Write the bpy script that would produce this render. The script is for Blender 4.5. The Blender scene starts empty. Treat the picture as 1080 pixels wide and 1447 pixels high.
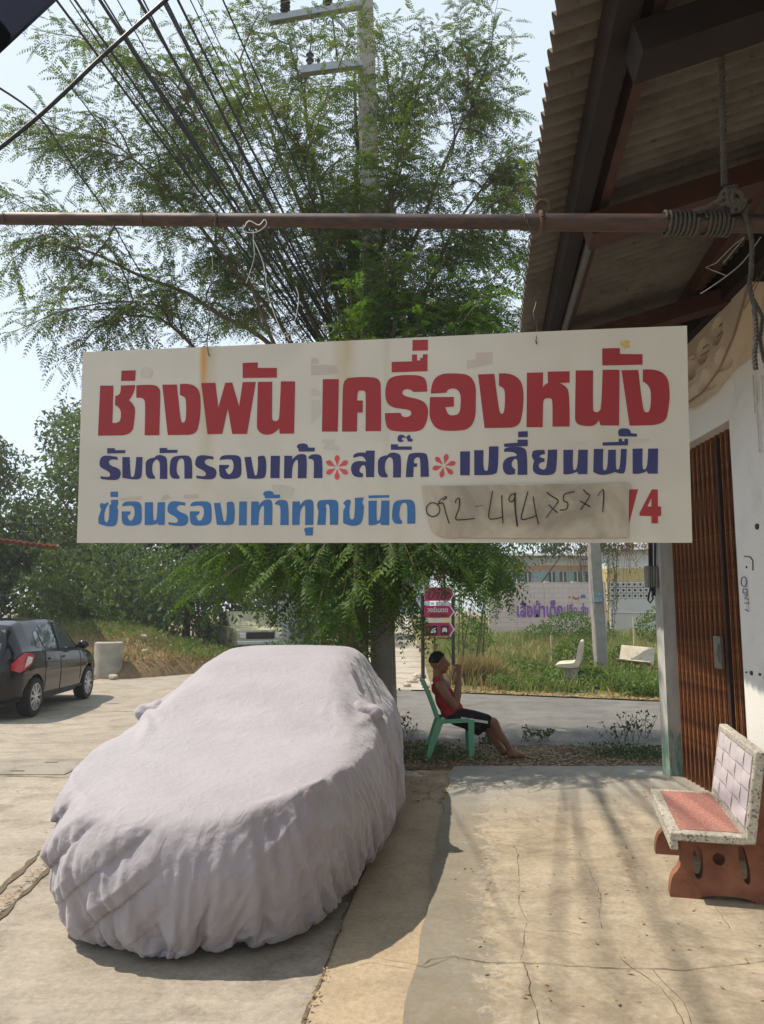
import bpy, math, random
import numpy as np
from math import sin, cos, pi, sqrt, radians as R, atan2
from mathutils import Vector as V, Matrix, noise
from mathutils.geometry import tessellate_polygon

random.seed(7)
rng = np.random.default_rng(7)
scene = bpy.context.scene
col = scene.collection

# ---------------------------------------------------------------- camera
CAM_H, PITCH, YAW, F = 1.65, R(7.2), R(1.056), 1085.0
cam_data = bpy.data.cameras.new('camera')
cam_data.sensor_fit = 'VERTICAL'
cam_data.sensor_height = 36.0
cam_data.lens = 36.0 * F / 1447.0
cam_data.clip_start = 0.05
cam_data.clip_end = 2000
cam = bpy.data.objects.new('camera', cam_data)
cam.location = (0, 0, CAM_H)
cam.rotation_euler = (pi / 2 + PITCH, 0, YAW)
col.objects.link(cam)
scene.camera = cam

# ---------------------------------------------------------------- light
SUN = V((-0.60, 0.09, 1.0)).normalized()          # towards the sun
SUN_EL = math.asin(SUN.z)
world = bpy.data.worlds.new('World')
scene.world = world
world.use_nodes = True
wn = world.node_tree
bg = wn.nodes['Background']
sky = wn.nodes.new('ShaderNodeTexSky')
sky.sky_type = 'NISHITA'
sky.sun_disc = False
sky.sun_elevation = SUN_EL
sky.sun_rotation = math.atan2(SUN.x, SUN.y)
sky.air_density = 1.0
sky.dust_density = 1.0
sky.ozone_density = 1.2
# thin milky haze over the whole sky
hz = wn.nodes.new('ShaderNodeMix'); hz.data_type = 'RGBA'
hz.inputs[0].default_value = 0.6
hz.inputs[7].default_value = (8.0, 8.8, 9.4, 1)
wn.links.new(sky.outputs[0], hz.inputs[6]); wn.links.new(hz.outputs[2], bg.inputs[0])
bg.inputs[1].default_value = 0.12
sun_data = bpy.data.lights.new('sun', 'SUN')
sun_data.energy = 5.0
sun_data.angle = R(0.6)
sun_data.color = (1.0, 0.90, 0.76)
sun = bpy.data.objects.new('sun', sun_data)
sun.rotation_euler = SUN.to_track_quat('Z', 'Y').to_euler()
sun.location = (-20, -16, 30)
col.objects.link(sun)
scene.view_settings.view_transform = 'Standard'
scene.view_settings.look = 'None'
scene.view_settings.exposure = 0.28
scene.view_settings.gamma = 1.0
scene.view_settings.use_curve_mapping = False

# ---------------------------------------------------------------- picture -> place
_f = V((-sin(YAW) * cos(PITCH), cos(YAW) * cos(PITCH), sin(PITCH)))
_r = V((cos(YAW), sin(YAW), 0))
_u = _r.cross(_f)
CAM = V((0, 0, CAM_H))
def ray(px, py):
    return _f * F + _r * (px - 540.0) + _u * (723.5 - py)
def G(px, py, z=0.0):
    d = ray(px, py); return CAM + d * ((z - CAM_H) / d.z)
def P(px, py, Y):
    d = ray(px, py); return CAM + d * (Y / d.y)
def onplane(px, py, p0, n):
    d = ray(px, py); return CAM + d * ((p0 - CAM).dot(n) / d.dot(n))

# ---------------------------------------------------------------- materials
def lin(c):
    return tuple(((v / 12.92) if v <= 0.04045 else ((v + 0.055) / 1.055) ** 2.4) for v in c)
def hexc(h):
    return lin(tuple(int(h[i:i + 2], 16) / 255 for i in (0, 2, 4)))
class NT:
    """small helper for node trees"""
    def __init__(s, name, rough=0.8, spec=0.3, metal=0.0):
        s.m = bpy.data.materials.new(name); s.m.use_nodes = True
        s.t = s.m.node_tree; s.b = s.t.nodes['Principled BSDF']
        s.b.inputs['Roughness'].default_value = rough
        s.b.inputs['Specular IOR Level'].default_value = spec
        s.b.inputs['Metallic'].default_value = metal
        s.co = s.t.nodes.new('ShaderNodeTexCoord').outputs['Object']
    def N(s, kind, **kw):
        n = s.t.nodes.new(kind)
        for k, v in kw.items():
            if k in n.inputs.keys() if hasattr(n.inputs, 'keys') else False: n.inputs[k].default_value = v
            else: setattr(n, k, v)
        return n
    def L(s, a, b): s.t.links.new(a, b)
    def mapping(s, scale=(1, 1, 1), loc=(0, 0, 0), rot=(0, 0, 0), vec=None):
        n = s.t.nodes.new('ShaderNodeMapping'); s.L(vec or s.co, n.inputs[0])
        n.inputs['Scale'].default_value = scale; n.inputs['Location'].default_value = loc; n.inputs['Rotation'].default_value = rot
        return n.outputs[0]
    def noise(s, scale=5, detail=6, rough=0.6, vec=None, dist=0.0):
        n = s.t.nodes.new('ShaderNodeTexNoise'); s.L(vec or s.co, n.inputs['Vector'])
        n.inputs['Scale'].default_value = scale; n.inputs['Detail'].default_value = detail
        n.inputs['Roughness'].default_value = rough; n.inputs['Distortion'].default_value = dist
        return n.outputs['Fac']
    def vor(s, scale=5, feature='DISTANCE_TO_EDGE', vec=None):
        n = s.t.nodes.new('ShaderNodeTexVoronoi'); n.feature = 'F1' if feature == 'COLOR' else feature; s.L(vec or s.co, n.inputs['Vector'])
        n.inputs['Scale'].default_value = scale
        return n.outputs['Distance'] if feature != 'COLOR' else n.outputs['Color']
    def ramp(s, fac, stops):
        n = s.t.nodes.new('ShaderNodeValToRGB'); s.L(fac, n.inputs[0]); e = n.color_ramp.elements
        while len(e) < len(stops): e.new(0.5)
        for el, (p, c) in zip(e, stops):
            el.position = p
            if isinstance(c, (int, float)): c = (c, c, c)
            el.color = (c[0], c[1], c[2], 1)
        return n.outputs[0]
    def mix(s, fac, a, b, mode='MIX'):
        n = s.t.nodes.new('ShaderNodeMix'); n.data_type = 'RGBA'; n.blend_type = mode
        for sock, v in ((n.inputs[0], fac), (n.inputs[6], a), (n.inputs[7], b)):
            if isinstance(v, bpy.types.NodeSocket): s.L(v, sock)
            elif isinstance(v, (int, float)): sock.default_value = v if sock == n.inputs[0] else (v, v, v, 1)
            else: sock.default_value = (v[0], v[1], v[2], 1)
        return n.outputs[2]
    def math(s, op, a, b=0.0, clamp=False):
        n = s.t.nodes.new('ShaderNodeMath'); n.operation = op; n.use_clamp = clamp
        for sock, v in ((n.inputs[0], a), (n.inputs[1], b)):
            if isinstance(v, bpy.types.NodeSocket): s.L(v, sock)
            else: sock.default_value = v
        return n.outputs[0]
    def sep(s, vec=None):
        n = s.t.nodes.new('ShaderNodeSeparateXYZ'); s.L(vec or s.co, n.inputs[0]); return n.outputs
    def color(s, c):
        if isinstance(c, bpy.types.NodeSocket): s.L(c, s.b.inputs['Base Color'])
        else: s.b.inputs['Base Color'].default_value = (c[0], c[1], c[2], 1)
    def rough(s, c): s.L(c, s.b.inputs['Roughness'])
    def bump(s, h, strength=0.3, dist=0.01, prev=None):
        n = s.t.nodes.new('ShaderNodeBump'); s.L(h, n.inputs['Height'])
        n.inputs['Strength'].default_value = strength; n.inputs['Distance'].default_value = dist
        if prev: s.L(prev, n.inputs['Normal'])
        s.L(n.outputs[0], s.b.inputs['Normal']); return n.outputs[0]

def simple(name, c, rough=0.7, spec=0.3, metal=0.0, var=0.25, scale=8, bump=0.0, bscale=60):
    s = NT(name, rough, spec, metal)
    n = s.noise(scale, 6, 0.65)
    f = s.ramp(n, [(0.25, 1 - var), (0.75, 1 + var)])
    s.color(s.mix(1.0, tuple(c), f, 'MULTIPLY'))
    if bump: s.bump(s.noise(bscale, 6, 0.7), bump, 0.01)
    return s.m

def leafmat(name, cols, trans=0.35, rough=0.55, scale=1.3):
    """leaf colours vary clump by clump; some light passes through"""
    s = NT(name, rough, 0.25)
    a = s.noise(scale, 3, 0.6); b = s.noise(scale * 9, 2, 0.5)
    m = s.math('ADD', s.math('MULTIPLY', a, 0.6), s.math('MULTIPLY', b, 0.4))
    st = [(0.3 + 0.4 * i / (len(cols) - 1), c) for i, c in enumerate(cols)]
    c = s.ramp(m, st); s.color(c)
    tr = s.t.nodes.new('ShaderNodeBsdfTranslucent'); ms = s.t.nodes.new('ShaderNodeMixShader')
    s.L(s.mix(1.0, c, (1.5, 1.6, 0.7), 'MULTIPLY'), tr.inputs[0])
    ms.inputs[0].default_value = trans
    s.L(s.b.outputs[0], ms.inputs[1]); s.L(tr.outputs[0], ms.inputs[2])
    s.L(ms.outputs[0], s.t.nodes['Material Output'].inputs[0])
    return s.m

# ---------------------------------------------------------------- mesh builder
def world_off(o):
    p = V((0, 0, 0))
    while o is not None: p += o.location; o = o.parent
    return p
class MB:
    def __init__(s): s.v = []; s.f = []; s.mi = []; s.cur = 0
    def face(s, pts):
        n = len(s.v); s.v += [tuple(p) for p in pts]; s.f.append(tuple(range(n, n + len(pts)))); s.mi.append(s.cur); return s
    def add(s, vs, fs):
        n = len(s.v); s.v += [tuple(p) for p in vs]; s.f += [tuple(i + n for i in f) for f in fs]; s.mi += [s.cur] * len(fs); return s
    def box(s, x0, x1, y0, y1, z0, z1, M=None):
        vs = [V((x, y, z)) for z in (z0, z1) for y in (y0, y1) for x in (x0, x1)]
        if M is not None: vs = [M @ v for v in vs]
        return s.add(vs, [(0, 2, 3, 1), (4, 5, 7, 6), (0, 1, 5, 4), (2, 6, 7, 3), (0, 4, 6, 2), (1, 3, 7, 5)])
    def beam(s, a, b, w, h, up=V((0, 0, 1))):
        a, b = V(a), V(b); d = (b - a).normalized(); sd = d.cross(up)
        if sd.length < 1e-4: sd = V((1, 0, 0))
        sd.normalize(); u = sd.cross(d)
        vs = [p + sd * (w / 2 * i) + u * (h / 2 * j) for p in (a, b) for i, j in ((-1, -1), (1, -1), (1, 1), (-1, 1))]
        return s.add(vs, [(0, 3, 2, 1), (4, 5, 6, 7), (0, 1, 5, 4), (1, 2, 6, 5), (2, 3, 7, 6), (3, 0, 4, 7)])
    def tube(s, pts, r, n=8, cap=True):
        pts = [V(p) for p in pts]; m = len(pts)
        rr = r if isinstance(r, (list, tuple)) else [r] * m
        t0 = (pts[1] - pts[0]).normalized(); a = t0.orthogonal().normalized()
        base = len(s.v)
        for i, p in enumerate(pts):
            t = (pts[min(i + 1, m - 1)] - pts[max(i - 1, 0)])
            t = t.normalized() if t.length > 1e-9 else t0
            a = (a - t * a.dot(t)); a = a.normalized() if a.length > 1e-6 else t.orthogonal().normalized()
            b = t.cross(a)
            for k in range(n):
                an = 2 * pi * k / n; s.v.append(tuple(p + (a * cos(an) + b * sin(an)) * rr[i]))
        for i in range(m - 1):
            for k in range(n):
                k2 = (k + 1) % n
                s.f.append((base + i * n + k, base + i * n + k2, base + (i + 1) * n + k2, base + (i + 1) * n + k)); s.mi.append(s.cur)
        if cap:
            s.f.append(tuple(base + k for k in reversed(range(n)))); s.f.append(tuple(base + (m - 1) * n + k for k in range(n))); s.mi += [s.cur] * 2
        return s
    def prism(s, poly, a, b=None, depth=None):
        """poly: list of 3D points (front face); extruded by vector a"""
        poly = [V(p) for p in poly]; n = len(poly); a = V(a)
        base = len(s.v); s.v += [tuple(p) for p in poly] + [tuple(p + a) for p in poly]
        for t in tessellate_polygon([poly]):
            s.f.append(tuple(base + i for i in t)); s.f.append(tuple(base + n + i for i in reversed(t))); s.mi += [s.cur] * 2
        for i in range(n):
            j = (i + 1) % n; s.f.append((base + i, base + j, base + n + j, base + n + i)); s.mi.append(s.cur)
        return s
    def grid(s, P2, close_u=False):
        """P2[i][j] -> points"""
        base = len(s.v); m, n = len(P2), len(P2[0])
        for row in P2: s.v += [tuple(p) for p in row]
        for i in range(m - 1):
            for j in range(n - (0 if close_u else 1)):
                j2 = (j + 1) % n
                s.f.append((base + i * n + j, base + i * n + j2, base + (i + 1) * n + j2, base + (i + 1) * n + j)); s.mi.append(s.cur)
        return s
    def sphere(s, c, r, n=10, m=8, sc=(1, 1, 1)):
        c = V(c)
        rows = [[c + V((r * sc[0] * sin(pi * i / m) * cos(2 * pi * k / n), r * sc[1] * sin(pi * i / m) * sin(2 * pi * k / n), r * sc[2] * cos(pi * i / m))) for k in range(n)] for i in range(m + 1)]
        return s.grid(rows[::-1], True)
    def build(s, name, mat, parent=None, smooth=False, local=False, sharp=None, fix=True):
        me = bpy.data.meshes.new(name)
        vs = s.v; off = V((0, 0, 0))
        if parent is not None and not local: off = world_off(parent)
        elif parent is None and not local:
            a = np.array(vs); off = V(((a[:, 0].min() + a[:, 0].max()) / 2, (a[:, 1].min() + a[:, 1].max()) / 2, a[:, 2].min()))
        arr = np.array(vs) - np.array(off)
        me.from_pydata(arr.tolist(), [], s.f)
        for m in (mat if isinstance(mat, (list, tuple)) else [mat]): me.materials.append(m)
        if isinstance(mat, (list, tuple)): me.polygons.foreach_set('material_index', s.mi)
        if fix:
            import bmesh
            bm = bmesh.new(); bm.from_mesh(me); bmesh.ops.recalc_face_normals(bm, faces=bm.faces); bm.to_mesh(me); bm.free()
        if smooth:
            me.polygons.foreach_set('use_smooth', [True] * len(me.polygons))
            if sharp: me.set_sharp_from_angle(angle=R(sharp))
        me.update()
        o = bpy.data.objects.new(name, me); col.objects.link(o)
        if parent is not None: o.parent = parent
        else: o.location = off
        return o

def np_mesh(name, verts, quads, mat, parent=None, off=None):
    """fast mesh of quads from arrays, for foliage"""
    verts = np.asarray(verts, dtype=np.float32).reshape(-1, 3); quads = np.asarray(quads, dtype=np.int32).reshape(-1, 4)
    if off is None: off = world_off(parent) if parent is not None else V((float(verts[:, 0].mean()), float(verts[:, 1].mean()), float(verts[:, 2].min())))
    verts = verts - np.array(off, dtype=np.float32)
    me = bpy.data.meshes.new(name)
    me.vertices.add(len(verts)); me.vertices.foreach_set('co', verts.ravel())
    me.loops.add(quads.size); me.loops.foreach_set('vertex_index', quads.ravel())
    me.polygons.add(len(quads)); me.polygons.foreach_set('loop_start', np.arange(0, quads.size, 4, dtype=np.int32))
    me.polygons.foreach_set('loop_total', np.full(len(quads), 4, dtype=np.int32))
    me.materials.append(mat); me.update(calc_edges=True)
    o = bpy.data.objects.new(name, me); col.objects.link(o)
    if parent is not None: o.parent = parent
    else: o.location = off
    return o

def tag(o, label=None, cat=None, group=None, kind=None):
    if label: o['label'] = label
    if cat: o['category'] = cat
    if group: o['group'] = group
    if kind: o['kind'] = kind
    return o
def thing(name, loc, label, cat, group=None, rz=0.0):
    o = bpy.data.objects.new(name, None); o.empty_display_size = 0.1
    o.location = loc; o.rotation_euler = (0, 0, rz); col.objects.link(o)
    return tag(o, label, cat, group)
def kids(o, pool=None): return [c for c in bpy.data.objects if c.parent == o]
def copy_tree(o, parent=None):
    ch = kids(o); c = o.copy(); col.objects.link(c); c.parent = parent
    for k in ch: copy_tree(k, c)
    return c
def chaikin(pts, it=2):
    """pts: (x, y) corner or (x, y, 1) smooth"""
    for _ in range(it):
        out = []; n = len(pts)
        for i, p in enumerate(pts):
            if len(p) == 2: out.append(p); continue
            a, b = pts[i - 1], pts[(i + 1) % n]
            ka = 0.25 if len(a) == 3 else 0.5; kb = 0.25 if len(b) == 3 else 0.5
            out.append((p[0] + (a[0] - p[0]) * ka, p[1] + (a[1] - p[1]) * ka, 1))
            out.append((p[0] * 1.0, p[1] * 1.0, 1) if False else (p[0] + (b[0] - p[0]) * kb, p[1] + (b[1] - p[1]) * kb, 1))
        pts = out
    return pts
def bez(a, b, c, d, n=12):
    a, b, c, d = V(a), V(b), V(c), V(d); out = []
    for i in range(n + 1):
        t = i / n; u = 1 - t
        out.append(a * u ** 3 + b * 3 * u * u * t + c * 3 * u * t * t + d * t ** 3)
    return out
def spline(pts, n=6):
    """Catmull-Rom through points"""
    pts = [V(p) for p in pts]; out = []
    for i in range(len(pts) - 1):
        p0 = pts[max(i - 1, 0)]; p1 = pts[i]; p2 = pts[i + 1]; p3 = pts[min(i + 2, len(pts) - 1)]
        for k in range(n):
            t = k / n
            out.append(0.5 * ((2 * p1) + (p2 - p0) * t + (2 * p0 - 5 * p1 + 4 * p2 - p3) * t * t + (3 * p1 - p0 - 3 * p2 + p3) * t ** 3))
    out.append(pts[-1]); return out
# ================================================================ SETTING
def wnt(name, rough=0.9, spec=0.2):
    s = NT(name, rough, spec)
    s.co = s.t.nodes.new('ShaderNodeNewGeometry').outputs['Position']
    return s
def concrete(name, base, dark, light, grain=(0.85, 1.12), stain=None, streak=0.5, b=0.35):
    s = wnt(name)
    big = s.noise(0.55, 5, 0.6, dist=0.6); med = s.noise(2.6, 7, 0.65, dist=0.4); fine = s.noise(34, 5, 0.7); speck = s.noise(160, 2, 0.6)
    c = s.mix(s.ramp(big, [(0.35, 0), (0.68, 1)]), base, light)
    c = s.mix(s.math('MULTIPLY', s.ramp(med, [(0.46, 0), (0.68, 1)]), 0.85), c, dark)
    st = s.noise(1.5, 8, 0.7, vec=s.mapping((0.5, 5.0, 1)))       # long trowel marks
    c = s.mix(streak, c, s.mix(1.0, c, s.ramp(st, [(0.3, 0.8), (0.7, 1.12)]), 'MULTIPLY'))
    c = s.mix(1.0, c, s.ramp(fine, [(0.3, grain[0] - 0.07), (0.7, grain[1] + 0.05)]), 'MULTIPLY')
    c = s.mix(1.0, c, s.ramp(speck, [(0.28, 0.72), (0.4, 1.0), (0.66, 1.0), (0.76, 1.15)]), 'MULTIPLY')
    if stain: c = stain(s, c)
    s.color(c)
    h = s.math('ADD', s.math('MULTIPLY', fine, 0.6), s.math('MULTIPLY', s.noise(120, 4, 0.8), 0.5))
    s.bump(h, b, 0.006)
    return s.m
CON = (0.32, 0.27, 0.205); CON_D = (0.20, 0.17, 0.13); CON_L = (0.40, 0.35, 0.275)
M_road = concrete('road_concrete', (0.285, 0.25, 0.20), (0.20, 0.175, 0.14), (0.34, 0.30, 0.245), streak=0.8)
def padstain(s, c):
    x, y, z = s.sep()
    # mouldy grey strip along the edge next to the drive
    xe = s.math('SUBTRACT', x, s.math('ADD', s.math('MULTIPLY', y, 0.11), -0.2))
    n = s.noise(4.5, 9, 0.75); n2 = s.noise(16, 6, 0.8)
    e = s.math('SUBTRACT', 0.26, s.math('ADD', xe, s.math('MULTIPLY', s.math('SUBTRACT', n, 0.5), 0.5)))
    m = s.ramp(s.math('ADD', e, s.math('MULTIPLY', s.math('SUBTRACT', n2, 0.5), 0.9)), [(0.0, 0), (0.12, 1)])
    c = s.mix(s.math('MULTIPLY', m, 0.62), c, (0.13, 0.125, 0.105))
    # greyer slab far end, damp mark by the doorway
    far = s.ramp(s.math('ADD', s.math('MULTIPLY', y, 0.1), s.math('MULTIPLY', n, 0.22)), [(0.72, 0), (0.86, 1)])
    c = s.mix(s.math('MULTIPLY', far, 0.7), c, (0.25, 0.25, 0.235))
    w = s.noise(0.9, 6, 0.6, vec=s.mapping((1.2, 1.2, 1), (3.1, 7.7, 0)), dist=1.0)
    c = s.mix(s.math('MULTIPLY', s.ramp(w, [(0.5, 0), (0.53, 1), (0.58, 0.2), (0.8, 0.3)]), 0.35), c, (0.16, 0.12, 0.075))
    return c
M_pad = concrete('pad_concrete', (0.315, 0.262, 0.19), (0.215, 0.18, 0.13), (0.395, 0.34, 0.255), stain=padstain, streak=0.5)
M_apron = concrete('apron_concrete', (0.33, 0.26, 0.175), (0.26, 0.205, 0.14), (0.385, 0.31, 0.215), streak=0.3)
M_asph = concrete('asphalt', (0.135, 0.13, 0.12), (0.095, 0.09, 0.083), (0.18, 0.172, 0.158), streak=0.5, b=0.6)
M_lane = concrete('lane_concrete', (0.36, 0.32, 0.26), (0.27, 0.24, 0.19), (0.42, 0.38, 0.31), streak=0.9)
def soilmat(name, a, b, c3):
    s = wnt(name, 1.0, 0.1)
    n = s.noise(1.2, 8, 0.7); n2 = s.noise(14, 8, 0.8)
    c = s.mix(s.ramp(n, [(0.38, 0), (0.62, 1)]), a, b); c = s.mix(s.ramp(n2, [(0.45, 0), (0.7, 1)]), c, c3)
    s.color(c); s.bump(s.noise(25, 8, 0.8), 0.8, 0.03); return s.m
M_soil = soilmat('soil', (0.16, 0.12, 0.07), (0.24, 0.18, 0.11), (0.09, 0.08, 0.04))
M_dirt = soilmat('dirt', (0.13, 0.095, 0.065), (0.20, 0.145, 0.095), (0.07, 0.052, 0.035))
M_verge = soilmat('verge_soil', (0.10, 0.10, 0.04), (0.22, 0.17, 0.09), (0.06, 0.08, 0.02))

def sheet(name, pts, z, mat):
    mb = MB(); mb.face([(x, y, z) for x, y in pts])
    return tag(mb.build(name, mat), kind='structure')
def raggedline(pts, step=0.15, amp=0.02, seed=0):
    out = []
    for a, b in zip(pts[:-1], pts[1:]):
        a = V((a[0], a[1], 0)); b = V((b[0], b[1], 0)); n = max(1, int((b - a).length / step))
        for i in range(n):
            p = a + (b - a) * (i / n); out.append((p.x + amp * 2 * noise.noise(p * 3 + V((seed, 0, 0))), p.y + amp * 2 * noise.noise(p * 3 + V((0, seed + 9, 0)))))
    out.append(pts[-1]); return out
def ngon_sheet(name, pts, z, mat, thick=0.0):
    mb = MB(); p3 = [V((x, y, z)) for x, y in pts]
    if thick: mb.prism(p3, (0, 0, -thick))
    else:
        mb.v = [tuple(p) for p in p3]; mb.f = [tuple(t) for t in tessellate_polygon([p3])]; mb.mi = [0] * len(mb.f)
    o = mb.build(name, mat)
    if not thick:
        for p in o.data.polygons:
            if p.normal.z < 0: o.data.flip_normals(); break
    return tag(o, kind='structure')

# the ground: one sheet to the horizon
gm = MB(); N_ = 40
gm.face([(-700, -300, -0.03), (700, -300, -0.03), (700, 900, -0.03), (-700, 900, -0.03)])
tag(gm.build('ground', M_soil), kind='structure')
# main road of concrete slabs, gutters either side of the parked car
gutL = [(-2.16, 3.0), (-2.38, 5.0), (-2.95, 9.5), (-4.4, 20.0)]
sheet('road', [(-13, -6), (0.3, -6), (0.3, 17), (-0.6, 24), (-6.2, 24), (-7.2, 18), (-13, 17)], -0.012, M_road)
# cross road
ngon_sheet('cross_road', raggedline([(-0.9, 9.95), (0.6, 9.8), (3.1, 9.4), (22, 8.0)], 0.3, 0.05, 1) + raggedline([(22, 9.9), (4.7, 14.35), (0.1, 16.1), (-0.9, 16.4)], 0.3, 0.06, 2), -0.008, M_asph)
# pad in front of the shop, apron between pad and road, dirt strip at the far end
padleft = raggedline([(-0.28, -3), (0.02, 3.3), (0.15, 4.35), (0.52, 7.8), (0.59, 8.3)], 0.12, 0.012, 3)
ngon_sheet('sidewalk', padleft + raggedline([(0.59, 8.32), (2.74, 8.36), (3.5, 8.37)], 0.1, 0.02, 4) + [(3.5, -3)], 0.02, M_pad, 0.06)
ngon_sheet('parking_apron', [(-0.62, -3), (-0.37, 3.3), (-0.32, 4.0), (0.05, 7.6), (0.2, 8.2)] + [(p[0] + 0.02, p[1]) for p in padleft[::-1]], -0.002, M_apron)
ngon_sheet('dirt_strip', raggedline([(-0.9, 8.25), (0.59, 8.25), (2.9, 8.3), (9, 8.2)], 0.25, 0.06, 5) + raggedline([(9, 9.2), (3.2, 9.5), (0.6, 9.95), (-0.9, 10.05)], 0.25, 0.1, 6), 0.004, M_dirt)
# road joints and the gutter line full of leaves
M_crack = simple('crack_dark', (0.12, 0.09, 0.06), 1, 0.1)
M_joint = simple('joint_dark', (0.12, 0.095, 0.065), 1, 0.1, var=0.4, scale=30)
def ribbon(mb, pts, w, z, seed=0, jag=0.012, step=0.05, vary=0.6):
    pts = [V((p[0], p[1], 0)) for p in pts]; dense = []
    for a, b in zip(pts[:-1], pts[1:]):
        n = max(1, int((b - a).length / step))
        for i in range(n):
            dense.append(a + (b - a) * (i / n))
    dense.append(pts[-1]); rows = []
    for i, p in enumerate(dense):
        d = (dense[min(i + 1, len(dense) - 1)] - dense[max(i - 1, 0)]).normalized(); n = V((-d.y, d.x, 0))
        j = noise.noise(p * 4 + V((seed, 3, 0))) * jag * 2.5 + noise.noise(p * 17 + V((seed, 1, 0))) * jag
        ww = w * (1 + vary * 2 * noise.noise(p * 9 + V((7, seed, 0))))
        c = p + n * j + V((0, 0, z)); rows.append([c - n * ww / 2, c + n * ww / 2])
    mb.grid(rows)
def g2(*pp): return [tuple(G(x, y)[:2]) for x, y in pp]
mb = MB()
ribbon(mb, [(-2.0, 1.5)] + gutL, 0.035, -0.005, 1, 0.008)
ribbon(mb, [(-1.83, 1.5), (-2.22, 5.0), (-2.8, 9.5), (-4.2, 20)], 0.03, -0.005, 2, 0.008)
for yy in (1.2, 7.75, 12.6, 18.2):
    ribbon(mb, [(-12.5, yy + 1.0), (-2.2 - 0.1 * yy, yy + 0.05)], 0.02, -0.005, yy, 0.004)
ribbon(mb, [(-5.6, 3), (-6.5, 9), (-7.4, 17)], 0.018, -0.005, 5, 0.01)
ribbon(mb, [(-0.62, 0), (-0.37, 3.3), (-0.32, 4.0), (0.0, 7.4)], 0.012, 0.001, 6, 0.008)
tag(mb.build('road_joints', M_joint), kind='structure')
mb = MB()
for pl, w, sd in (([(583, 1368), (600, 1372), (640, 1358), (690, 1368), (735, 1366), (800, 1372), (880, 1376), (960, 1378), (1020, 1372), (1085, 1365)], 0.008, 1),
                  ([(600, 1372), (607, 1362), (645, 1356), (652, 1362)], 0.004, 2),
                  ([(737, 1366), (748, 1390), (754, 1420), (762, 1460)], 0.007, 3),
                  ([(728, 1200), (735, 1250), (733, 1280), (745, 1310), (768, 1322), (800, 1322), (822, 1327)], 0.0045, 4),
                  ([(745, 1310), (740, 1345), (737, 1366)], 0.003, 5),
                  ([(868, 1350), (890, 1372), (930, 1400), (950, 1420), (975, 1470)], 0.006, 6),
                  ([(925, 1378), (945, 1400), (965, 1425), (985, 1470)], 0.004, 7),
                  ([(820, 1210), (845, 1255), (852, 1320)], 0.003, 8),
                  ([(1010, 1285), (1020, 1300), (1032, 1318)], 0.004, 9),
                  ([(470, 1372), (520, 1360), (560, 1366), (583, 1368)], 0.005, 10)):
    ribbon(mb, g2(*pl), w * 0.5, 0.0235, sd, 0.009, 0.03, 0.9)
tag(mb.build('sidewalk_cracks', M_crack), kind='structure')
# service hatch of the road, set flush
mh = thing('service_hatch', (-3.9, 8.25, -0.008), 'rectangular concrete drain hatch set flush in the left road', 'hatch')
hm = MB(); hm.box(-4.6, -3.35, 7.95, 8.75, -0.03, -0.003); hm.build('cover_slab', concrete('hatch_concrete', (0.24, 0.22, 0.185), (0.17, 0.15, 0.12), (0.3, 0.27, 0.22)), mh)
for a in ((-3.9, 8.1), (-3.75, 8.55)):
    s_ = MB(); s_.box(a[0] - 0.07, a[0] + 0.07, a[1] - 0.012, a[1] + 0.012, -0.002, 0.001); s_.build('lifting_slot', M_crack, mh)

# verge behind the cross road, rising to the wall; lane going away uphill
def vz(x, y): return max(0, (y - 17.0)) * 0.042 + 0.05 * noise.noise(V((x * 0.6, y * 0.6, 0))) * min(1, max(0, (y - 16)))
rows = []
for i in range(40):
    t = i / 39; row = []
    for j in range(50):
        s = j / 49; x = 0.75 + s * 22; y0 = 16.0 - (x - 0.1) * 0.38; y = y0 + t * (46 - y0)
        row.append((x, y, -0.03 + vz(x, y) + 0.045))
    rows.append(row)
mb = MB(); mb.grid(rows); tag(mb.build('verge', M_verge, smooth=True), kind='structure')
lane_z = lambda y: max(0, y - 20) * 0.022
mb = MB(); mb.grid([[(-1.6 if y < 20 else -1.9, y, -0.004 + lane_z(y)), (0.72 + (y - 16) * 0.028, y, -0.004 + lane_z(y))] for y in (16.2, 20, 30, 45, 70, 110)])
tag(mb.build('lane', M_lane), kind='structure')
mb = MB()
for k in range(16):
    y = 17.5 + k * 1.25 * (1 + k * 0.05); mb.face([(-1.8, y, 0.002 + lane_z(y)), (0.7 + (y - 16) * 0.028, y, 0.002 + lane_z(y)), (0.7 + (y - 16) * 0.028, y + 0.03 + k * 0.004, 0.002 + lane_z(y)), (-1.8, y + 0.03 + k * 0.004, 0.002 + lane_z(y))])
tag(mb.build('lane_joints', M_joint, fix=False), kind='structure')
# mound at the left under the trees
def mz(x, y):
    u = (x + 8.2 + (y - 20) * 0.25) / 3.2; v = (y - 23) / 4.6
    return 1.15 * math.exp(-(u * u + v * v)) + 0.16 * noise.noise(V((x * 0.8, y * 0.8, 3))) + 0.06 * noise.noise(V((x * 3, y * 3, 3)))
rows = []
for i in range(50):
    row = []
    for j in range(60):
        x = -22 + j * 21.2 / 59; y0 = 18.6 - (x + 7) * 0.0 + max(0, (x + 6.4)) * 1.35; y = y0 + (40 - y0) * (i / 49) ** 1.4
        row.append((x, y, -0.025 + max(0.0, mz(x, y)) * min(1, i / 5)))
    rows.append(row)
M_mound = soilmat('mound_soil', (0.17, 0.115, 0.06), (0.24, 0.17, 0.095), (0.10, 0.085, 0.035))
mb = MB(); mb.grid(rows); tag(mb.build('mound', M_mound, smooth=True), kind='structure')

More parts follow.
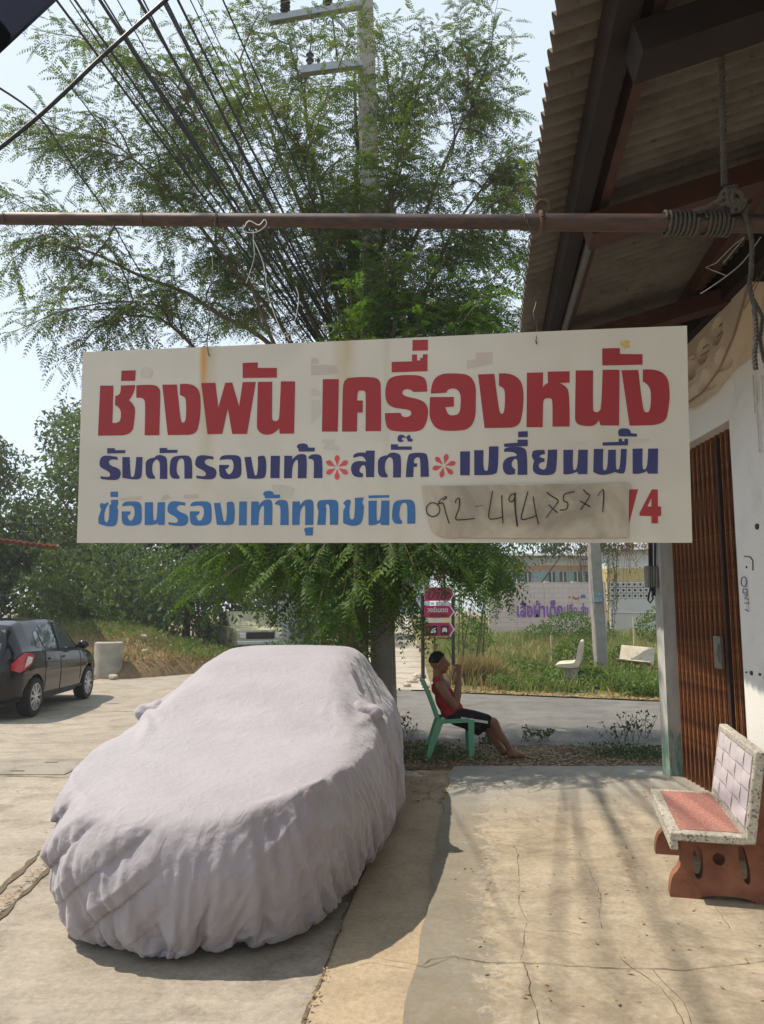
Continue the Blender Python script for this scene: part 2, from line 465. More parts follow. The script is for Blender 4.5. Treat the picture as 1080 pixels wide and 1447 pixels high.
# ================================================================ SHOP BUILDING (right)
WX = 2.65
def wallmat(name, c, dirt=(0.36, 0.34, 0.29), lo=0.52):
    s = wnt(name, 0.85, 0.25)
    n = s.noise(1.6, 8, 0.65, dist=0.5); n2 = s.noise(9, 7, 0.75, vec=s.mapping((3, 3, 0.35))); f = s.noise(60, 4, 0.7)
    cc = s.mix(s.math('MULTIPLY', s.ramp(n, [(lo, 0), (0.78, 1)]), 0.45), c, dirt)
    cc = s.mix(s.math('MULTIPLY', s.ramp(n2, [(0.6, 0), (0.75, 1)]), 0.5), cc, dirt)
    cc = s.mix(1.0, cc, s.ramp(f, [(0.3, 0.93), (0.7, 1.04)]), 'MULTIPLY')
    s.color(cc); s.bump(s.noise(30, 8, 0.8), 0.25, 0.01); return s.m
M_wall = wallmat('wall_paint', (0.70, 0.69, 0.66))
M_upper = wallmat('upper_wall_paint', (0.56, 0.48, 0.38), (0.3, 0.22, 0.15))
sc_ = wnt('column_paint', 0.85, 0.2)
x, y, z = sc_.sep()
n = sc_.noise(5, 8, 0.75, vec=sc_.mapping((1, 1, 0.3))); n3 = sc_.noise(30, 6, 0.8, vec=sc_.mapping((1, 1, 0.15)))
cc = sc_.mix(sc_.math('MULTIPLY', sc_.ramp(n, [(0.42, 0), (0.66, 1)]), 0.6), (0.47, 0.47, 0.44), (0.24, 0.235, 0.2))
cc = sc_.mix(sc_.ramp(n3, [(0.6, 0), (0.72, 1)]), cc, (0.62, 0.62, 0.58))
gz = sc_.math('ADD', z, sc_.math('MULTIPLY', n, -0.5))
cc = sc_.mix(sc_.math('MULTIPLY', sc_.ramp(gz, [(0.16, 1), (0.26, 0)]), sc_.ramp(n3, [(0.4, 0.25), (0.6, 0.9)])), cc, (0.045, 0.19, 0.13))
sc_.color(cc); sc_.bump(n3, 0.3, 0.01); M_col = sc_.m
shop = thing('shop_building', (WX, 7.0, 0), 'white plastered shop front at the right with a folding metal gate', 'building')
mb = MB(); mb.box(WX, WX + 0.9, -2.5, 6.02, 0, 3.50); mb.build('wall', M_wall, shop)
mb = MB(); mb.box(WX, WX + 0.9, -2.5, 7.94, 3.50, 5.6); mb.build('upper_wall', M_upper, shop)
mb = MB(); mb.box(WX, WX + 0.25, 6.02, 7.738, 3.14, 3.50); mb.build('lintel', M_wall, shop)
mb = MB(); mb.box(WX - 0.004, WX + 0.17, 7.74, 7.95, 0, 3.50); mb.box(WX + 0.17, WX + 3, 7.8, 7.95, 0, 5.2); cpart = mb.build('column', M_col, shop)
mb = MB(); mb.box(WX + 0.0, WX + 0.5, 5.9, 7.9, 0.0, 0.045); mb.build('threshold', M_pad, shop)
# raised cornice: fan panel with oval cups
rows = []
c0 = P(985, 505, 7.2); cups = []
for px, py in ((1018, 468), (1022, 512), (997, 497), (1000, 540), (981, 520), (984, 560)):
    d = ray(px, py); q = CAM + d * ((WX - 0.11) / d.x); cups.append((q.y, q.z))
def interp_lin(tab, x):
    for (a, b), (c, d) in zip(tab[:-1], tab[1:]):
        if x <= c: return b + (d - b) * max(0, x - a) / (c - a)
    return tab[-1][1]
def cupdepth(y, z):
    h = 0
    for cy, cz in cups:
        r = sqrt(((y - cy) / 0.105) ** 2 + ((z - cz) / 0.10) ** 2)
        if r < 1: h = max(h, 0.085 * (1 - r ** 3))
        elif r < 1.2: h = min(h, -0.010 * sin((r - 1) / 0.2 * pi))
    return h
yc = sum(c[0] for c in cups) / 6; zc = sum(c[1] for c in cups) / 6
for i in range(91):
    row = []
    for j in range(91):
        y = 5.10 + 2.8 * j / 90; zt = 4.6; zb = min(4.5, interp_lin([(5.1, 4.25), (5.3, 3.93), (5.55, 3.68), (5.85, 3.50), (6.2, 3.42), (6.6, 3.42), (7.9, 3.62)], y)); z = zb + (zt - zb) * i / 90
        row.append((WX - 0.13 + cupdepth(y, z), y, z))
    rows.append(row)
mb = MB(); mb.grid(rows)
mb.grid([[tuple(p) for p in rows[0]], [(WX + 0.0015, p[1], p[2]) for p in rows[0]]])
mb.build('relief_panel', M_upper, shop, smooth=True, sharp=40)
M_bead = simple('bead_dark', (0.25, 0.17, 0.12), 0.9)
mb = MB(); mb.tube([(WX - 0.13, p[1], p[2] - 0.004) for p in rows[0][::3]], 0.01, 6); mb.build('edge_bead', M_bead, shop)
# paint marks, sticker and bolt on the wall
M_ink = simple('ink_black', (0.03, 0.03, 0.035), 0.7)
M_stk = simple('sticker_grey', (0.5, 0.51, 0.52), 0.6)
def wall_xyz(px, py, off=0.003):
    d = ray(px, py); return CAM + d * ((WX - off) / d.x)
a, b = wall_xyz(1052, 816), wall_xyz(1059, 864)
mb = MB(); yy0, yy1, zz0, zz1 = b.y, a.y, b.z, a.z
mb.face([(WX - 0.002, yy0, zz0), (WX - 0.002, yy1, zz0), (WX - 0.002, yy1, zz1), (WX - 0.002, yy0, zz1)])
stk = mb.build('sticker', M_stk, shop)
mb = MB()
def wstroke(pts, w=0.006, close=False):
    q = [wall_xyz(px, py, 0.004) for px, py in pts]; mb.tube(q, w / 2, 4)
wstroke([(1048 + 4 * cos(t / 12 * 2 * pi) + 3.5, 822 + 7 * sin(t / 12 * 2 * pi)) for t in range(13)])
wstroke([(1050, 832), (1056, 833), (1056, 838), (1050, 838), (1050, 832)]); wstroke([(1051, 841), (1057, 840), (1052, 846), (1058, 847)]); wstroke([(1052, 852), (1058, 853), (1058, 850)])
wstroke([(1053, 861), (1058, 864)])
wstroke([(1052, 786), (1060, 787), (1064, 792), (1064, 806)], 0.009); wstroke([(1055, 800), (1055, 803)], 0.012)
mb.build('sticker_print', M_ink, stk)['kind'] = 'stuff'
M_bolt = simple('rusty_bolt', (0.06, 0.05, 0.04), 0.8)
for px, py, r in ((1063, 951, 0.016), (1075, 953, 0.01), (1056, 950, 0.006), (1071, 744, 0.022)):
    q = wall_xyz(px, py, 0.0); mb = MB(); mb.tube([q + V((0.01, 0, 0)), q - V((0.012, 0, 0))], r, 8); mb.build('bolt', M_bolt, shop)
(lambda *a: None)('bolt', simple('rusty_bolt', (0.06, 0.05, 0.04), 0.8), shop)

# folding gate: every upright slat on its own
M_rust = NT('gate_rust', 0.6, 0.4, 0.15)
n = M_rust.noise(6, 8, 0.7, vec=M_rust.mapping((6, 6, 0.8))); n2 = M_rust.noise(40, 6, 0.75)
c = M_rust.mix(M_rust.ramp(n, [(0.4, 0), (0.62, 1)]), (0.10, 0.04, 0.022), (0.34, 0.135, 0.05))
c = M_rust.mix(M_rust.ramp(n2, [(0.5, 0), (0.7, 1)]), c, (0.08, 0.03, 0.018)); M_rust.color(c); M_rust.bump(n2, 0.3, 0.005); M_rust = M_rust.m
M_gdark = simple('gate_back', (0.035, 0.02, 0.014), 0.8, var=0.4)
gate = thing('folding_gate', (WX + 0.12, 6.9, 0.045), 'rusty brown concertina metal gate closing the shop doorway', 'gate')
GX = WX + 0.12
mb = MB(); mb.box(GX + 0.07, GX + 0.09, 5.9, 7.76, 0.046, 3.2); mb.build('back_panel', M_gdark, gate)
slat = None
ys = []
y = 5.93
while y < 7.72:
    ys.append(y); y += 0.052
for k, y in enumerate(ys):
    if slat is None:
        m_ = MB(); w = 0.0125
        m_.box(-0.004, 0.0, -w, w, 0, 3.1); m_.box(0.0, 0.035, -w, -w + 0.003, 0, 3.1); m_.box(0.0, 0.035, w - 0.003, w, 0, 3.1)
        m_.box(-0.014, -0.004, -0.006, 0.006, 0, 3.1)
        slat = m_.build('slat', M_rust, gate, local=True); o = slat
    else:
        o = slat.copy(); col.objects.link(o)
    o.location = (0.0 + 0.012 * (k % 2), y - 6.9, 0.0)
    o.rotation_euler = (0, 0, R(-14 if k % 2 else 10))
mb = MB()
for k in range(len(ys) - 1):
    y0, y1 = ys[k], ys[k + 1]
    for z0 in (0.35, 1.15, 1.95, 2.75):
        mb.beam((GX + 0.045, y0, z0 - 0.12), (GX + 0.045, y1, z0 + 0.12), 0.012, 0.003, V((1, 0, 0)))
        mb.beam((GX + 0.052, y0, z0 + 0.12), (GX + 0.052, y1, z0 - 0.12), 0.012, 0.003, V((1, 0, 0)))
o = mb.build('lattice', M_rust, gate); o['kind'] = 'stuff'
mb = MB(); mb.box(GX - 0.03, GX + 0.03, 6.49, 6.53, 0.05, 3.1); mb.build('lock_stile', M_gdark, gate)
mb = MB(); mb.box(GX - 0.045, GX - 0.02, 6.6, 6.74, 1.15, 1.42); mb.tube([(GX - 0.05, 6.63, 1.2), (GX - 0.07, 6.63, 1.28), (GX - 0.05, 6.63, 1.36)], 0.01, 6)
mb.build('lock_plate', simple('lock_steel', (0.25, 0.23, 0.2), 0.5, 0.5, 0.5), gate)

# ================================================================ CORRUGATED ROOF
ez = 3.8
e0 = G(785, 0, ez); e1 = G(735, 465, ez); RV = (e1 - e0).normalized(); RU0 = V((RV.y, -RV.x, 0))
PITCHR = 0.27
RU = (RU0 + V((0, 0, PITCHR))).normalized(); RN = RU.cross(RV).normalized()
if RN.z < 0: RN = -RN
Eo = e0 - RV * (e0.y + 1.0) / RV.y       # eave point at y = -1
s = wnt('roof_rust', 0.8, 0.3)
n = s.noise(3.0, 8, 0.7); n2 = s.noise(22, 7, 0.8)
obj_ = s.t.nodes.new('ShaderNodeTexCoord').outputs['Object']; RT = atan2(RV.x, RV.y)
mp = s.mapping((0.6, 14, 1), rot=(0, 0, RT), vec=obj_); n4 = s.noise(1.5, 6, 0.7, vec=mp)
c = s.mix(s.ramp(n, [(0.38, 0), (0.66, 1)]), (0.14, 0.126, 0.106), (0.08, 0.068, 0.056)); c = s.mix(s.ramp(n2, [(0.58, 0), (0.68, 1)]), c, (0.05, 0.025, 0.018))
s.color(c); s.bump(n2, 0.25, 0.01); M_roof = s.m
M_purl = simple('purlin_red', (0.055, 0.022, 0.016), 0.7, var=0.4, scale=5, bump=0.2)
M_dkbeam = simple('beam_dark', (0.016, 0.011, 0.010), 0.8, var=0.4, scale=4)
roof = thing('lean_to_roof', Eo, 'rusty corrugated lean-to roof over the shop pad with red purlins', 'roof')
per, sw = 0.095, 0.95
LEN = 9.45 / RV.y; ns = int(LEN / sw); sheet0 = None
for k in range(ns):
    if sheet0 is None:
        m_ = MB(); nn = int(sw / per * 8) + 2; rows = []
        for j in range(nn):
            v = j * per / 8; h = 0.026 * cos(2 * pi * v / per)
            rows.append([RU * u_ + RV * v + RN * h for u_ in (0.0, 0.6, 1.4, 2.4, 3.6)])
        m_.grid(rows); m_.grid([[p + RN * -0.0025 for p in r] for r in rows])
        # close the eave edge
        m_.grid([[r[0] for r in rows], [r[0] - RN * 0.0025 for r in rows]])
        sheet0 = m_.build('roof_sheet', M_roof, roof, smooth=True, local=True, sharp=50, fix=False); o = sheet0
    else: o = sheet0.copy(); col.objects.link(o)
    o.location = RV * (k * sw) + RN * (0.004 * (k % 2)) + RU * (0.02 * noise.noise(V((k * 1.7, 0, 0))))
def roofline(u, v, dn): return Eo + RU * u + RV * v - RN * dn
for u, mt, w, h, dn in ((0.22, M_dkbeam, 0.09, 0.11, 0.08), (0.36, M_purl, 0.05, 0.075, 0.065), (1.35, M_purl, 0.07, 0.09, 0.07), (2.3, M_purl, 0.07, 0.09, 0.07)):
    m_ = MB(); m_.beam(roofline(u, -0.2, dn), roofline(u, LEN - 0.1, dn), w, h, RN); m_.build('purlin', mt, roof)
M_gut = simple('gutter_grey', (0.10, 0.10, 0.10), 0.6)
m_ = MB(); m_.tube([roofline(0.3, 5.2, 0.16), roofline(0.27, 7.8, 0.17)], 0.022, 8); m_.build('conduit', M_gut, roof)
for v in (2.15, 3.65, 5.0, 6.9, 8.8):
    m_ = MB(); m_.beam(roofline(0.24, v, 0.21), roofline(3.3, v - 0.0, 0.21), 0.10 + 0.08 * (v > 3), 0.12, RN); m_.build('rafter', M_dkbeam if v < 4 else M_purl, roof)

m_ = MB(); m_.prism([(2.44, -1.0, 4.22), (2.46, 7.9, 3.86), (2.46, 7.9, 5.2), (2.44, -1.0, 5.2)], (0.18, 0, 0)); m_.build('wall_plate', M_dkbeam, roof)
# ================================================================ HANGING SIGN
A_bl, A_br, A_tl, A_tr = P(108, 767, 3.08), P(978, 767, 2.70), P(118, 498, 3.08), P(971, 460, 2.70)
sx = (A_br - A_bl).normalized(); sn = sx.cross((A_tl - A_bl)).normalized()
if sn.y > 0: sn = -sn                                  # towards the camera side
sz = sn.cross(sx); sz = sz if sz.z > 0 else -sz
SO = (A_bl + A_br) / 2
sign = thing('shop_sign', SO, 'long white hanging sign board with red and blue Thai lettering', 'sign')
def S2(px, py):
    q = onplane(px, py, A_bl, sn) - SO; return (q.dot(sx), q.dot(sz))
def Sp(u, v, d=0.0): return SO + sx * u + sz * v + sn * d
s = NT('sign_white', 0.45, 0.4)
co = s.t.nodes.new('ShaderNodeVectorMath')
x, y, z = s.sep()
n = s.noise(1.7, 6, 0.6, dist=0.8); n2 = s.noise(7, 7, 0.7, vec=s.mapping((1.6, 1, 0.4)))
c = s.mix(s.ramp(n, [(0.4, 0), (0.7, 1)]), (0.57, 0.535, 0.46), (0.50, 0.465, 0.395))
c = s.mix(s.math('MULTIPLY', s.ramp(n2, [(0.55, 0), (0.75, 1)]), 0.35), c, (0.50, 0.44, 0.34))
def streak_(u0, w, v0, v1, colr, k):
    global c
    dx = s.math('ABSOLUTE', s.math('SUBTRACT', x, s.math('ADD', u0, s.math('MULTIPLY', s.math('SUBTRACT', n2, 0.5), w * 1.2))))
    m = s.math('SUBTRACT', 1.0, s.math('DIVIDE', dx, w), True)
    vm = s.ramp(s.math('DIVIDE', s.math('SUBTRACT', z, v0), v1 - v0), [(0.0, 0), (0.35, 0.6), (0.9, 1), (1.0, 1)])
    c = s.mix(s.math('MULTIPLY', s.math('MULTIPLY', m, vm), k), c, colr)
su_, sv_ = S2(295, 505); streak_(su_, 0.022, sv_ - 0.17, sv_ + 0.02, (0.55, 0.22, 0.03), 1.3)
streak_(su_ + 0.02, 0.05, sv_ - 0.60, sv_ - 0.2, (0.42, 0.36, 0.2), 0.6)
su_, sv_ = S2(492, 500); streak_(su_, 0.06, sv_ - 0.25, sv_ + 0.05, (0.44, 0.36, 0.2), 0.8)
su_, sv_ = S2(550, 500); streak_(su_, 0.02, sv_ - 0.7, sv_ + 0.1, (0.42, 0.38, 0.28), 0.5)
su_, sv_ = S2(870, 600); streak_(su_, 0.1, sv_ - 0.4, sv_ + 0.1, (0.42, 0.38, 0.3), 0.3)
s.color(c); s.bump(s.noise(3, 3, 0.5), 0.1, 0.01); M_sign = s.m
# board: thin sheet, very slightly wavy
bw = [S2(108, 767), S2(978, 767), S2(971, 460), S2(118, 498)]
nu, nv, TH = 40, 12, 0.006
def bilin(a, b):
    p = [V(q) for q in bw]; return (p[0] * (1 - a) + p[1] * a) * (1 - b) + (p[3] * (1 - a) + p[2] * a) * b
def wav(u, v): return 0.010 * noise.noise(V((u * 1.3, v * 2.0, 4.4)))
rows = [[bilin(j / nu, i / nv) for j in range(nu + 1)] for i in range(nv + 1)]
mb = MB(); fr = [[Sp(p.x, p.y, wav(p.x, p.y)) for p in r] for r in rows]; bk = [[Sp(p.x, p.y, wav(p.x, p.y) - TH) for p in r] for r in rows]
mb.grid(fr); mb.grid(bk)
for e in (lambda g: g[0], lambda g: g[-1], lambda g: [r[0] for r in g], lambda g: [r[-1] for r in g]): mb.grid([e(fr), e(bk)])
# write the board in the sign's own axes so that its material follows it
board = mb.build('board', M_sign, sign, smooth=False)
# material above uses object x / z: the board is nearly parallel to them
M_sred = simple('letter_red', (0.29, 0.012, 0.014), 0.4, 0.4, var=0.12, scale=3)
M_sblue = simple('letter_navy', (0.022, 0.024, 0.11), 0.4, 0.4, var=0.15, scale=3)
M_slb = simple('letter_blue', (0.03, 0.13, 0.33), 0.4, 0.4, var=0.12, scale=3)
M_ast = simple('asterisk_red', (0.52, 0.06, 0.07), 0.4, 0.4, var=0.1)
M_ghost = simple('faint_letters', (0.47, 0.40, 0.35), 0.45, 0.4, var=0.08)
M_ghost2 = simple('faint_letters_grey', (0.49, 0.455, 0.395), 0.45, 0.4, var=0.08)
M_halo = simple('letter_edge', (0.66, 0.50, 0.46), 0.45, 0.4, var=0.05)

CR = {1: (130, 500, 3.6), 2: (440, 470, 1080 / 260), 3: (660, 470, 3.6), 4: (130, 620, 4.32), 5: (360, 600, 1080 / 280), 6: (620, 590, 1080 / 330)}
def parse(t):
    out = []
    for w in t.split():
        sm = w.endswith('*'); a, b = w.rstrip('*').split(',')
        out.append((float(a), float(b), 1) if sm else (float(a), float(b)))
    return out
def glyph(c, t, mat=None, name='letter', it=3, off=0.0015, box=None, frm=None, holes=None, shift=(0, 0), parent=None, halo=False):
    """outline drawn in a crop's coordinates; box/frm re-place a drawn letter into another box"""
    ox, oy, k = CR[c]; pts = parse(t)
    if box: # frm=(x0,y0,x1,y1) in the drawing, box in this crop
        fx0, fy0, fx1, fy1 = frm; bx0, by0, bx1, by1 = box
        pts = [tuple([bx0 + (p[0] - fx0) / (fx1 - fx0) * (bx1 - bx0), by0 + (p[1] - fy0) / (fy1 - fy0) * (by1 - by0)] + list(p[2:])) for p in pts]
    loops = [chaikin(pts, it)]
    for h in (holes or []): loops.append(chaikin(parse(h), it))
    l3 = []
    for lp in loops:
        q = []
        for p in lp:
            u, v = S2(ox + p[0] / k + shift[0], oy + p[1] / k + shift[1]); q.append(V((u, v, 0)))
        l3.append(q)
    mb = MB(); flat = [p for lp in l3 for p in lp]
    mb.v = [tuple(Sp(p.x, p.y, wav(p.x, p.y) + off)) for p in flat]
    mb.f = [tuple(f) for f in tessellate_polygon(l3)]; mb.mi = [0] * len(mb.f)
    return mb.build(name, mat, parent or sign, fix=False)
# line 1
L1 = [(1, '45,163 112,163 106,352 125,355* 150,340* 150,275* 120,262 122,215 140,212* 150,190* 150,162 222,160 220,200* 190,237 224,262* 219,330* 208,412* 150,415 33,417'),
      (1, '153,87 225,85 222,138 151,139'),
      (1, '228,162 300,155* 350,170* 350,240* 345,415 270,415 275,270* 268,220* 228,225'),
      (1, '360,158 435,157 452,340* 465,355* 482,340* 482,230* 468,218* 450,210 450,155 500,150* 550,180* 557,260* 550,350* 530,415* 480,413 388,414'),
      (1, '558,150 630,148 645,275 680,148 715,147 750,268 768,145 835,143 790,408 715,408 693,280 665,408 590,410'),
      (1, '768,47 845,44 845,72 942,72 941,121 768,123'),
      (1, '845,143 918,142 916,310* 918,342* 950,342* 955,300* 962,140 1034,140 1028,405 955,406 953,378 930,405* 880,415* 840,390* 840,340*'),
      (2, '68,273 162,273 155,580 62,580'),
      (2, '180,580 183,370* 190,270* 260,262* 310,260* 400,265* 412,330* 410,578 318,578 320,380* 318,342* 290,338* 270,345* 270,398 303,398 302,468 270,470 268,580'),
      (2, '682,348 600,350 585,333* 545,333* 530,360* 560,378* 650,395* 690,440* 682,520* 650,580* 550,584* 455,575* 433,530* 433,473 525,472 530,492* 560,499* 590,485* 585,458* 560,452* 470,440* 435,400* 435,320* 460,260* 560,248* 660,255* 682,300*'),
      (2, '472,173 592,170 592,130 622,130 622,165 640,165 640,150 655,150 655,130 683,128 683,228 472,234'),
      (2, '595,45 686,43 685,106 594,108'),
      (2, '703,360 705,290* 760,243* 840,241* 930,248* 968,310* 966,400* 966,500* 930,570* 840,580* 740,575* 695,510* 695,440* 697,380 838,380 838,436 788,440 800,482* 830,490* 870,480* 878,430* 878,360* 850,328* 800,334* 793,355'),
      (3, '57,215 140,212 162,400* 178,420* 192,400* 195,300* 182,280* 163,272 163,210 215,206* 275,240* 290,310* 285,400* 265,485* 210,485 90,487'),
      (3, '305,206 388,204 386,280 395,265* 412,258 410,200 522,198 522,255 470,258 500,268* 524,310* 522,478 435,479 436,370* 432,336* 410,334* 388,340* 387,400* 385,482 303,482'),
      (3, '553,194 642,193 640,380* 645,405* 672,405* 685,380* 690,190 776,190 774,472 680,472 670,445 655,473* 610,478* 550,465* 550,400*'),
      (3, '688,82 778,80 778,110 893,110 893,163 688,168'),
      (3, '786,192 872,190 893,385* 912,410* 934,395* 938,300* 925,270* 905,252* 895,250 895,188 960,183* 1022,220* 1034,300* 1028,380* 1010,465* 940,470 828,473')]
for c_, t_ in L1: glyph(c_, t_, M_sred)
# faint letter-like shapes, a little darker than the board
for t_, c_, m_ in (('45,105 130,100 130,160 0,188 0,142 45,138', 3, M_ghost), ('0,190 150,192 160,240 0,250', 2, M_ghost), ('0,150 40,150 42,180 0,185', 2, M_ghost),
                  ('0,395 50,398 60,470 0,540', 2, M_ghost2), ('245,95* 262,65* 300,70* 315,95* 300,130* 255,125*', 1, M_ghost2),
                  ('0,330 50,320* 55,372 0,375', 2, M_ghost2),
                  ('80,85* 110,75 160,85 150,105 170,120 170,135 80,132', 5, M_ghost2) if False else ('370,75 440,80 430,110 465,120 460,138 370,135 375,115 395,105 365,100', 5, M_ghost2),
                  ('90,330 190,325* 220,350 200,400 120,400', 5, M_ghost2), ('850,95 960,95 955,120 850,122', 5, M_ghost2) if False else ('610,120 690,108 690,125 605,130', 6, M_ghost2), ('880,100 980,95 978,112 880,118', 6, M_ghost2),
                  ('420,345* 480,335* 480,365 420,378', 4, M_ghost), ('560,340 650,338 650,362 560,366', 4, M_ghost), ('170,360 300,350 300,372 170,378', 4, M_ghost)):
    glyph(c_, t_, m_, 'faint_mark', off=0.0008)
# asterisks
for cx, cy, ck, r0 in ((450, 234, 5, 60), (1033, 225, 5, 58)):
    mb = MB(); ox, oy, k = CR[ck]
    for q in range(6):
        an = q * pi / 3 + (pi / 2 if cx < 600 else pi / 2 + 0.25); lp = []
        for p in chaikin([(0.06, 0.0, 1), (0.45, 0.09, 1), (0.8, 0.27, 1), (1.12, 0.12, 1), (1.12, -0.12, 1), (0.8, -0.27, 1), (0.45, -0.09, 1)], 2):
            u, v = S2(ox + (cx + r0 * (p[0] * cos(an) - p[1] * sin(an))) / k, oy + (cy + r0 * (p[0] * sin(an) + p[1] * cos(an))) / k); lp.append(V((u, v, 0)))
        b0 = len(mb.v); mb.v += [tuple(Sp(p.x, p.y, wav(p.x, p.y) + 0.0015 + q * 0.0001)) for p in lp]
        fs = tessellate_polygon([lp]); mb.f += [tuple(i + b0 for i in f) for f in fs]; mb.mi += [0] * len(fs)
    mb.build('asterisk', M_ast, sign, fix=False)
# line 2 and 3 letters
ro = '158,130 125,122* 100,140* 115,165* 165,180* 180,210* 165,250* 110,253* 55,245 52,228 95,236* 115,225* 105,200* 50,175* 45,145* 60,105* 110,102* 158,112'
ROF = (50, 104, 172, 252)
maih = '95,58 142,58 142,70 206,70 204,88 95,91'
MHF = (93, 57, 206, 91)
to = '328,190* 330,120* 385,115 390,105* 415,98* 445,105* 464,125* 460,245 415,245 418,150* 405,128* 395,126 370,140* 367,215* 385,232 385,243 350,248* 330,225*'
TOF = (328, 102, 462, 246)
do = '475,175* 485,112* 545,102* 600,103* 615,145* 612,243 565,244 567,150* 560,122* 540,120* 522,140* 515,215* 535,228 535,243 495,248* 475,220*'
DOF = (475, 103, 613, 246)
oo = '780,130 785,104* 840,99* 910,102* 914,170* 912,235* 860,247* 785,245* 776,195* 778,160 838,160 838,180* 815,185 825,215* 848,218* 868,180* 862,130* 835,124* 800,128*'
OOF = (778, 100, 913, 246)
ngo = '932,112 972,110 990,215* 1000,228* 1012,215* 1015,150 1013,110 1030,103* 1060,104* 1066,160* 1063,220* 1050,245* 1000,245 950,243'
NGF = (932, 102, 1065, 246)
tho = '162,170 205,170 205,190 225,168* 245,160* 275,160* 287,180* 283,292 235,293 238,200* 230,188* 215,205* 205,230* 203,292 160,293'
THF = (160, 162, 285, 293)
maitho = '228,125* 235,106* 265,101* 290,108* 292,125 328,125 327,146 240,147 240,132*'
MTF = (228, 103, 328, 147)
aa = '292,180 300,163* 350,160* 372,180* 370,292 322,292 325,210* 318,186* 295,186'
AAF = (290, 163, 372, 292)
no = '577,150 622,149 618,235* 630,247* 644,225* 646,149 690,149 688,262 645,262 640,250 610,267* 577,262'
NOF = (575, 149, 690, 264)
L2 = [(4, maih, None, None), (4, ro, None, None), (4, '187,112 232,112 234,225* 245,237* 264,222* 272,112 310,112 307,200* 300,245* 250,250* 186,238', None, None),
      (4, maih, (413, 56, 525, 89), MHF), (4, to, None, None), (4, do, None, None), (4, ro, (635, 102, 757, 248), ROF), (4, oo, None, None), (4, ngo, None, None),
      (5, '88,170 138,170 136,292 86,292', None, None), (5, tho, None, None), (5, maitho, None, None), (5, aa, None, None),
      (5, '537,170 545,156* 590,150* 605,155 607,142 655,142 652,287 608,287 608,228* 590,218* 572,240* 572,262* 592,268 590,287 550,290* 526,260* 526,218* 560,194* 608,202 600,178* 570,170* 540,182', None, None),
      (5, to, (672, 155, 800, 290), TOF), (5, '743,108 782,108 782,120 857,120 857,138 743,138', None, None),
      (5, '778,75* 785,56* 815,56* 825,72 835,56* 852,60* 850,78 862,78 862,93 835,93 830,75 812,70* 800,75* 803,82 815,90 805,96* 782,95*', None, None),
      (5, '825,287 830,170* 860,155* 915,153* 950,165* 950,285 905,286 905,200* 898,178* 880,180* 868,195* 870,212 887,212 885,230 868,232 865,287', None, None),
      (6, '100,158 145,157 144,268 100,268', None, None), (6, '165,152 208,152 205,235* 220,252* 232,235* 233,135 277,134 277,240* 260,270* 165,267', None, None),
      (6, '303,160 300,145* 330,136* 390,136* 412,160* 410,265 365,266 367,200* 355,188* 338,205* 338,230* 355,240 353,262 318,270* 296,245* 298,200* 330,180* 365,180* 355,163* 325,158*', None, None),
      (6, '303,122 365,117 365,103 412,103 412,133 303,137', None, None), (6, '368,66 412,64 412,91 368,93', None, None),
      (6, '433,160* 445,150* 490,150 492,170 470,172* 465,185* 490,190 490,205 465,208* 462,232* 485,244* 502,230* 505,150 548,148 547,240* 530,267* 450,267* 430,235* 442,200 430,185*', None, None),
      (6, no, None, None),
      (6, '718,145 762,145 757,240* 770,247* 782,230* 784,150 820,148 818,235* 830,244* 840,225* 843,145 870,145 868,250* 845,264* 815,252 780,267* 730,264* 715,250', None, None),
      (6, '758,115 833,112 833,98 848,98 850,110 858,110 860,98 876,98 876,128 758,130', None, None), (6, '828,72* 835,52* 860,48* 888,55* 890,72 918,75 917,88 835,87', None, None),
      (6, no, (895, 143, 1015, 262), NOF)]
for c_, t_, b_, f_ in L2: glyph(c_, t_, M_sblue, box=b_, frm=f_)
cho = '483,430 500,408* 530,412* 518,450* 518,510* 535,522* 548,500* 548,400 597,398 588,428 597,445 594,520* 570,552* 510,552* 483,535 485,470 497,445'
L3 = [(4, '45,415* 50,388* 80,400* 95,385 100,395 75,430* 72,500* 88,514* 103,490* 105,405 115,400 115,373 158,372 158,400 150,415 158,430 156,500* 140,535* 80,534* 38,517 38,480 55,430', None, None),
      (4, '113,323 158,322 158,355 112,355', None, None), (4, oo, (180, 382, 302, 530), OOF),
      (4, '322,388 372,386 370,490* 385,502* 396,480* 400,388 445,386 442,525 405,526 400,515 370,530* 320,526', None, None),
      (4, ro, (463, 382, 583, 532), ROF), (4, oo, (597, 382, 730, 530), OOF), (4, ngo, (745, 382, 872, 528), NGF), (4, '900,383 947,383 945,528 897,528', None, None),
      (5, tho, (-20, 411, 98, 548), THF), (5, maitho, (45, 362, 140, 402), MTF), (5, aa, (110, 412, 188, 548), AAF), (5, tho, (205, 411, 323, 548), THF),
      (5, '270,575* 275,560* 320,560 318,605 278,605 278,590*', None, None),
      (5, '342,440 342,415* 390,410* 450,410* 460,440* 456,546 412,547 412,450* 400,430* 385,442* 392,455 388,547 342,547 350,470 342,455*', None, None),
      (5, cho, None, None), (5, no, (620, 415, 736, 550), NOF), (5, '622,387 735,385 735,398 622,402', None, None), (5, do, (750, 410, 877, 543), DOF)]
for c_, t_, b_, f_ in L3: glyph(c_, t_, M_slb, box=b_, frm=f_)
glyph(6, '860,333 922,332 878,497 860,497', M_sred)
glyph(6, '928,442 985,333 1013,333 1013,412 1028,412 1028,455 1013,457 1013,490 983,490 983,457 928,455', M_sred, holes=['965,412 983,412 983,372'])
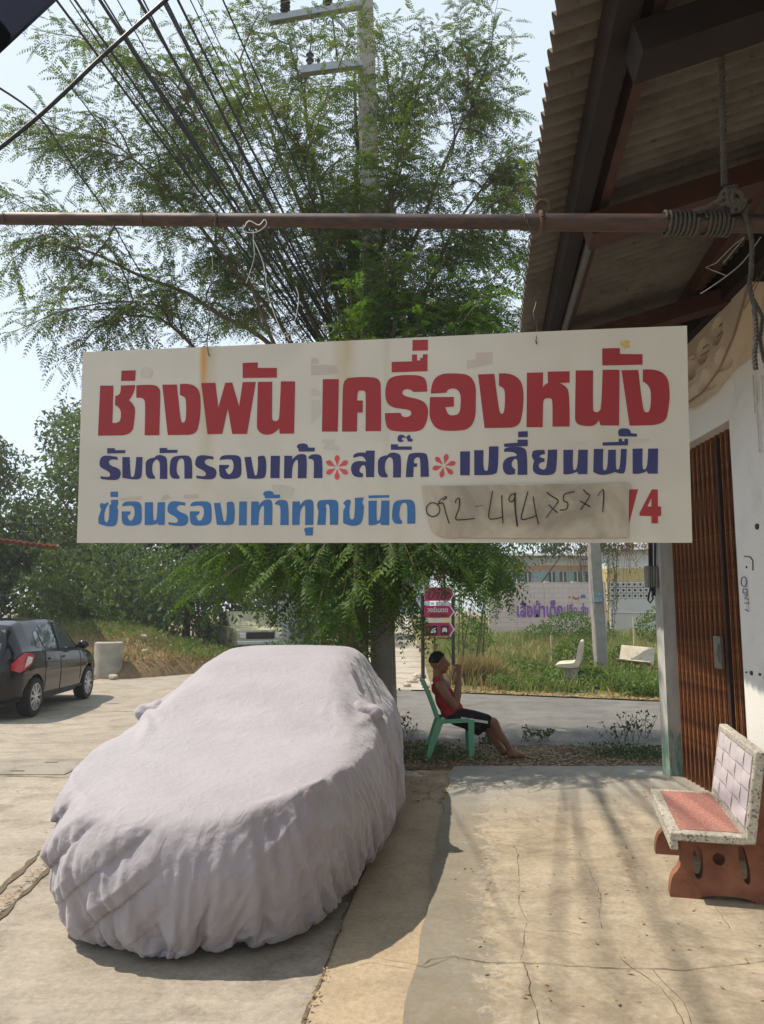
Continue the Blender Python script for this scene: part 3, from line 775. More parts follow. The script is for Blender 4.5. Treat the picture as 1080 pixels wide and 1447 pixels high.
# note with a handwritten number
M_note = NT('note_paper', 0.35, 0.5); nn_ = M_note.noise(2.5, 5, 0.6, dist=1.0)
M_note.color(M_note.mix(M_note.ramp(nn_, [(0.4, 0), (0.62, 1)]), (0.25, 0.21, 0.15), (0.45, 0.385, 0.29))); M_note.bump(nn_, 0.25, 0.02); M_note = M_note.m  # pale and dark patches in the colour stand for reflections on wavy film
nb = [(597, 688), (888, 683), (888, 760), (650, 760), (622, 757), (604, 745)]
note = thing('note_sheet', SO + sx * 0.5 + sz * 0.1, 'tan taped note with handwritten phone number at the lower right of the sign', 'note')
lp = [V((*S2(p[0], p[1]), 0)) for p in chaikin([(597, 688), (740, 685), (889, 683), (888, 720), (888, 760), (760, 761), (650, 760), (625, 762, 1), (605, 745, 1)], 2)]
mb = MB(); mb.prism([Sp(p.x, p.y, wav(p.x, p.y) * 0.3 + 0.011) for p in lp], -sn * 0.0015); mb.build('paper', M_note, note)
M_mark = simple('marker_black', (0.02, 0.018, 0.018), 0.5)
k6 = 1080 / 330
def hw(pts, w=1.6, n=5):
    q = [(620 + a / k6, 590 + b / k6) for a, b in pts]; q3 = spline([(a, b, 0) for a, b in q], n) if len(q) > 2 else [V((a, b, 0)) for a, b in q]
    out = []
    for p in q3:
        u, v = S2(p.x, p.y); out.append(Sp(u, v, wav(u, v) * 0.3 + 0.0145))
    m_ = MB(); m_.tube(out, w * 0.0013, 5); m_.build('pen_stroke', M_mark, note)
z0 = (-75 * k6 / k6)
hw([(-24 + 31 * cos(a), 428 + 32 * sin(a)) for a in [i * 2 * pi / 10 - 1 for i in range(11)]])
hw([(22, 385), (38, 372), (30, 368), (8, 385), (2, 402), (22, 398), (34, 440), (50, 492)])
hw([(78, 398), (85, 378), (98, 380), (96, 420), (80, 470), (110, 474), (168, 468)])
hw([(170, 415), (205, 408)], 0.8)
hw([(250, 343), (240, 400), (233, 465), (260, 470), (295, 462)]); hw([(292, 362), (294, 420), (298, 492)])
hw([(358, 352), (335, 360), (325, 383), (340, 392), (352, 372), (356, 352)]); hw([(353, 358), (355, 430), (364, 505)], 2.4)
hw([(412, 345), (395, 410), (382, 470), (415, 468), (452, 455)]); hw([(437, 368), (446, 430), (462, 495)])
hw([(500, 348), (525, 368), (552, 388), (525, 425), (495, 466)]); hw([(508, 405), (548, 442)])
hw([(628, 345), (600, 350), (580, 360), (577, 386), (596, 398), (590, 425), (560, 430)])
hw([(668, 335), (680, 350), (696, 365), (675, 400), (655, 428)]); hw([(652, 388), (700, 415)])
hw([(732, 366), (755, 335), (762, 360), (757, 440)])
# yellow scrap stuck on the top right
glyph(3, '780,45 800,48 805,40 830,45 822,60 830,75 812,76 800,84 795,70 782,66', simple('yellow_scrap', (0.5, 0.36, 0.09), 0.6), 'sticker_scrap')

# ================================================================ PIPE, WIRES, ROPES
pipe_a, pipe_b = P(-80, 308, 3.45), P(1180, 317, 2.62)
M_pipe = NT('pipe_rust', 0.55, 0.4, 0.2); n = M_pipe.noise(9, 8, 0.7, vec=M_pipe.mapping((1, 4, 4)))
M_pipe.color(M_pipe.mix(M_pipe.ramp(n, [(0.4, 0), (0.65, 1)]), (0.035, 0.028, 0.026), (0.085, 0.042, 0.03))); M_pipe.bump(n, 0.3, 0.004); M_pipe = M_pipe.m
def pp(px): # point on the pipe axis seen at px
    lo, hi = 0.0, 1.0
    for _ in range(40):
        m = (lo + hi) / 2; q = pipe_a.lerp(pipe_b, m) - CAM
        x_ = 540 + F * q.dot(_r_) / q.dot(_f)
        if x_ < px: lo = m
        else: hi = m
    return pipe_a.lerp(pipe_b, lo)
_r_ = V((cos(YAW), sin(YAW), 0))
pd = (pipe_b - pipe_a).normalized()
PR = 0.029
pipe = thing('hanger_pipe', (pipe_a + pipe_b) / 2, 'rusty steel pipe crossing overhead that the sign hangs from', 'pipe')
mb = MB(); mb.tube([pipe_a, pp(742)], PR, 16); mb.build('thin_tube', M_pipe, pipe, smooth=True, sharp=60)
mb = MB(); mb.tube([pp(736), pipe_b], PR + 0.004, 16); mb.build('thick_tube', M_pipe, pipe, smooth=True, sharp=60)
mb = MB()
for px in (768,):
    c = pp(px); q = [c + V((0.0, 0, PR)) + V((0.028 * cos(a), 0.0, 0.03 + 0.03 * sin(a))) for a in [i * 2 * pi / 14 for i in range(15)]]
    mb.tube(q, 0.008, 6); mb.tube([c + pd * -0.012 + (V((0, -1, 0)) * cos(a) + V((0, 0, 1)) * sin(a)) * (PR + 0.009) for a in [i * 2 * pi / 14 for i in range(15)]], 0.009, 6)
mb.build('ring_hook', simple('hook_rust', (0.09, 0.05, 0.035), 0.8), pipe)
M_wire = simple('wire_dark', (0.05, 0.045, 0.04), 0.5)
M_wirew = simple('wire_white', (0.6, 0.58, 0.55), 0.5)
def loopround(c, r=PR + 0.005, n=12, tw=0.006): # a turn of wire round the pipe
    return [c + pd * (tw * i / n) + (V((0, -1, 0)) * cos(2 * pi * i / n) + V((0, 0, 1)) * sin(2 * pi * i / n)) * r for i in range(n + 1)]
def hanger(px_top, px_bot, py_bot, mat, label, twist=0.01):
    c = pp(px_top); u, v = S2(px_bot, py_bot); b = Sp(u, v, 0.012)
    mb = MB(); start = c + V((0, -PR - 0.004, 0)); pts = loopround(c)
    n = 22
    for i in range(1, n + 1):
        t = i / n; pts.append(start.lerp(b, t) + V((twist * noise.noise(V((t * 5, px_top, 0))), twist * 0.6 * noise.noise(V((t * 5, 2, px_top))), 0)))
    pts += [b + sx * 0.004 - sz * 0.01, b + sn * -0.016 - sz * 0.008, b + sn * -0.02 + sz * 0.03]
    mb.tube(pts, 0.0022, 5)
    o = mb.build('hanging_wire', mat); return tag(o, label, 'wire', 'wires the sign hangs on')
hanger(307, 296, 500, M_wire, 'left dark wire that ties the white sign board to the pipe', 0.03)
hanger(740, 757, 483, M_wire, 'right dark wire tying the sign board to the pipe beside the roof edge', 0.06)
# loose white loop in the middle
mb = MB(); q = [P(a, b, 3.0) for a, b in ((345, 322), (352, 312), (366, 318), (374, 310), (376, 318), (362, 328), (345, 327), (344, 318))]
mb.tube(spline(q, 4), 0.0022, 5); q = [P(a, b, 3.0) for a, b in ((358, 338), (372, 372), (380, 420), (398, 468), (408, 474), (418, 448), (422, 420), (418, 405))]; mb.tube(spline(q, 5), 0.0018, 5)
q = [P(a, b, 3.0) for a, b in ((358, 325), (358, 340), (359, 365), (348, 400))]; mb.tube(spline(q, 5), 0.0015, 5)
q = [P(a, b, 3.0) for a, b in ((400, 478), (404, 470), (410, 482), (416, 470), (424, 478))]; mb.tube(spline(q, 5), 0.0015, 5)
tag(mb.build('loose_wire', M_wirew), 'thin white wire loops dangling from the middle of the pipe above the sign', 'wire')
mb = MB()
for px in (8, 202):
    mb.tube(loopround(pp(px)) + [pp(px) + V((0.01, -PR - 0.01, -0.04)), pp(px) + V((0.03, -PR, -0.045))], 0.002, 5)
tag(mb.build('tie_wire', M_wire), 'short scraps of tie wire wound on the left end of the pipe', 'wire')
# ropes: three strands twisted
M_rope = simple('rope_grey', (0.085, 0.08, 0.07), 0.9, 0.1, var=0.35, scale=25, bump=0.4, bscale=300)
def rope(pts, r, mat, lay=None, n=5):
    pts = [V(p) for p in pts]; lay = lay or r * 7; mb = MB()
    L = [0]
    for a, b in zip(pts[:-1], pts[1:]): L.append(L[-1] + (b - a).length)
    m = max(8, int(L[-1] / (lay / 9))); cen = []; j = 0
    for i in range(m + 1):
        s_ = L[-1] * i / m
        while j < len(L) - 2 and L[j + 1] < s_: j += 1
        cen.append(pts[j].lerp(pts[j + 1], (s_ - L[j]) / max(1e-9, L[j + 1] - L[j])))
    t0 = (cen[1] - cen[0]).normalized(); a = t0.orthogonal().normalized(); fr = []
    for i in range(m + 1):
        t = (cen[min(i + 1, m)] - cen[max(i - 1, 0)]).normalized(); a = (a - t * a.dot(t)).normalized(); fr.append((a.copy(), t.cross(a)))
    for k in range(3):
        q = []
        for i in range(m + 1):
            ph = 2 * pi * (L[-1] * i / m / lay + k / 3); q.append(cen[i] + (fr[i][0] * cos(ph) + fr[i][1] * sin(ph)) * r * 0.52)
        mb.tube(q, r * 0.52, n)
    return mb
yr = pp(1025).y
rp = thing('tied_rope', pp(1028), 'grey twisted rope coming down from the roof and knotted round the pipe', 'rope')
top = P(1014, -60, yr - 0.02); kn = P(1024, 262, yr - 0.05)
mb = rope([top, top.lerp(kn, 0.5) + V((0.004, 0, 0)), kn], 0.0125, M_rope, 0.055); mb.build('rope_run', M_rope, rp, smooth=True)
coil = []
def coilpts(p0, p1, turns, r=PR + 0.014):
    a, b = pp(p0), pp(p1); n = turns * 14
    return [a.lerp(b, i / n) + (V((0, -1, 0)) * cos(2 * pi * i / 14) + V((0, 0, 1)) * sin(2 * pi * i / 14)) * r for i in range(n + 1)]
mb = rope(coilpts(938, 982, 7), 0.0065, M_rope, 0.034); mb.build('rope_coil', M_rope, rp, smooth=True)
mb = rope(coilpts(993, 1030, 6), 0.0065, M_rope, 0.034); mb.build('rope_coil', M_rope, rp, smooth=True)
kc = P(1035, 282, yr - 0.06)
rr_ = random.Random(3)
for k in range(4):
    ax = V((rr_.uniform(-1, 1), rr_.uniform(-1, 1), rr_.uniform(-1, 1))).normalized(); a_ = ax.orthogonal().normalized(); b_ = ax.cross(a_)
    q = [kc + (a_ * cos(t) * rr_.uniform(0.95, 1.05) + b_ * sin(t)) * 0.042 + ax * 0.02 * sin(3 * t) for t in [i * 2 * pi / 16 for i in range(17)]]
    mb = rope(q, 0.0095, M_rope, 0.042); mb.build('rope_knot', M_rope, rp, smooth=True)
mb = rope([pp(975) + V((0, -PR - 0.01, PR)), P(1000, 292, yr - 0.06), kc + V((-0.03, -0.02, 0.0))], 0.0085, M_rope, 0.04); mb.build('rope_end', M_rope, rp, smooth=True)
mb = rope([P(1058, 290, yr - 0.04)] + [P(a, b, yr - 0.05) for a, b in ((1052, 300), (1060, 325), (1063, 345), (1062, 380), (1059, 405), (1066, 432), (1069, 470), (1066, 500), (1068, 522))], 0.0095, M_rope, 0.045); mb.build('rope_tail', M_rope, rp, smooth=True)
mb = rope([P(a, b, yr - 0.02) for a, b in ((1066, 425), (1078, 448), (1074, 480), (1080, 510), (1090, 520))], 0.007, M_rope, 0.04); mb.build('rope_tail', M_rope, rp, smooth=True)
mb = MB(); q = [P(a, b, yr - 0.02) for a, b in ((1052, 335), (1035, 348), (1012, 372), (997, 378), (1010, 383), (1028, 390))]; mb.tube(q, 0.0016, 5)
q = [P(a, b, yr - 0.02) for a, b in ((1052, 336), (1036, 355), (1022, 372))]; mb.tube(q, 0.0016, 5); q = [P(a, b, yr - 0.02) for a, b in ((1075, 335), (1050, 370), (1020, 395), (990, 415))]; mb.tube(spline(q, 4), 0.002, 5)
tag(mb.build('bent_wire', simple('bare_wire', (0.28, 0.25, 0.22), 0.5)), 'thin bent bare wire dangling below the rope knot at the pipe', 'wire')
# thin conduits hanging beside the rope on the wall
mb = MB()
for px, t_, b_ in ((1064, 530, 585), (1068, 540, 570), (1076, 530, 700), (1070, 585, 640)):
    a, b = wall_xyz(px, t_, 0.02), wall_xyz(px + 2, b_, 0.02); mb.tube([a, V((a.x, a.y, b.z))], 0.006, 6)
tag(mb.build('wall_conduit', simple('conduit_white', (0.55, 0.53, 0.48), 0.5)), 'thin white plastic conduits running down the shop wall beside the rope end', 'conduit')
mb = MB()
for k in range(4):
    q = []
    for i in range(25):
        t = i / 24; px = 975 + 115 * t; py = 492 - 150 * t + 6 * k + 14 * sin(pi * t) * (1 + 0.4 * k); p_ = wall_xyz(px, py, 0.08 + 0.01 * k); q.append(p_)
    mb.tube(q, 0.006 - 0.001 * k, 6)
tag(mb.build('wall_cables', simple('cable_brown', (0.12, 0.09, 0.07), 0.7)), 'bundle of brown cables strung along the top of the shop wall under the roof', 'cable')
# ================================================================ PARKED CAR UNDER A GREY COVER
CCx0, CCy0 = -1.13, 3.79                       # middle of the front bumper
cang = R(-4.4)                                  # heading of the car's length, to the right going away
cdir = V((-sin(cang), cos(cang), 0)); cside = V((cos(cang), sin(cang), 0))
LC, WH = 4.3, 0.895
cov = thing('covered_car', (CCx0 + cdir.x * 2.1, CCy0 + cdir.y * 2.1, 0), 'parked sedan wrapped in a wrinkled pale grey fabric cover beside the shop pad', 'car')
prof = [(-0.05, 0.62), (0.0, 0.655), (0.12, 0.70), (0.35, 0.745), (0.8, 0.80), (1.2, 0.86), (1.45, 0.93), (1.9, 1.12), (2.35, 1.275), (2.8, 1.335), (3.2, 1.33), (3.6, 1.25), (3.95, 1.06), (4.15, 0.93), (4.27, 0.8), (4.35, 0.72)]
def interp(tab, x):
    if x <= tab[0][0]: return tab[0][1]
    for (a, b), (c, d) in zip(tab[:-1], tab[1:]):
        if x <= c:
            t = (x - a) / (c - a); t = t * t * (3 - 2 * t) * 0.5 + t * 0.5; return b + (d - b) * t
    return tab[-1][1]
belt = [(0.0, 0.64), (0.15, 0.675), (0.4, 0.715), (1.2, 0.79), (2.0, 0.83), (3.3, 0.86), (4.1, 0.82), (4.35, 0.7)]
def outline(th):
    """plan outline, th=0 at the front going round; returns (side, along)"""
    c, s_ = cos(th), sin(th)                # c: towards front
    ex = 2.9 if c > 0 else 4.0
    r = (abs(c) ** ex + abs(s_) ** ex) ** (-1 / ex)
    return (WH * r * s_, LC / 2 - (LC / 2) * r * c)
def topz(sx_, al):
    """height of the draped cover over the car"""
    bz = interp(belt, al); pz = interp(prof, al)
    gh = max(0.0, pz - bz)
    # greenhouse half width: narrower than the body
    cab = min(1, max(0, (al - 1.25) / 0.7)) * min(1, max(0, (4.25 - al) / 0.4))
    hw_ = 0.86 * (1 - cab) + 0.75 * cab; sl = 0.10 * (1 - cab) + 0.20 * cab
    u = (abs(sx_) - hw_ + sl * 0.4) / sl
    f = 1 / (1 + math.exp(min(50, 4.2 * u)))
    crown = 1 - 0.06 * (sx_ / WH) ** 2 * (gh > 0)
    return bz * (1 - 0.05 * (abs(sx_) / WH) ** 6) + gh * f * crown
# ---- the cloth is let fall over the body of the car, so that it folds as real fabric does
def norm_outline(a, b):
    """square grid direction -> point on the plan outline"""
    ex = 2.9 if b < 0 else 4.0
    k = (abs(a) ** ex + abs(b) ** ex) ** (1 / ex)
    return (a / k * WH, b / k * LC / 2) if k > 1e-9 else (0.0, 0.0)
body_rows = []
for i in range(55):
    row = []
    for j in range(160):
        th = 2 * pi * j / 160; ox, oa = outline(th)
        if i <= 40:
            t = (i / 40) ** 0.85; x_, y_ = ox * t, LC / 2 + (oa - LC / 2) * t; z_ = topz(x_, y_) - 0.012; k = 1 - 0.02 * t / WH
            x_ *= k; y_ = LC / 2 + (y_ - LC / 2) * k
        else:
            d = (i - 40) / 14; z0 = topz(ox, oa) - 0.012; z_ = z0 + (0.12 - z0) * d
            bul = 0.055 * sin(pi * min(1, d * 1.1)) - 0.12 * max(0, d - 0.55) - 0.02
            x_ = ox * (1 + bul / WH); y_ = LC / 2 + (oa - LC / 2) * (1 + bul * 1.2 / (LC / 2))
        row.append(V((x_, y_, z_)))
    body_rows.append(row)
M_tmp = bpy.data.materials.new('temporary')
mb = MB(); mb.grid(body_rows, True); mb.sphere((0.80, 1.88, 0.85), 0.09, 14, 10, (1, 0.6, 0.8)); mb.sphere((-0.86, 1.98, 0.84), 0.09, 14, 10, (1, 0.6, 0.8))
form = mb.build('cloth_form', M_tmp); form.modifiers.new('collision', 'COLLISION'); form.collision.thickness_outer = 0.008; form.collision.cloth_friction = 20
mb = MB(); mb.face([(-4, -3, 0), (4, -3, 0), (4, 8, 0), (-4, 8, 0)])
floor_form = mb.build('floor_form', M_tmp); floor_form.modifiers.new('collision', 'COLLISION'); floor_form.collision.thickness_outer = 0.005
NCL, NRW, CORE, FLARE = 116, 188, 0.60, 0.16
cloth_rows = []
for i in range(NRW):
    row = []
    for j in range(NCL):
        a = j / (NCL - 1) * 2 - 1; b = i / (NRW - 1) * 2 - 1; r_ = max(abs(a), abs(b)); ox, oy = norm_outline(a, b)
        if r_ <= CORE:
            t = r_ / CORE; x_, y_ = ox * t, LC / 2 + oy * t; z_ = topz(x_, y_) + 0.015
        else:
            d = (r_ - CORE) / (1 - CORE); z0 = topz(ox, LC / 2 + oy) + 0.015; z_ = z0 + (0.13 - z0) * d; f_ = 0.012 + FLARE * d
            x_, y_ = ox * (1 + f_ / WH), LC / 2 + oy * (1 + f_ / (LC / 2))
        row.append(V((x_, y_, z_)))
    cloth_rows.append(row)
mb = MB(); mb.grid(cloth_rows); cloth = mb.build('cloth', M_tmp)
hem_group = cloth.vertex_groups.new(name='hem')
hem_group.add([i * NCL + j for i in range(NRW) for j in range(NCL) if min(i, j, NRW - 1 - i, NCL - 1 - j) < 2], 1.0, 'REPLACE')
cm = cloth.modifiers.new('cloth', 'CLOTH'); cs = cm.settings
cs.quality = 5; cs.mass = 0.3; cs.tension_stiffness = 30; cs.compression_stiffness = 30; cs.shear_stiffness = 10; cs.bending_stiffness = 0.01; cs.air_damping = 2
cs.vertex_group_shrink = 'hem'; cs.shrink_min = -0.10; cs.shrink_max = 0.14
cm.collision_settings.distance_min = 0.006; cm.collision_settings.collision_quality = 2; cm.collision_settings.use_self_collision = False
cm.point_cache.frame_start = 1; cm.point_cache.frame_end = 60
for frame in range(1, 31): scene.frame_set(frame)
dg = bpy.context.evaluated_depsgraph_get(); ev = cloth.evaluated_get(dg); me = ev.to_mesh()
cl = np.array([tuple(v.co + cloth.location) for v in me.vertices], dtype=float).reshape(NRW, NCL, 3)
ev.to_mesh_clear(); scene.frame_set(1)
for o in (cloth, form, floor_form): bpy.data.objects.remove(o, do_unlink=True)
print('cloth extent', cl.min((0, 1)), cl.max((0, 1)))
def up2(a, ax):
    """double the rows with a cubic in between"""
    a = np.moveaxis(a, ax, 0); p = np.concatenate([a[:1] * 2 - a[1:2], a, a[-1:] * 2 - a[-2:-1]]); m = (-p[:-3] + 9 * p[1:-2] + 9 * p[2:-1] - p[3:]) / 16
    o = np.empty((2 * len(a) - 1,) + a.shape[1:]); o[::2] = a; o[1::2] = m; return np.moveaxis(o, 0, ax)
cl = up2(up2(cl, 0), 1); front_ = up2(cl[:230], 0); cl = np.concatenate([front_, cl[230:]])
for _k in range(2):
    cl[1:-1] = cl[1:-1] * 0.5 + (cl[:-2] + cl[2:]) * 0.25; cl[:, 1:-1] = cl[:, 1:-1] * 0.5 + (cl[:, :-2] + cl[:, 2:]) * 0.25
du = np.gradient(cl, axis=1); dv = np.gradient(cl, axis=0); Nn = np.cross(du, dv); Nn /= np.maximum(1e-9, np.linalg.norm(Nn, axis=2, keepdims=True))
if Nn[cl.shape[0] // 2, cl.shape[1] // 2, 2] < 0: Nn = -Nn
out = []
def sharpn(q): return 0.42 - 1.5 * abs(noise.noise(q)) - 0.6 * abs(noise.noise(q * 1.9 + V((3, 4, 1))))
for i in range(cl.shape[0]):
    row = []
    for j in range(cl.shape[1]):
        x_, y_, z_ = cl[i, j]; lp = V((x_, y_, z_)); nz = Nn[i, j, 2]; side = min(1.0, max(0.0, (0.93 - nz) / 0.5)); w_ = V((noise.noise(lp * 2.0), noise.noise(lp * 2.0 + V((9, 0, 2))), 0)) * 0.5
        d = 0.0022 * sharpn(lp * 5.0 + w_) * (0.3 + 0.7 * side) + 0.0008 * sharpn(lp * 17.0)
        if side > 0:
            d += side * (0.010 * sharpn(V((x_ * 7 + w_.x, y_ * 7, z_ * 2.0 + w_.y))) + 0.0045 * sharpn(V((x_ * 19, y_ * 19 + w_.x, z_ * 6.0))))
            if y_ < 0.7 and x_ < 0.1:                     # long drags across the left half of the nose
                k = min(1, (0.1 - x_) / 0.3) * min(1, (0.7 - y_) / 0.4); g = (z_ - 0.25) - (x_ + 0.8) * 0.8 + 0.04 * noise.noise(lp * 3)
                tri = abs(((g * 4.2) % 1.0) - 0.35) * 1.6; fade = min(1, z_ / 0.25) * min(1, max(0, (0.72 - z_) / 0.15))
                d += side * k * fade * 0.055 * (0.55 - tri) * (0.8 + 0.9 * noise.noise(V((g * 2.0, x_ * 1.5, 3))))
            if y_ < 0.8 and x_ > 0.35:
                d += side * min(1, (x_ - 0.35) / 0.25) * min(1, (0.8 - y_) / 0.3) * min(1, z_ / 0.2) * 0.022 * sharpn(lp * 5.5 + V((2, 8, 1)))
        n_ = Nn[i, j]; q = (x_ + n_[0] * d, y_ + n_[1] * d, max(0.004, z_ + n_[2] * d))
        row.append(V((CCx0, CCy0, 0)) + cside * q[0] + cdir * q[1] + V((0, 0, q[2])))
    out.append(row)
mb = MB(); mb.grid(out)
s = NT('cover_cloth', 0.75, 0.25)
n = s.noise(2.2, 6, 0.6); f = s.noise(300, 3, 0.6); dd = s.noise(7, 7, 0.7)
c = s.mix(s.ramp(n, [(0.35, 0), (0.7, 1)]), (0.275, 0.252, 0.272), (0.325, 0.298, 0.322))
c = s.mix(s.math('MULTIPLY', s.ramp(dd, [(0.55, 0), (0.8, 1)]), 0.25), c, (0.34, 0.30, 0.29))
s.color(c)
wv = s.t.nodes.new('ShaderNodeMix'); wv.data_type = 'VECTOR'; wv.inputs[0].default_value = 0.06
wn_ = s.t.nodes.new('ShaderNodeTexNoise'); wn_.inputs['Scale'].default_value = 6; wn_.inputs['Detail'].default_value = 4; s.L(s.co, wn_.inputs['Vector'])
s.L(s.co, wv.inputs[4]); s.L(wn_.outputs['Color'], wv.inputs[5])
v1 = s.vor(12, 'F1', vec=wv.outputs[1]); v2 = s.vor(33, 'F1', vec=wv.outputs[1])
rg = s.math('ABSOLUTE', s.math('SUBTRACT', s.noise(11, 5, 0.55, vec=s.mapping((1, 1, 0.7)), dist=0.6), 0.5)); b0 = s.bump(rg, 0.28, 0.05); b1 = s.bump(v1, 0.12, 0.02, b0); s.bump(s.math('ADD', v2, s.math('MULTIPLY', f, 0.05)), 0.12, 0.012, b1)
s.b.inputs['Sheen Weight'].default_value = 0.25
M_cover = s.m
mb.build('cover', M_cover, cov, smooth=True, fix=True)
# wrapped door mirrors
def mirror_wrap(sgn, al, z, name='mirror_bulge'):
    c = V((CCx0, CCy0, 0)) + cdir * al + V((0, 0, z)); rws = []
    for i in range(15):
        t = i / 14; r = 0.115 * sin(pi * min(1, 0.25 + t * 0.75)) ** 0.7 * (1 + 0.12 * sin(t * 9)); row = []
        for k in range(28):
            a = 2 * pi * k / 28; w_ = 1 + 0.13 * noise.noise(V((cos(a) * 1.5, sin(a) * 1.5, t * 4 + sgn))) + 0.05 * sin(a * 7 + t * 8)
            row.append(c + cside * (sgn * (0.70 + 0.24 * t) - 0.035) + cdir * (cos(a) * r * 0.62 * w_ - 0.03 * t) + V((0, 0, sin(a) * r * 0.78 * w_ + 0.02 * t)))
        rws.append(row)
    m_ = MB(); m_.grid(rws, True); n = len(m_.v); last = rws[-1]; cc = sum(last, V()) / len(last) + cside * sgn * 0.012
    m_.v.append(tuple(cc)); b = 14 * 28
    for k in range(28): m_.f.append((b + k, b + (k + 1) % 28, n)); m_.mi.append(0)
    m_.build(name, M_cover, cov, smooth=True)
mirror_wrap(1, 1.86, 0.90); mirror_wrap(-1, 1.98, 0.87)
M_tyre = simple('tyre_rubber', (0.018, 0.018, 0.018), 0.85, var=0.2)
def disc(c, ax, r0, r1, w, n=24):
    """ring with width w along ax"""
    a = ax.orthogonal().normalized(); b = ax.cross(a); m_ = MB()
    prof_ = [(r0, -w / 2), (r1 * 0.96, -w / 2), (r1, -w * 0.35), (r1, w * 0.35), (r1 * 0.96, w / 2), (r0, w / 2)]
    m_.grid([[c + (a * cos(2 * pi * k / n) + b * sin(2 * pi * k / n)) * r + ax * x for k in range(n)] for r, x in prof_], True)
    return m_
for al in (0.80, 3.42):
    for sg in (1, -1):
        c = V((CCx0, CCy0, 0)) + cdir * al + cside * sg * 0.56 + V((0, 0, 0.305)); m_ = disc(c, cside, 0.12, 0.30, 0.18); m_.sphere(c, 0.13, 12, 6, (0.5, 1, 1)); m_.build('tyre', M_tyre, cov, smooth=True, sharp=40)

# ================================================================ BLACK HATCHBACK (left)
rw, fw = V(G(40, 1012)), V(G(121, 985))
hd = (fw - rw); hd.z = 0; hd.normalize(); hang = atan2(-hd.x, hd.y)
WB = 2.42; HW = 0.83
org = V((rw.x, rw.y, 0)) - V((hd.y, -hd.x, 0)) * (HW - 0.09)       # rear axle, middle
hb = thing('hatchback', (org.x, org.y, 0), 'glossy black hatchback car parked at the left roadside, seen from behind', 'car')
Hm = Matrix.Translation(org) @ Matrix.Rotation(hang, 4, 'Z')
# stations along the car (y from rear axle): zbottom, belt z, roof z, half width body, half width at roof
ST = [(-0.66, 0.42, 0.70, 0.72, 0.50, 0.45), (-0.62, 0.30, 0.92, 0.98, 0.66, 0.55), (-0.55, 0.24, 0.99, 1.22, 0.74, 0.55), (-0.40, 0.22, 1.02, 1.41, 0.80, 0.56), (-0.1, 0.20, 1.00, 1.475, 0.83, 0.575),
      (0.4, 0.19, 0.985, 1.50, 0.84, 0.59), (0.9, 0.19, 0.965, 1.505, 0.84, 0.59), (1.3, 0.19, 0.945, 1.48, 0.84, 0.58), (1.6, 0.19, 0.935, 1.42, 0.84, 0.56), (1.9, 0.19, 0.925, 1.28, 0.84, 0.555),
      (2.15, 0.2, 0.915, 1.10, 0.84, 0.57), (2.35, 0.2, 0.90, 0.99, 0.84, 0.6), (2.6, 0.2, 0.86, 0.945, 0.83, 0.6), (2.9, 0.21, 0.78, 0.88, 0.79, 0.55), (3.08, 0.24, 0.66, 0.78, 0.70, 0.5), (3.16, 0.32, 0.52, 0.60, 0.55, 0.42)]
def stat(y):
    for a, b in zip(ST[:-1], ST[1:]):
        if y <= b[0]:
            t = max(0, (y - a[0]) / (b[0] - a[0])); return [a[k] + (b[k] - a[k]) * t for k in range(1, 6)]
    return list(ST[-1][1:])
def sect(y):
    zb, zl, zr, w, wr_ = stat(y)
    return [(0, zb), (w * 0.7, zb), (w * 0.93, zb + 0.03), (w * 0.975, zb + 0.12), (w * 0.99, zb + (zl - zb) * 0.35), (w * 1.0, zb + (zl - zb) * 0.62), (w * 0.985, zb + (zl - zb) * 0.82), (w * 0.955, zl - 0.015), (w * 0.93, zl),
            (w * 0.93 + (wr_ - w * 0.93) * 0.5, zl + (zr - zl) * 0.52), (wr_ * 1.06, zl + (zr - zl) * 0.84), (wr_ * 0.98, zl + (zr - zl) * 0.95), (wr_ * 0.75, zr - (zr - zl) * 0.015), (0, zr)]
def side_x(y, z):
    q = sect(y)[3:]
    for a, b in zip(q[:-1], q[1:]):
        if z <= b[1]: return a[0] + (b[0] - a[0]) * (z - a[1]) / max(1e-6, b[1] - a[1])
    return q[-1][0]
def arch(y, z, c_, r):
    return (y - c_) ** 2 + (z - 0.30) ** 2 < r * r
ysx = [-0.66 + i * 3.82 / 90 for i in range(91)]
rws = []
for y in ysx:
    q = sect(y); half = []
    for a, b in zip(q[:-1], q[1:]):
        n_ = 3
        for k in range(n_): half.append((a[0] + (b[0] - a[0]) * k / n_, a[1] + (b[1] - a[1]) * k / n_))
    half.append(q[-1])
    # wheel arches: lift the lower edge
    hh = []
    for x_, z_ in half:
        for c_ in (0.0, WB):
            d2 = 0.345 ** 2 - (y - c_) ** 2
            if d2 > 0 and x_ > 0.45:
                zz = 0.30 + sqrt(d2)
                if z_ < zz: z_ = zz; x_ = min(x_, side_x(y, zz) - 0.0) if x_ > 0.75 else x_
        hh.append((x_, z_))
    rws.append([V((x_, y, z_)) for x_, z_ in hh] + [V((-x_, y, z_)) for x_, z_ in hh[-2::-1]])
mb = MB(); mb.grid([[Hm @ p for p in r] for r in rws])
mb.face([Hm @ p for p in rws[0]][::-1]); mb.face([Hm @ p for p in rws[-1]])
sp = NT('black_paint', 0.14, 0.25); sp.color((0.006, 0.006, 0.009)); sp.b.inputs['Coat Weight'].default_value = 0.35; sp.b.inputs['Coat Roughness'].default_value = 0.04
dn = sp.noise(6, 7, 0.7); sp.rough(sp.ramp(dn, [(0.3, 0.08), (0.8, 0.22)])); M_black = sp.m
mb.build('body', M_black, hb, smooth=True, sharp=42)
M_glass = NT('car_glass', 0.05, 0.8); M_glass.color((0.06, 0.075, 0.08)); M_glass.b.inputs['Coat Weight'].default_value = 1.0; M_glass = M_glass.m
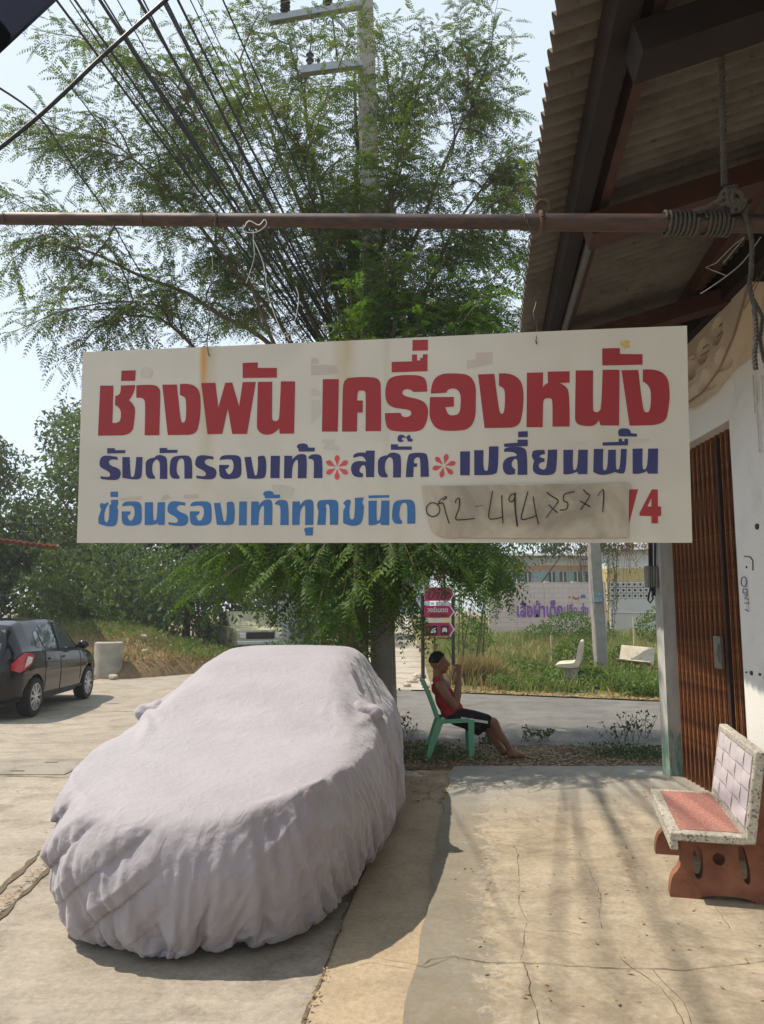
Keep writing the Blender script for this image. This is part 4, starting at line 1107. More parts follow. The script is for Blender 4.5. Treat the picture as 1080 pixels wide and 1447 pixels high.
M_trim = simple('black_trim', (0.012, 0.012, 0.013), 0.5)
def sidepanel(poly, mat, name, off=0.006, sg=1, dens=5):
    """poly in (y, z); conforms to the body side"""
    poly = [V((a, b, 0)) for a, b in poly]; dense = []
    for a, b in zip(poly, poly[1:] + poly[:1]):
        for k in range(dens): dense.append(a.lerp(b, k / dens))
    m_ = MB(); c = sum(dense, V()) / len(dense); ring = []
    for t in (1.0, 0.66, 0.33): ring.append([Hm @ V((sg * (side_x(q.x, q.y) + off), q.x, q.y)) for q in [c.lerp(d, t) for d in dense]])
    m_.grid(ring, True); n = len(m_.v); m_.v.append(tuple(Hm @ V((sg * (side_x(c.x, c.y) + off), c.x, c.y)))); L_ = len(dense); b0 = 2 * L_
    for k in range(L_): m_.f.append((b0 + k, b0 + (k + 1) % L_, n)); m_.mi.append(0)
    return m_.build(name, mat, hb, smooth=True)
for sg in (1, -1):
    sidepanel([(0.42, 1.03), (0.98, 1.0), (0.98, 1.40), (0.48, 1.40), (0.30, 1.34)], M_glass, 'window', sg=sg)
    sidepanel([(1.06, 0.995), (1.90, 0.97), (1.62, 1.28), (1.42, 1.38), (1.06, 1.40)], M_glass, 'window', sg=sg)
    sidepanel([(0.14, 1.05), (0.36, 1.04), (0.27, 1.31), (0.16, 1.27)], M_glass, 'window', sg=sg)
def strip(p0, p1, w, mat, name, off=0.008, sg=1):
    m_ = MB(); n = 10; a, b = V((p0[0], p0[1], 0)), V((p1[0], p1[1], 0)); q = []
    for k in range(n + 1):
        c = a.lerp(b, k / n); q.append(Hm @ V((sg * (side_x(c.x, c.y) + off * 0.3), c.x, c.y)))
    m_.tube(q, w, 5); m_.build(name, mat, hb)
for sg in (1, -1):
    strip((0.36, 0.42), (0.36, 1.02), 0.004, M_trim, 'door_seam', sg=sg); strip((1.02, 0.28), (1.02, 1.4), 0.005, M_trim, 'door_seam', sg=sg); strip((1.98, 0.4), (1.98, 0.95), 0.004, M_trim, 'door_seam', sg=sg)
    strip((0.15, 0.29), (2.1, 0.29), 0.02, M_trim, 'sill_trim', sg=sg)
    for yy in (1.15, 0.5):
        sidepanel([(yy, 0.84), (yy + 0.17, 0.84), (yy + 0.17, 0.87), (yy, 0.87)], M_black, 'door_handle', off=0.028, sg=sg)
    m_ = MB(); m_.sphere((0, 0, 0), 0.1, 14, 8, (1.05, 0.55, 0.75)); m_.v = [tuple(Hm @ (V(v) + V((sg * 0.93, 1.78, 1.02)))) for v in m_.v]; m_.beam(Hm @ V((sg * 0.8, 1.78, 0.98)), Hm @ V((sg * 0.88, 1.78, 1.0)), 0.05, 0.04)
    m_.build('wing_mirror', M_black, hb, smooth=True, sharp=50)
# tail lamps wrapping the corner: red with a clear middle
M_red = simple('lamp_red', (0.42, 0.012, 0.015), 0.15, 0.6, var=0.1); M_clear = simple('lamp_clear', (0.62, 0.58, 0.58), 0.15, 0.7, var=0.15, scale=20)
for sg in (1, -1):
    sidepanel([(-0.60, 0.74), (-0.50, 0.70), (-0.20, 0.80), (-0.08, 0.93), (-0.14, 0.965), (-0.38, 0.99), (-0.52, 0.92), (-0.60, 0.84)], M_red, 'tail_lamp', off=0.018, sg=sg, dens=3)
    sidepanel([(-0.42, 0.765), (-0.22, 0.83), (-0.16, 0.91), (-0.3, 0.935), (-0.38, 0.86)], M_clear, 'lamp_lens', off=0.026, sg=sg, dens=3)
# rear window, plate, bumper line
m_ = MB(); rp_ = []
for y, z in ((-0.595, 1.03), (-0.56, 1.12), (-0.50, 1.24), (-0.43, 1.34)):
    zb, zl, zr, w, wr_ = stat(y); rp_.append([Hm @ V((x_ * 0.52, y - 0.02, z)) for x_ in (-1, -0.5, 0, 0.5, 1)])
m_.grid(rp_); m_.build('rear_window', M_glass, hb, smooth=True)
m_ = MB(); m_.box(-0.2, 0.2, -0.70, -0.665, 0.52, 0.66, Hm); m_.build('number_plate', simple('plate_white', (0.6, 0.6, 0.58), 0.5), hb)
# spoked wheels
M_alloy = simple('alloy_silver', (0.55, 0.55, 0.56), 0.35, 0.5, 0.6, var=0.15)
for yy in (0.0, WB):
    for sg in (1, -1):
        c = Hm @ V((sg * 0.75, yy, 0.295)); ax = (Hm.to_3x3() @ V((sg, 0, 0))).normalized(); m_ = disc(c, ax, 0.21, 0.295, 0.19, 36)
        tyre = m_.build('wheel', M_tyre, hb, smooth=True, sharp=40)
        m_ = disc(c + ax * 0.05, ax, 0.195, 0.215, 0.09, 36); a = V((0, 0, 1)); b = ax.cross(a).normalized()
        for k in range(9):
            for dk in (-0.09, 0.09):
                an = 2 * pi * k / 9 + dk; d = a * cos(an) + b * sin(an); t = ax.cross(d); m_.beam(c + ax * 0.085 + d * 0.03, c + ax * 0.08 + d * 0.2, 0.017, 0.02, ax)
        m_.tube([c + ax * 0.06, c + ax * 0.095], 0.045, 12)
        rim = m_.build('rim', M_alloy, tyre, smooth=False)
        m_ = MB(); m_.tube([c + ax * 0.0, c + ax * 0.045], 0.2, 24); m_.build('brake_disc', simple('hub_dark', (0.03, 0.03, 0.03), 0.6) if 'hub_dark' not in bpy.data.materials else bpy.data.materials['hub_dark'], tyre)
m_ = MB(); m_.tube([Hm @ V((0.3, -0.2, 1.5)), Hm @ V((0.32, -0.42, 1.68))], 0.005, 5); m_.build('aerial', M_trim, hb)
# ================================================================ CONCRETE BENCH beside the shop
def terrazzo(name, a, b, c3, sc=90):
    s = NT(name, 0.75, 0.3); v = s.vor(sc, 'COLOR'); n = s.noise(6, 8, 0.7)
    h = s.sep(v)[0]
    c = s.mix(s.ramp(h, [(0.35, 0), (0.4, 1)]), a, b); c = s.mix(s.ramp(h, [(0.85, 0), (0.88, 1)]), c, c3)
    c = s.mix(s.math('MULTIPLY', s.ramp(n, [(0.5, 0), (0.75, 1)]), 0.5), c, (0.22, 0.19, 0.15)); s.color(c); s.bump(s.noise(120, 6, 0.8), 0.6, 0.006); return s.m
M_ter = terrazzo('terrazzo_cream', (0.47, 0.44, 0.37), (0.38, 0.35, 0.29), (0.16, 0.14, 0.12))
M_pink = terrazzo('terrazzo_pink', (0.36, 0.155, 0.125), (0.30, 0.115, 0.09), (0.46, 0.30, 0.25), 190)
M_leg = simple('painted_concrete_red', (0.20, 0.085, 0.052), 0.9, 0.2, var=0.45, scale=5, bump=0.5, bscale=40)
M_weave = simple('weave_pale', (0.50, 0.455, 0.47), 0.8, 0.2, var=0.12, scale=14, bump=0.3)
M_weave2 = simple('weave_gap', (0.27, 0.22, 0.225), 0.9)
SZ = 0.40
Nc, Fc = G(946, 1176, SZ), G(919, 1114, SZ)
ba = (Fc - Nc); BL = ba.length; ba.normalize(); bb = V((ba.y, -ba.x, 0))
if bb.x < 0: bb = -bb
bench = thing('park_bench', (Nc.x, Nc.y, 0.02), 'terrazzo bench with pink seat and red-brown legs beside the folding gate', 'bench')
def Bp(a, b, z): return V((Nc.x, Nc.y, 0.0)) + ba * a + bb * b + V((0, 0, z))
def bbox_(mb, a0, a1, b0, b1, z0, z1, bev=0.0):
    vs = [Bp(a, b, z) for z in (z0, z1) for b in (b0, b1) for a in (a0, a1)]
    mb.add(vs, [(0, 2, 3, 1), (4, 5, 7, 6), (0, 1, 5, 4), (2, 6, 7, 3), (0, 4, 6, 2), (1, 3, 7, 5)])
def rounded(o, w=0.008, seg=2):
    m = o.modifiers.new('bevel', 'BEVEL'); m.width = w; m.segments = seg; m.limit_method = 'ANGLE'; return o
mb = MB(); bbox_(mb, 0, BL, 0, 0.40, SZ - 0.045, SZ); bbox_(mb, 0.002, BL - 0.002, 0.001, 0.045, SZ - 0.095, SZ - 0.044)
rounded(mb.build('seat', M_ter, bench))
mb = MB(); bbox_(mb, 0.075, BL - 0.07, 0.06, 0.385, SZ - 0.01, SZ + 0.003); mb.build('seat_inlay', M_pink, bench)
lean = 0.16; BH = 0.46
def Kp(a, h, t): # on the backrest: along, up, thickness behind front
    return Bp(a, 0.40 + h * lean + t, SZ + h)
mb = MB(); vs = [Kp(a, h, t) for h in (-0.04, BH) for t in (0, 0.055) for a in (0, BL)]
mb.add(vs, [(0, 2, 3, 1), (4, 5, 7, 6), (0, 1, 5, 4), (2, 6, 7, 3), (0, 4, 6, 2), (1, 3, 7, 5)]); bk = rounded(mb.build('backrest', M_ter, bench))
mb = MB(); mb.face([Kp(0.04, 0.03, -0.002), Kp(BL - 0.05, 0.03, -0.002), Kp(BL - 0.05, BH - 0.03, -0.002), Kp(0.04, BH - 0.03, -0.002)]); mb.build('weave_ground', M_weave2, bk)
# woven relief: staggered pillows
first = None; nA, nH = 5, 4
for i in range(nA):
    for j in range(nH):
        a0 = 0.05 + i * (BL - 0.11) / nA; h0 = 0.035 + j * (BH - 0.07) / nH; wa = (BL - 0.11) / nA; wh = (BH - 0.07) / nH
        mb = MB(); vert = (i + j) % 2
        rws = []
        for p in range(5):
            row = []
            for q in range(5):
                u, v = p / 4, q / 4; b_ = 0.0035 * (sin(pi * (u if vert else v)) ** 0.7 if 0 < (u if vert else v) < 1 else 0) + 0.002
                ia = 0.04 if not vert else 0.015; ih = 0.015 if not vert else 0.04
                row.append(Kp(a0 + wa * (0.5 + (u - 0.5) * (1 - 0.12 * vert)), h0 + wh * (0.5 + (v - 0.5) * (1 - 0.12 * (1 - vert))), -b_))
            rws.append(row)
        mb.grid(rws); mb.build('weave_panel', M_weave, bk, smooth=True)
def holed_prism(outer, holes, tr, d):
    """outer/holes in 2D (b, z); tr maps (b, z, t) to 3D; thickness d"""
    lps = [[V((q_[0], q_[1], 0)) for q_ in lp] for lp in [outer] + holes]; flat = [p for lp in lps for p in lp]; n = len(flat); mb = MB()
    mb.v = [tuple(tr(p.x, p.y, 0)) for p in flat] + [tuple(tr(p.x, p.y, d)) for p in flat]
    for f in tessellate_polygon(lps): mb.f += [tuple(f), tuple(i + n for i in reversed(f))]
    b = 0
    for lp in lps:
        L_ = len(lp)
        for k in range(L_): mb.f.append((b + k, b + (k + 1) % L_, n + b + (k + 1) % L_, n + b + k))
        b += L_
    mb.mi = [0] * len(mb.f); return mb
prof_o = chaikin([(0.0, 0.0), (0.15, 0.0), (0.19, 0.028, 1), (0.42, 0.028, 1), (0.46, 0.0), (0.64, 0.0), (0.62, 0.1, 1), (0.57, 0.3, 1), (0.60, 0.6, 1), (0.61, 0.78), (0.545, 0.80), (0.47, 0.42), (0.47, SZ - 0.046), (0.05, SZ - 0.046), (0.075, 0.3, 1), (0.07, 0.17, 1), (0.0, 0.10, 1)], 2)
circ = lambda x, y, r: [(x + r * cos(-t * pi / 6), y + r * sin(-t * pi / 6)) for t in range(12)]
holes = [chaikin([(0.13, 0.11, 1), (0.13, 0.29, 1), (0.185, 0.29, 1), (0.185, 0.11, 1)], 2), circ(0.27, 0.225, 0.034), chaikin([(0.39, 0.1, 1), (0.365, 0.3, 1), (0.41, 0.31, 1), (0.44, 0.1, 1)], 2), circ(0.545, 0.18, 0.03), circ(0.555, 0.5, 0.028)]
for a0 in (0.10, BL - 0.20):
    sc = 1.0
    mb = holed_prism([(q_[0], q_[1] + 0.02) for q_ in prof_o], [[(q_[0], q_[1] + 0.02) for q_ in h] for h in holes], lambda b, z, t, a0=a0: Bp(a0 + t, b - 0.0, z - (0.0 if z > 0.021 else 0.0)), 0.09)
    mb.build('leg', M_leg, bench)
mb = MB(); bbox_(mb, 0.18, BL - 0.15, 0.22, 0.32, 0.12, 0.2); mb.build('stretcher', M_leg, bench)

# ================================================================ FAR BENCHES on the verge
M_cream = simple('cream_concrete', (0.47, 0.42, 0.33), 0.85, 0.2, var=0.2, scale=5, bump=0.3)
def far_bench(loc, rz, label, tilt=None):
    t = thing('park_bench', loc, label, 'bench', 'cream concrete benches on the verge', rz)
    seat_poly = chaikin([(0.0, 0.40), (0.0, 0.44, 1), (0.36, 0.46, 1), (0.42, 0.50, 1), (0.50, 0.90, 1), (0.56, 0.93, 1), (0.60, 0.88, 1), (0.52, 0.42, 1), (0.44, 0.37, 1), (0.1, 0.37, 1)], 2)
    mb = MB(); mb.prism([V((x, -0.55, z)) for x, z in [q_[:2] for q_ in seat_poly]], (0, 1.1, 0)); mb.build('seat', M_cream, t, local=True)
    for y in (-0.4, 0.34):
        mb = MB(); mb.prism([V((q_[0], y, q_[1])) for q_ in chaikin([(0.1, 0), (0.18, 0.2, 1), (0.12, 0.36), (0.46, 0.36), (0.42, 0.2, 1), (0.52, 0)], 2)], (0, 0.07, 0)); mb.build('leg', M_cream, t, local=True)
    return t
q = G(795, 990)
def vg(px, py): # point on the verge surface
    z = 0.0
    for _ in range(8):
        p = G(px, py, z); z = 0.02 + vz(p.x, p.y)
    return p
q = P(787, 955, 17.0); far_bench((q.x, q.y, 0.06), -0.26, 'cream concrete bench upright on the verge, left of the leaning concrete post')
q = P(893, 960, 18.6); b2 = far_bench((q.x, q.y, 0.10), R(-60), 'cream concrete bench tipped askew among weeds, right of the concrete post')
b2.rotation_euler = (R(4), R(14), R(62)); b2.scale = (0.85, 0.72, 0.85)

# ================================================================ CONCRETE POST, STICKS on the verge
M_post = simple('post_concrete', (0.27, 0.26, 0.235), 0.9, 0.1, var=0.25, scale=5, bump=0.4)
pa, pb = P(851, 962, 19.0), P(826, 560, 19.0)
cp = thing('utility_post', (pa.x, pa.y, 0.1), 'square grey concrete utility post standing in the weeds across the road', 'post')
mb = MB(); d_ = (pb - pa)
for f0, f1, w0 in ((0, 1, 0.27),):
    rws = []
    for i in range(12):
        t = i / 11; c = pa + V((0, 0, -0.1)) + d_ * t; w = 0.15 - 0.03 * t
        rws.append([c + V((sx_ * w, sy_ * w, 0)) for sx_, sy_ in ((-1, -0.8), (-0.8, -1), (0.8, -1), (1, -0.8), (1, 0.8), (0.8, 1), (-0.8, 1), (-1, 0.8))])
    mb.grid(rws, True)
mb.build('shaft', M_post, cp)
mb = MB(); c = P(845, 845, 18.84); mb.box(c.x - 0.11, c.x + 0.11, c.y - 0.02, c.y + 0.005, c.z - 0.1, c.z + 0.12); mb.build('painted_patch', simple('patch_blue', (0.2, 0.3, 0.36), 0.8, var=0.4, scale=12), cp)
M_stick = simple('stick_pale', (0.42, 0.36, 0.24), 0.9, var=0.3)
for (x0, y0, x1, y1, Y, lb) in ((780, 938, 779, 898, 20.0, 'thin pale stick planted in the grass left of the concrete bench'), (896, 912, 895, 872, 24.0, 'thin pale stake in the rubble in front of the breeze block wall')):
    a, b = P(x0, y0, Y), P(x1, y1, Y); mb = MB(); mb.tube([a + V((0, 0, -0.3)), a.lerp(b, 0.5) + V((0.01, 0, 0)), b], [0.03, 0.028, 0.025], 6); tag(mb.build('stake', M_stick), lb, 'stake')

# ================================================================ DIRECTION SIGN with three arrow boards
def text_mesh(body, mat, parent, org_, ux, uz, width, height, name='lettering', bold=0.0, off=V((0, 0, 0)), shear=0.0):
    c = bpy.data.curves.new('txt', 'FONT'); c.body = body; c.resolution_u = 2; c.offset = bold; c.shear = shear
    o = bpy.data.objects.new('txt', c); col.objects.link(o); dg = bpy.context.evaluated_depsgraph_get(); dg.update()
    me = bpy.data.meshes.new_from_object(o.evaluated_get(dg)); bpy.data.objects.remove(o)
    a = np.array([tuple(v.co) for v in me.vertices]); mn, mx = a.min(0), a.max(0); po = world_off(parent)
    for v in me.vertices:
        u = (v.co.x - mn[0]) / (mx[0] - mn[0]) * width; w = (v.co.y - mn[1]) / (mx[1] - mn[1]) * height
        v.co = org_ + ux * u + uz * w + off - po
    me.materials.clear(); me.materials.append(mat); o2 = bpy.data.objects.new(name, me); col.objects.link(o2); o2.parent = parent; return o2
M_dpole = simple('pole_dark', (0.03, 0.032, 0.03), 0.6)
M_mag = simple('board_magenta', (0.36, 0.022, 0.09), 0.5, 0.4, var=0.2, scale=4); M_white = simple('sign_white_paint', (0.62, 0.6, 0.56), 0.6, var=0.1); M_dred = simple('paint_dark_red', (0.13, 0.012, 0.03), 0.6); M_blk = simple('board_black', (0.02, 0.025, 0.025), 0.6)
YS = 17.2; b0 = P(598, 965, YS)
ds = thing('direction_sign', (P(620, 965, YS).x, YS, 0.0), 'three magenta arrow boards pointing right on two dark posts behind the seated man', 'sign')
mb = MB(); a = P(598, 966, YS); b = P(597, 838, YS); mb.tube([V((a.x, a.y, -0.1)), b], 0.042, 10); mb.build('post', M_dpole, ds)
mb = MB(); a = P(641, 966, YS); b = P(640, 842, YS); mb.tube([V((a.x, a.y, -0.1)), b], 0.038, 10); mb.build('post', M_dpole, ds)
mb = MB(); a = P(615, 966, YS); b = P(614, 880, YS); mb.tube([V((a.x, a.y + 0.05, -0.1)), b + V((0, 0.05, 0))], 0.022, 8); mb.build('post', simple('pole_brown', (0.12, 0.07, 0.03), 0.8), ds)
mb = MB(); mb.tube([P(618, 901.5, YS), P(641, 901.5, YS)], 0.015, 6); mb.build('cross_rail', M_dpole, ds)
mb = MB(); mb.tube([P(629, 845, YS - 0.05), P(626, 770, YS - 0.05)], 0.02, 6); mb.build('leaning_rod', M_dpole, ds)
def arrow(y0, y1, x0=600, x1=643):
    Yb = YS - 0.06; ym = (y0 + y1) / 2; q = [P(x0, y0, Yb), P(x1 - 6, y0, Yb), P(x1, ym, Yb), P(x1 - 6, y1, Yb), P(x0, y1, Yb)]
    mb = MB(); mb.prism(q, (0, 0.03, 0)); bd = mb.build('arrow_board', M_mag, ds)
    q = [P(x1 - 8, y0, Yb - 0.004), P(x1 - 6.3, y0, Yb - 0.004), P(x1 - 0.2, ym, Yb - 0.004), P(x1 - 6.3, y1, Yb - 0.004), P(x1 - 8, y1, Yb - 0.004), P(x1 - 2.2, ym, Yb - 0.004)]
    mb = MB(); mb.prism(q, (0, 0.002, 0)); mb.build('chevron', M_white, bd)
    return bd
def tx(body, bd, mat, x0, x1, y0, y1, bold=0.0, Yo=0.068, shear=0.0):
    a, b, c = P(x0, y1, YS - Yo), P(x1, y1, YS - Yo), P(x0, y0, YS - Yo); text_mesh(body, mat, bd, a, (b - a).normalized(), (c - a).normalized(), (b - a).length, (c - a).length, bold=bold, shear=shear)
b1_ = arrow(830, 849); tx('บ้าน', b1_, M_dred, 604, 634, 831, 847, 0.02, shear=0.35)
b2_ = arrow(856, 873); tx('วงร์เนตต', b2_, M_white, 604, 633, 858, 865, 0.02); tx('ถนนพล', b2_, M_dred, 608, 632, 867, 872, 0.02)
b3_ = arrow(880, 899)
for x0 in (607, 623):
    a, b = P(x0, 897, YS - 0.066), P(x0 + 11, 884, YS - 0.066); mb = MB(); mb.box(a.x, b.x, a.y - 0.003, a.y, a.z, b.z); ic = mb.build('icon_square', M_blk, b3_)
    mb = MB()
    if x0 == 607: q = [P(x, y, YS - 0.072) for x, y in ((609, 890), (616, 887), (616, 888.5), (611, 890.5), (616, 890.5), (616, 894), (614.5, 894), (610.5, 894.5), (609, 894.5))]
    else: q = [P(x, y, YS - 0.072) for x, y in ((625, 890), (626, 887), (631, 887), (632, 890), (632, 893.5), (630.5, 893.5), (630, 892.5), (627, 892.5), (626.5, 893.5), (625, 893.5))]
    mb.prism(q, (0, 0.002, 0)); mb.build('icon', M_white, ic)
for x0, x1, y0, y1, m_ in ((601, 608, 850.5, 855, M_white), (609, 614, 851, 855, M_white), (616, 634, 850, 856, M_stk), (600, 613, 874.5, 879.5, M_white), (616, 626, 874.5, 879.5, M_white)):
    a, b = P(x0, y1, YS - 0.05), P(x1, y0, YS - 0.05); mb = MB(); mb.box(a.x, b.x, a.y - 0.01, a.y, a.z, b.z); mb.build('small_plate', m_, ds)
a, b = P(615, 820, YS - 0.04), P(629, 800, YS - 0.04)
mb = MB(); mb.box(a.x, b.x, a.y - 0.012, a.y, a.z, b.z); pl = mb.build('notice_board', simple('notice_pale', (0.5, 0.35, 0.3), 0.6, var=0.3, scale=30), ds)
mb = MB(); c = (a + b) / 2; mb.tube([c + V((0.07 * cos(t * pi / 8), -0.02, 0.08 * sin(t * pi / 8))) for t in range(17)], 0.012, 6); mb.build('ring_mark', M_mag, pl)

# ================================================================ PLASTIC CHAIR
YC = 8.95; sc_c = YC / F
c0 = P(633, 1070, YC); CZ = 0.004
chair = thing('plastic_chair', (c0.x, YC, CZ), 'green plastic chair the man sits on, on the dirt strip', 'chair')
s = NT('plastic_green', 0.4, 0.4); n = s.noise(5, 5, 0.6); s.color(s.mix(n, (0.10, 0.33, 0.19), (0.13, 0.38, 0.23))); M_green = s.m
def Cp(x, y, z): return V((c0.x + x, YC + y, CZ + z))   # x to the right (front of chair), y depth
W2 = 0.20
# seat
rws = []
for i in range(9):
    t = i / 8; row = []
    for j in range(9):
        u = j / 8 * 2 - 1; row.append(Cp(-0.09 + 0.36 * t, u * (W2 + 0.01 * t), 0.44 - 0.035 * (1 - t) - 0.018 * (1 - u * u) * sin(pi * t) - 0.015 * max(0, t - 0.85) / 0.15))
    rws.append(row)
mb = MB(); mb.grid(rws); o = mb.build('seat', M_green, chair, smooth=True); m = o.modifiers.new('thick', 'SOLIDIFY'); m.thickness = 0.008
# backrest: frame and slats
def backp(u, h): return Cp(-0.10 - 0.13 * h - 0.03 * h * h + 0.03 * u * u - 0.03, u * (W2 - 0.015 * h * 0.4), 0.40 + 0.42 * h)
mb = MB()
edge = [backp(-1, t / 10) for t in range(11)] + [backp(-1 + 2 * t / 8, 1 + 0.05 * sin(pi * t / 8)) for t in range(1, 8)] + [backp(1, 1 - t / 10) for t in range(11)]
mb.tube(edge, 0.017, 8); mb.build('back_frame', M_green, chair, smooth=True)
for k in range(5):
    u = -0.66 + 0.33 * k; mb = MB(); rws = [[backp(u - 0.105, h / 8), backp(u + 0.105, h / 8)] for h in range(9)]; mb.grid(rws); o = mb.build('back_slat', M_green, chair); m = o.modifiers.new('thick', 'SOLIDIFY'); m.thickness = 0.008
def legm(x0, x1, y0, y1, w=0.03):
    mb = MB(); rws = []
    for i in range(7):
        t = i / 6; c = Cp(x0 + (x1 - x0) * t, y0 + (y1 - y0) * t, 0.43 * (1 - t)); ww = w * (1.15 - 0.35 * t)
        rws.append([c + V((-ww, -ww * 0.5, 0)), c + V((ww, -ww * 0.5, 0)), c + V((ww, ww * 0.5, 0)), c + V((-ww, ww * 0.5, 0))])
    mb.grid(rws, True); mb.face(rws[-1]); mb.build('leg', M_green, chair)
for sg in (-1, 1):
    legm(0.25, 0.245, sg * W2, sg * (W2 + 0.03)); legm(-0.085, -0.24, sg * W2, sg * (W2 + 0.03), 0.034)
    mb = MB(); mb.beam(Cp(-0.1, sg * W2, 0.405), Cp(0.27, sg * (W2 + 0.008), 0.425), 0.012, 0.045); mb.build('seat_rim', M_green, chair)
mb = MB(); mb.beam(Cp(0.268, -W2, 0.415), Cp(0.268, W2, 0.415), 0.012, 0.05); mb.build('seat_rim', M_green, chair)

# ================================================================ SEATED MAN
def Q(px, py, dy=0.0): return P(px, py, YC + dy)
man = thing('person', (Q(650, 1070).x, YC, 0.004), 'man in red sleeveless top and black shorts sitting on the green chair facing right', 'person')
def remesh_build(mb, name, mat, parent, voxel=0.009, smooth=2):
    o = mb.build(name, mat, None, fix=True)
    m = o.modifiers.new('r', 'REMESH'); m.mode = 'VOXEL'; m.voxel_size = voxel; m.use_smooth_shade = True
    m2 = o.modifiers.new('s', 'SMOOTH'); m2.iterations = smooth; m2.factor = 0.5
    dg = bpy.context.evaluated_depsgraph_get(); dg.update(); me = bpy.data.meshes.new_from_object(o.evaluated_get(dg))
    loc = o.location.copy(); bpy.data.objects.remove(o); po = world_off(parent)
    me.transform(Matrix.Translation(loc - po)); me.materials.clear(); me.materials.append(mat)
    me.polygons.foreach_set('use_smooth', [True] * len(me.polygons))
    o2 = bpy.data.objects.new(name, me); col.objects.link(o2); o2.parent = parent; return o2
def limb(mb, pts, rad, n=10):
    q = []; r = []
    for i in range(len(pts) - 1):
        for k in range(5): q.append(pts[i].lerp(pts[i + 1], k / 5)); r.append(rad[i] + (rad[i + 1] - rad[i]) * k / 5)
    q.append(pts[-1]); r.append(rad[-1]); mb.tube(q, r, n)
    for p, rr in ((pts[0], rad[0]), (pts[-1], rad[-1])): mb.sphere(p, rr * 0.98, 10, 6)
    for p, rr in zip(pts[1:-1], rad[1:-1]): mb.sphere(p, rr, 10, 6)
def ell(mb, c, rx, ry, rz, rot=0.0, n=16, m=12):
    b = len(mb.v); mb.sphere((0, 0, 0), 1.0, n, m); cr, sr = cos(rot), sin(rot)
    for i in range(b, len(mb.v)):
        x, y, z = mb.v[i]; x *= rx; y *= ry; z *= rz; mb.v[i] = (c.x + x * cr + z * sr, c.y + y, c.z - x * sr + z * cr)
skin = NT('skin', 0.55, 0.3); n = skin.noise(6, 5, 0.6); skin.color(skin.mix(n, (0.17, 0.08, 0.045), (0.24, 0.12, 0.07))); M_skin = skin.m
mb = MB()
hc = Q(620.5, 936)                      # head centre
ell(mb, hc + V((-0.012, 0, 0.018)), 0.098, 0.078, 0.105, 0.1); ell(mb, hc + V((0.028, 0, -0.045)), 0.066, 0.062, 0.085, -0.35)   # skull, face
ell(mb, hc + V((0.062, 0, -0.105)), 0.028, 0.03, 0.022, 0.2)                  # chin
ell(mb, hc + V((0.085, 0, 0.018)), 0.016, 0.045, 0.014)                       # brow
ell(mb, hc + V((0.105, 0, -0.022)), 0.02, 0.014, 0.026, 0.5); ell(mb, hc + V((0.115, 0, -0.036)), 0.012, 0.016, 0.011)   # nose
ell(mb, hc + V((0.095, 0, -0.064)), 0.012, 0.024, 0.009); ell(mb, hc + V((0.092, 0, -0.08)), 0.012, 0.022, 0.009)       # lips
for sg in (-1, 1):
    ell(mb, hc + V((-0.012, sg * 0.078, -0.018)), 0.018, 0.009, 0.032, 0.2)   # ears
    ell(mb, hc + V((0.06, sg * 0.04, -0.03)), 0.03, 0.022, 0.03)              # cheeks
limb(mb, [Q(618.5, 947), Q(619, 953), Q(620, 961)], [0.055, 0.056, 0.075])
# trunk
ell(mb, Q(624, 970), 0.10, 0.185, 0.10, -0.2); ell(mb, Q(630, 988), 0.105, 0.165, 0.15, -0.25); ell(mb, Q(640, 1004), 0.12, 0.165, 0.12, -0.2)
for sg, dk in ((-1, 0), (1, 1.5)):
    limb(mb, [Q(622 + dk, 969, sg * 0.185), Q(632 + dk, 984, sg * 0.22), Q(643 + dk, 998, sg * 0.20)], [0.058, 0.05, 0.043])
    wrist = Q(648.5 + dk * 0.3, 956, sg * 0.075); limb(mb, [Q(643 + dk, 998, sg * 0.20), Q(646 + dk, 980, sg * 0.15), wrist], [0.043, 0.041, 0.027])
    palm = Q(648.5, 948.5, sg * 0.05); limb(mb, [wrist, palm], [0.026, 0.032]); ell(mb, palm, 0.034, 0.022, 0.042)
    for k in range(4):
        b_ = palm + V((0.022 - 0.016 * k, sg * 0.004, 0.03)); up_ = V((0.004 - 0.002 * k, 0, 0.03 + 0.004 * (k in (1, 2))))
        limb(mb, [b_, b_ + up_, b_ + up_ + V((-0.022, -sg * 0.018, 0.010))], [0.0095, 0.009, 0.008], 6)
    limb(mb, [palm + V((-0.022, 0, -0.008)), palm + V((-0.046, -sg * 0.01, 0.014)), palm + V((-0.05, -sg * 0.016, 0.036))], [0.012, 0.0105, 0.009], 6)
# legs
for hip, kn_, an_, to_, dy in ((Q(644, 1012, -0.09), Q(698, 1021, -0.13), Q(722, 1060, -0.12), Q(744, 1067, -0.13), -1), (Q(646, 1013, 0.09), Q(690, 1028, 0.10), Q(712, 1063, 0.06), Q(735, 1068, 0.06), 1)):
    limb(mb, [hip, hip.lerp(kn_, 0.5) + V((0, 0, 0.0)), kn_], [0.088, 0.078, 0.056]); calf = kn_.lerp(an_, 0.35) + V((-0.02, 0, -0.005))
    limb(mb, [kn_, calf, kn_.lerp(an_, 0.75), an_], [0.056, 0.056, 0.038, 0.033])
    heel = V((an_.x - 0.012, an_.y, 0.04)); limb(mb, [an_, heel], [0.033, 0.034]); toe = V((an_.x + 0.17, an_.y + dy * 0.02, 0.03)); limb(mb, [heel, heel.lerp(toe, 0.55) + V((0, 0, 0.012)), toe], [0.034, 0.034, 0.022])
    for k in range(5):
        limb(mb, [toe + V((-0.01, (k - 2) * 0.015 * 1.0, 0)), toe + V((0.03 - 0.004 * abs(k - 1), (k - 2) * 0.017, -0.006))], [0.011, 0.0085], 6)
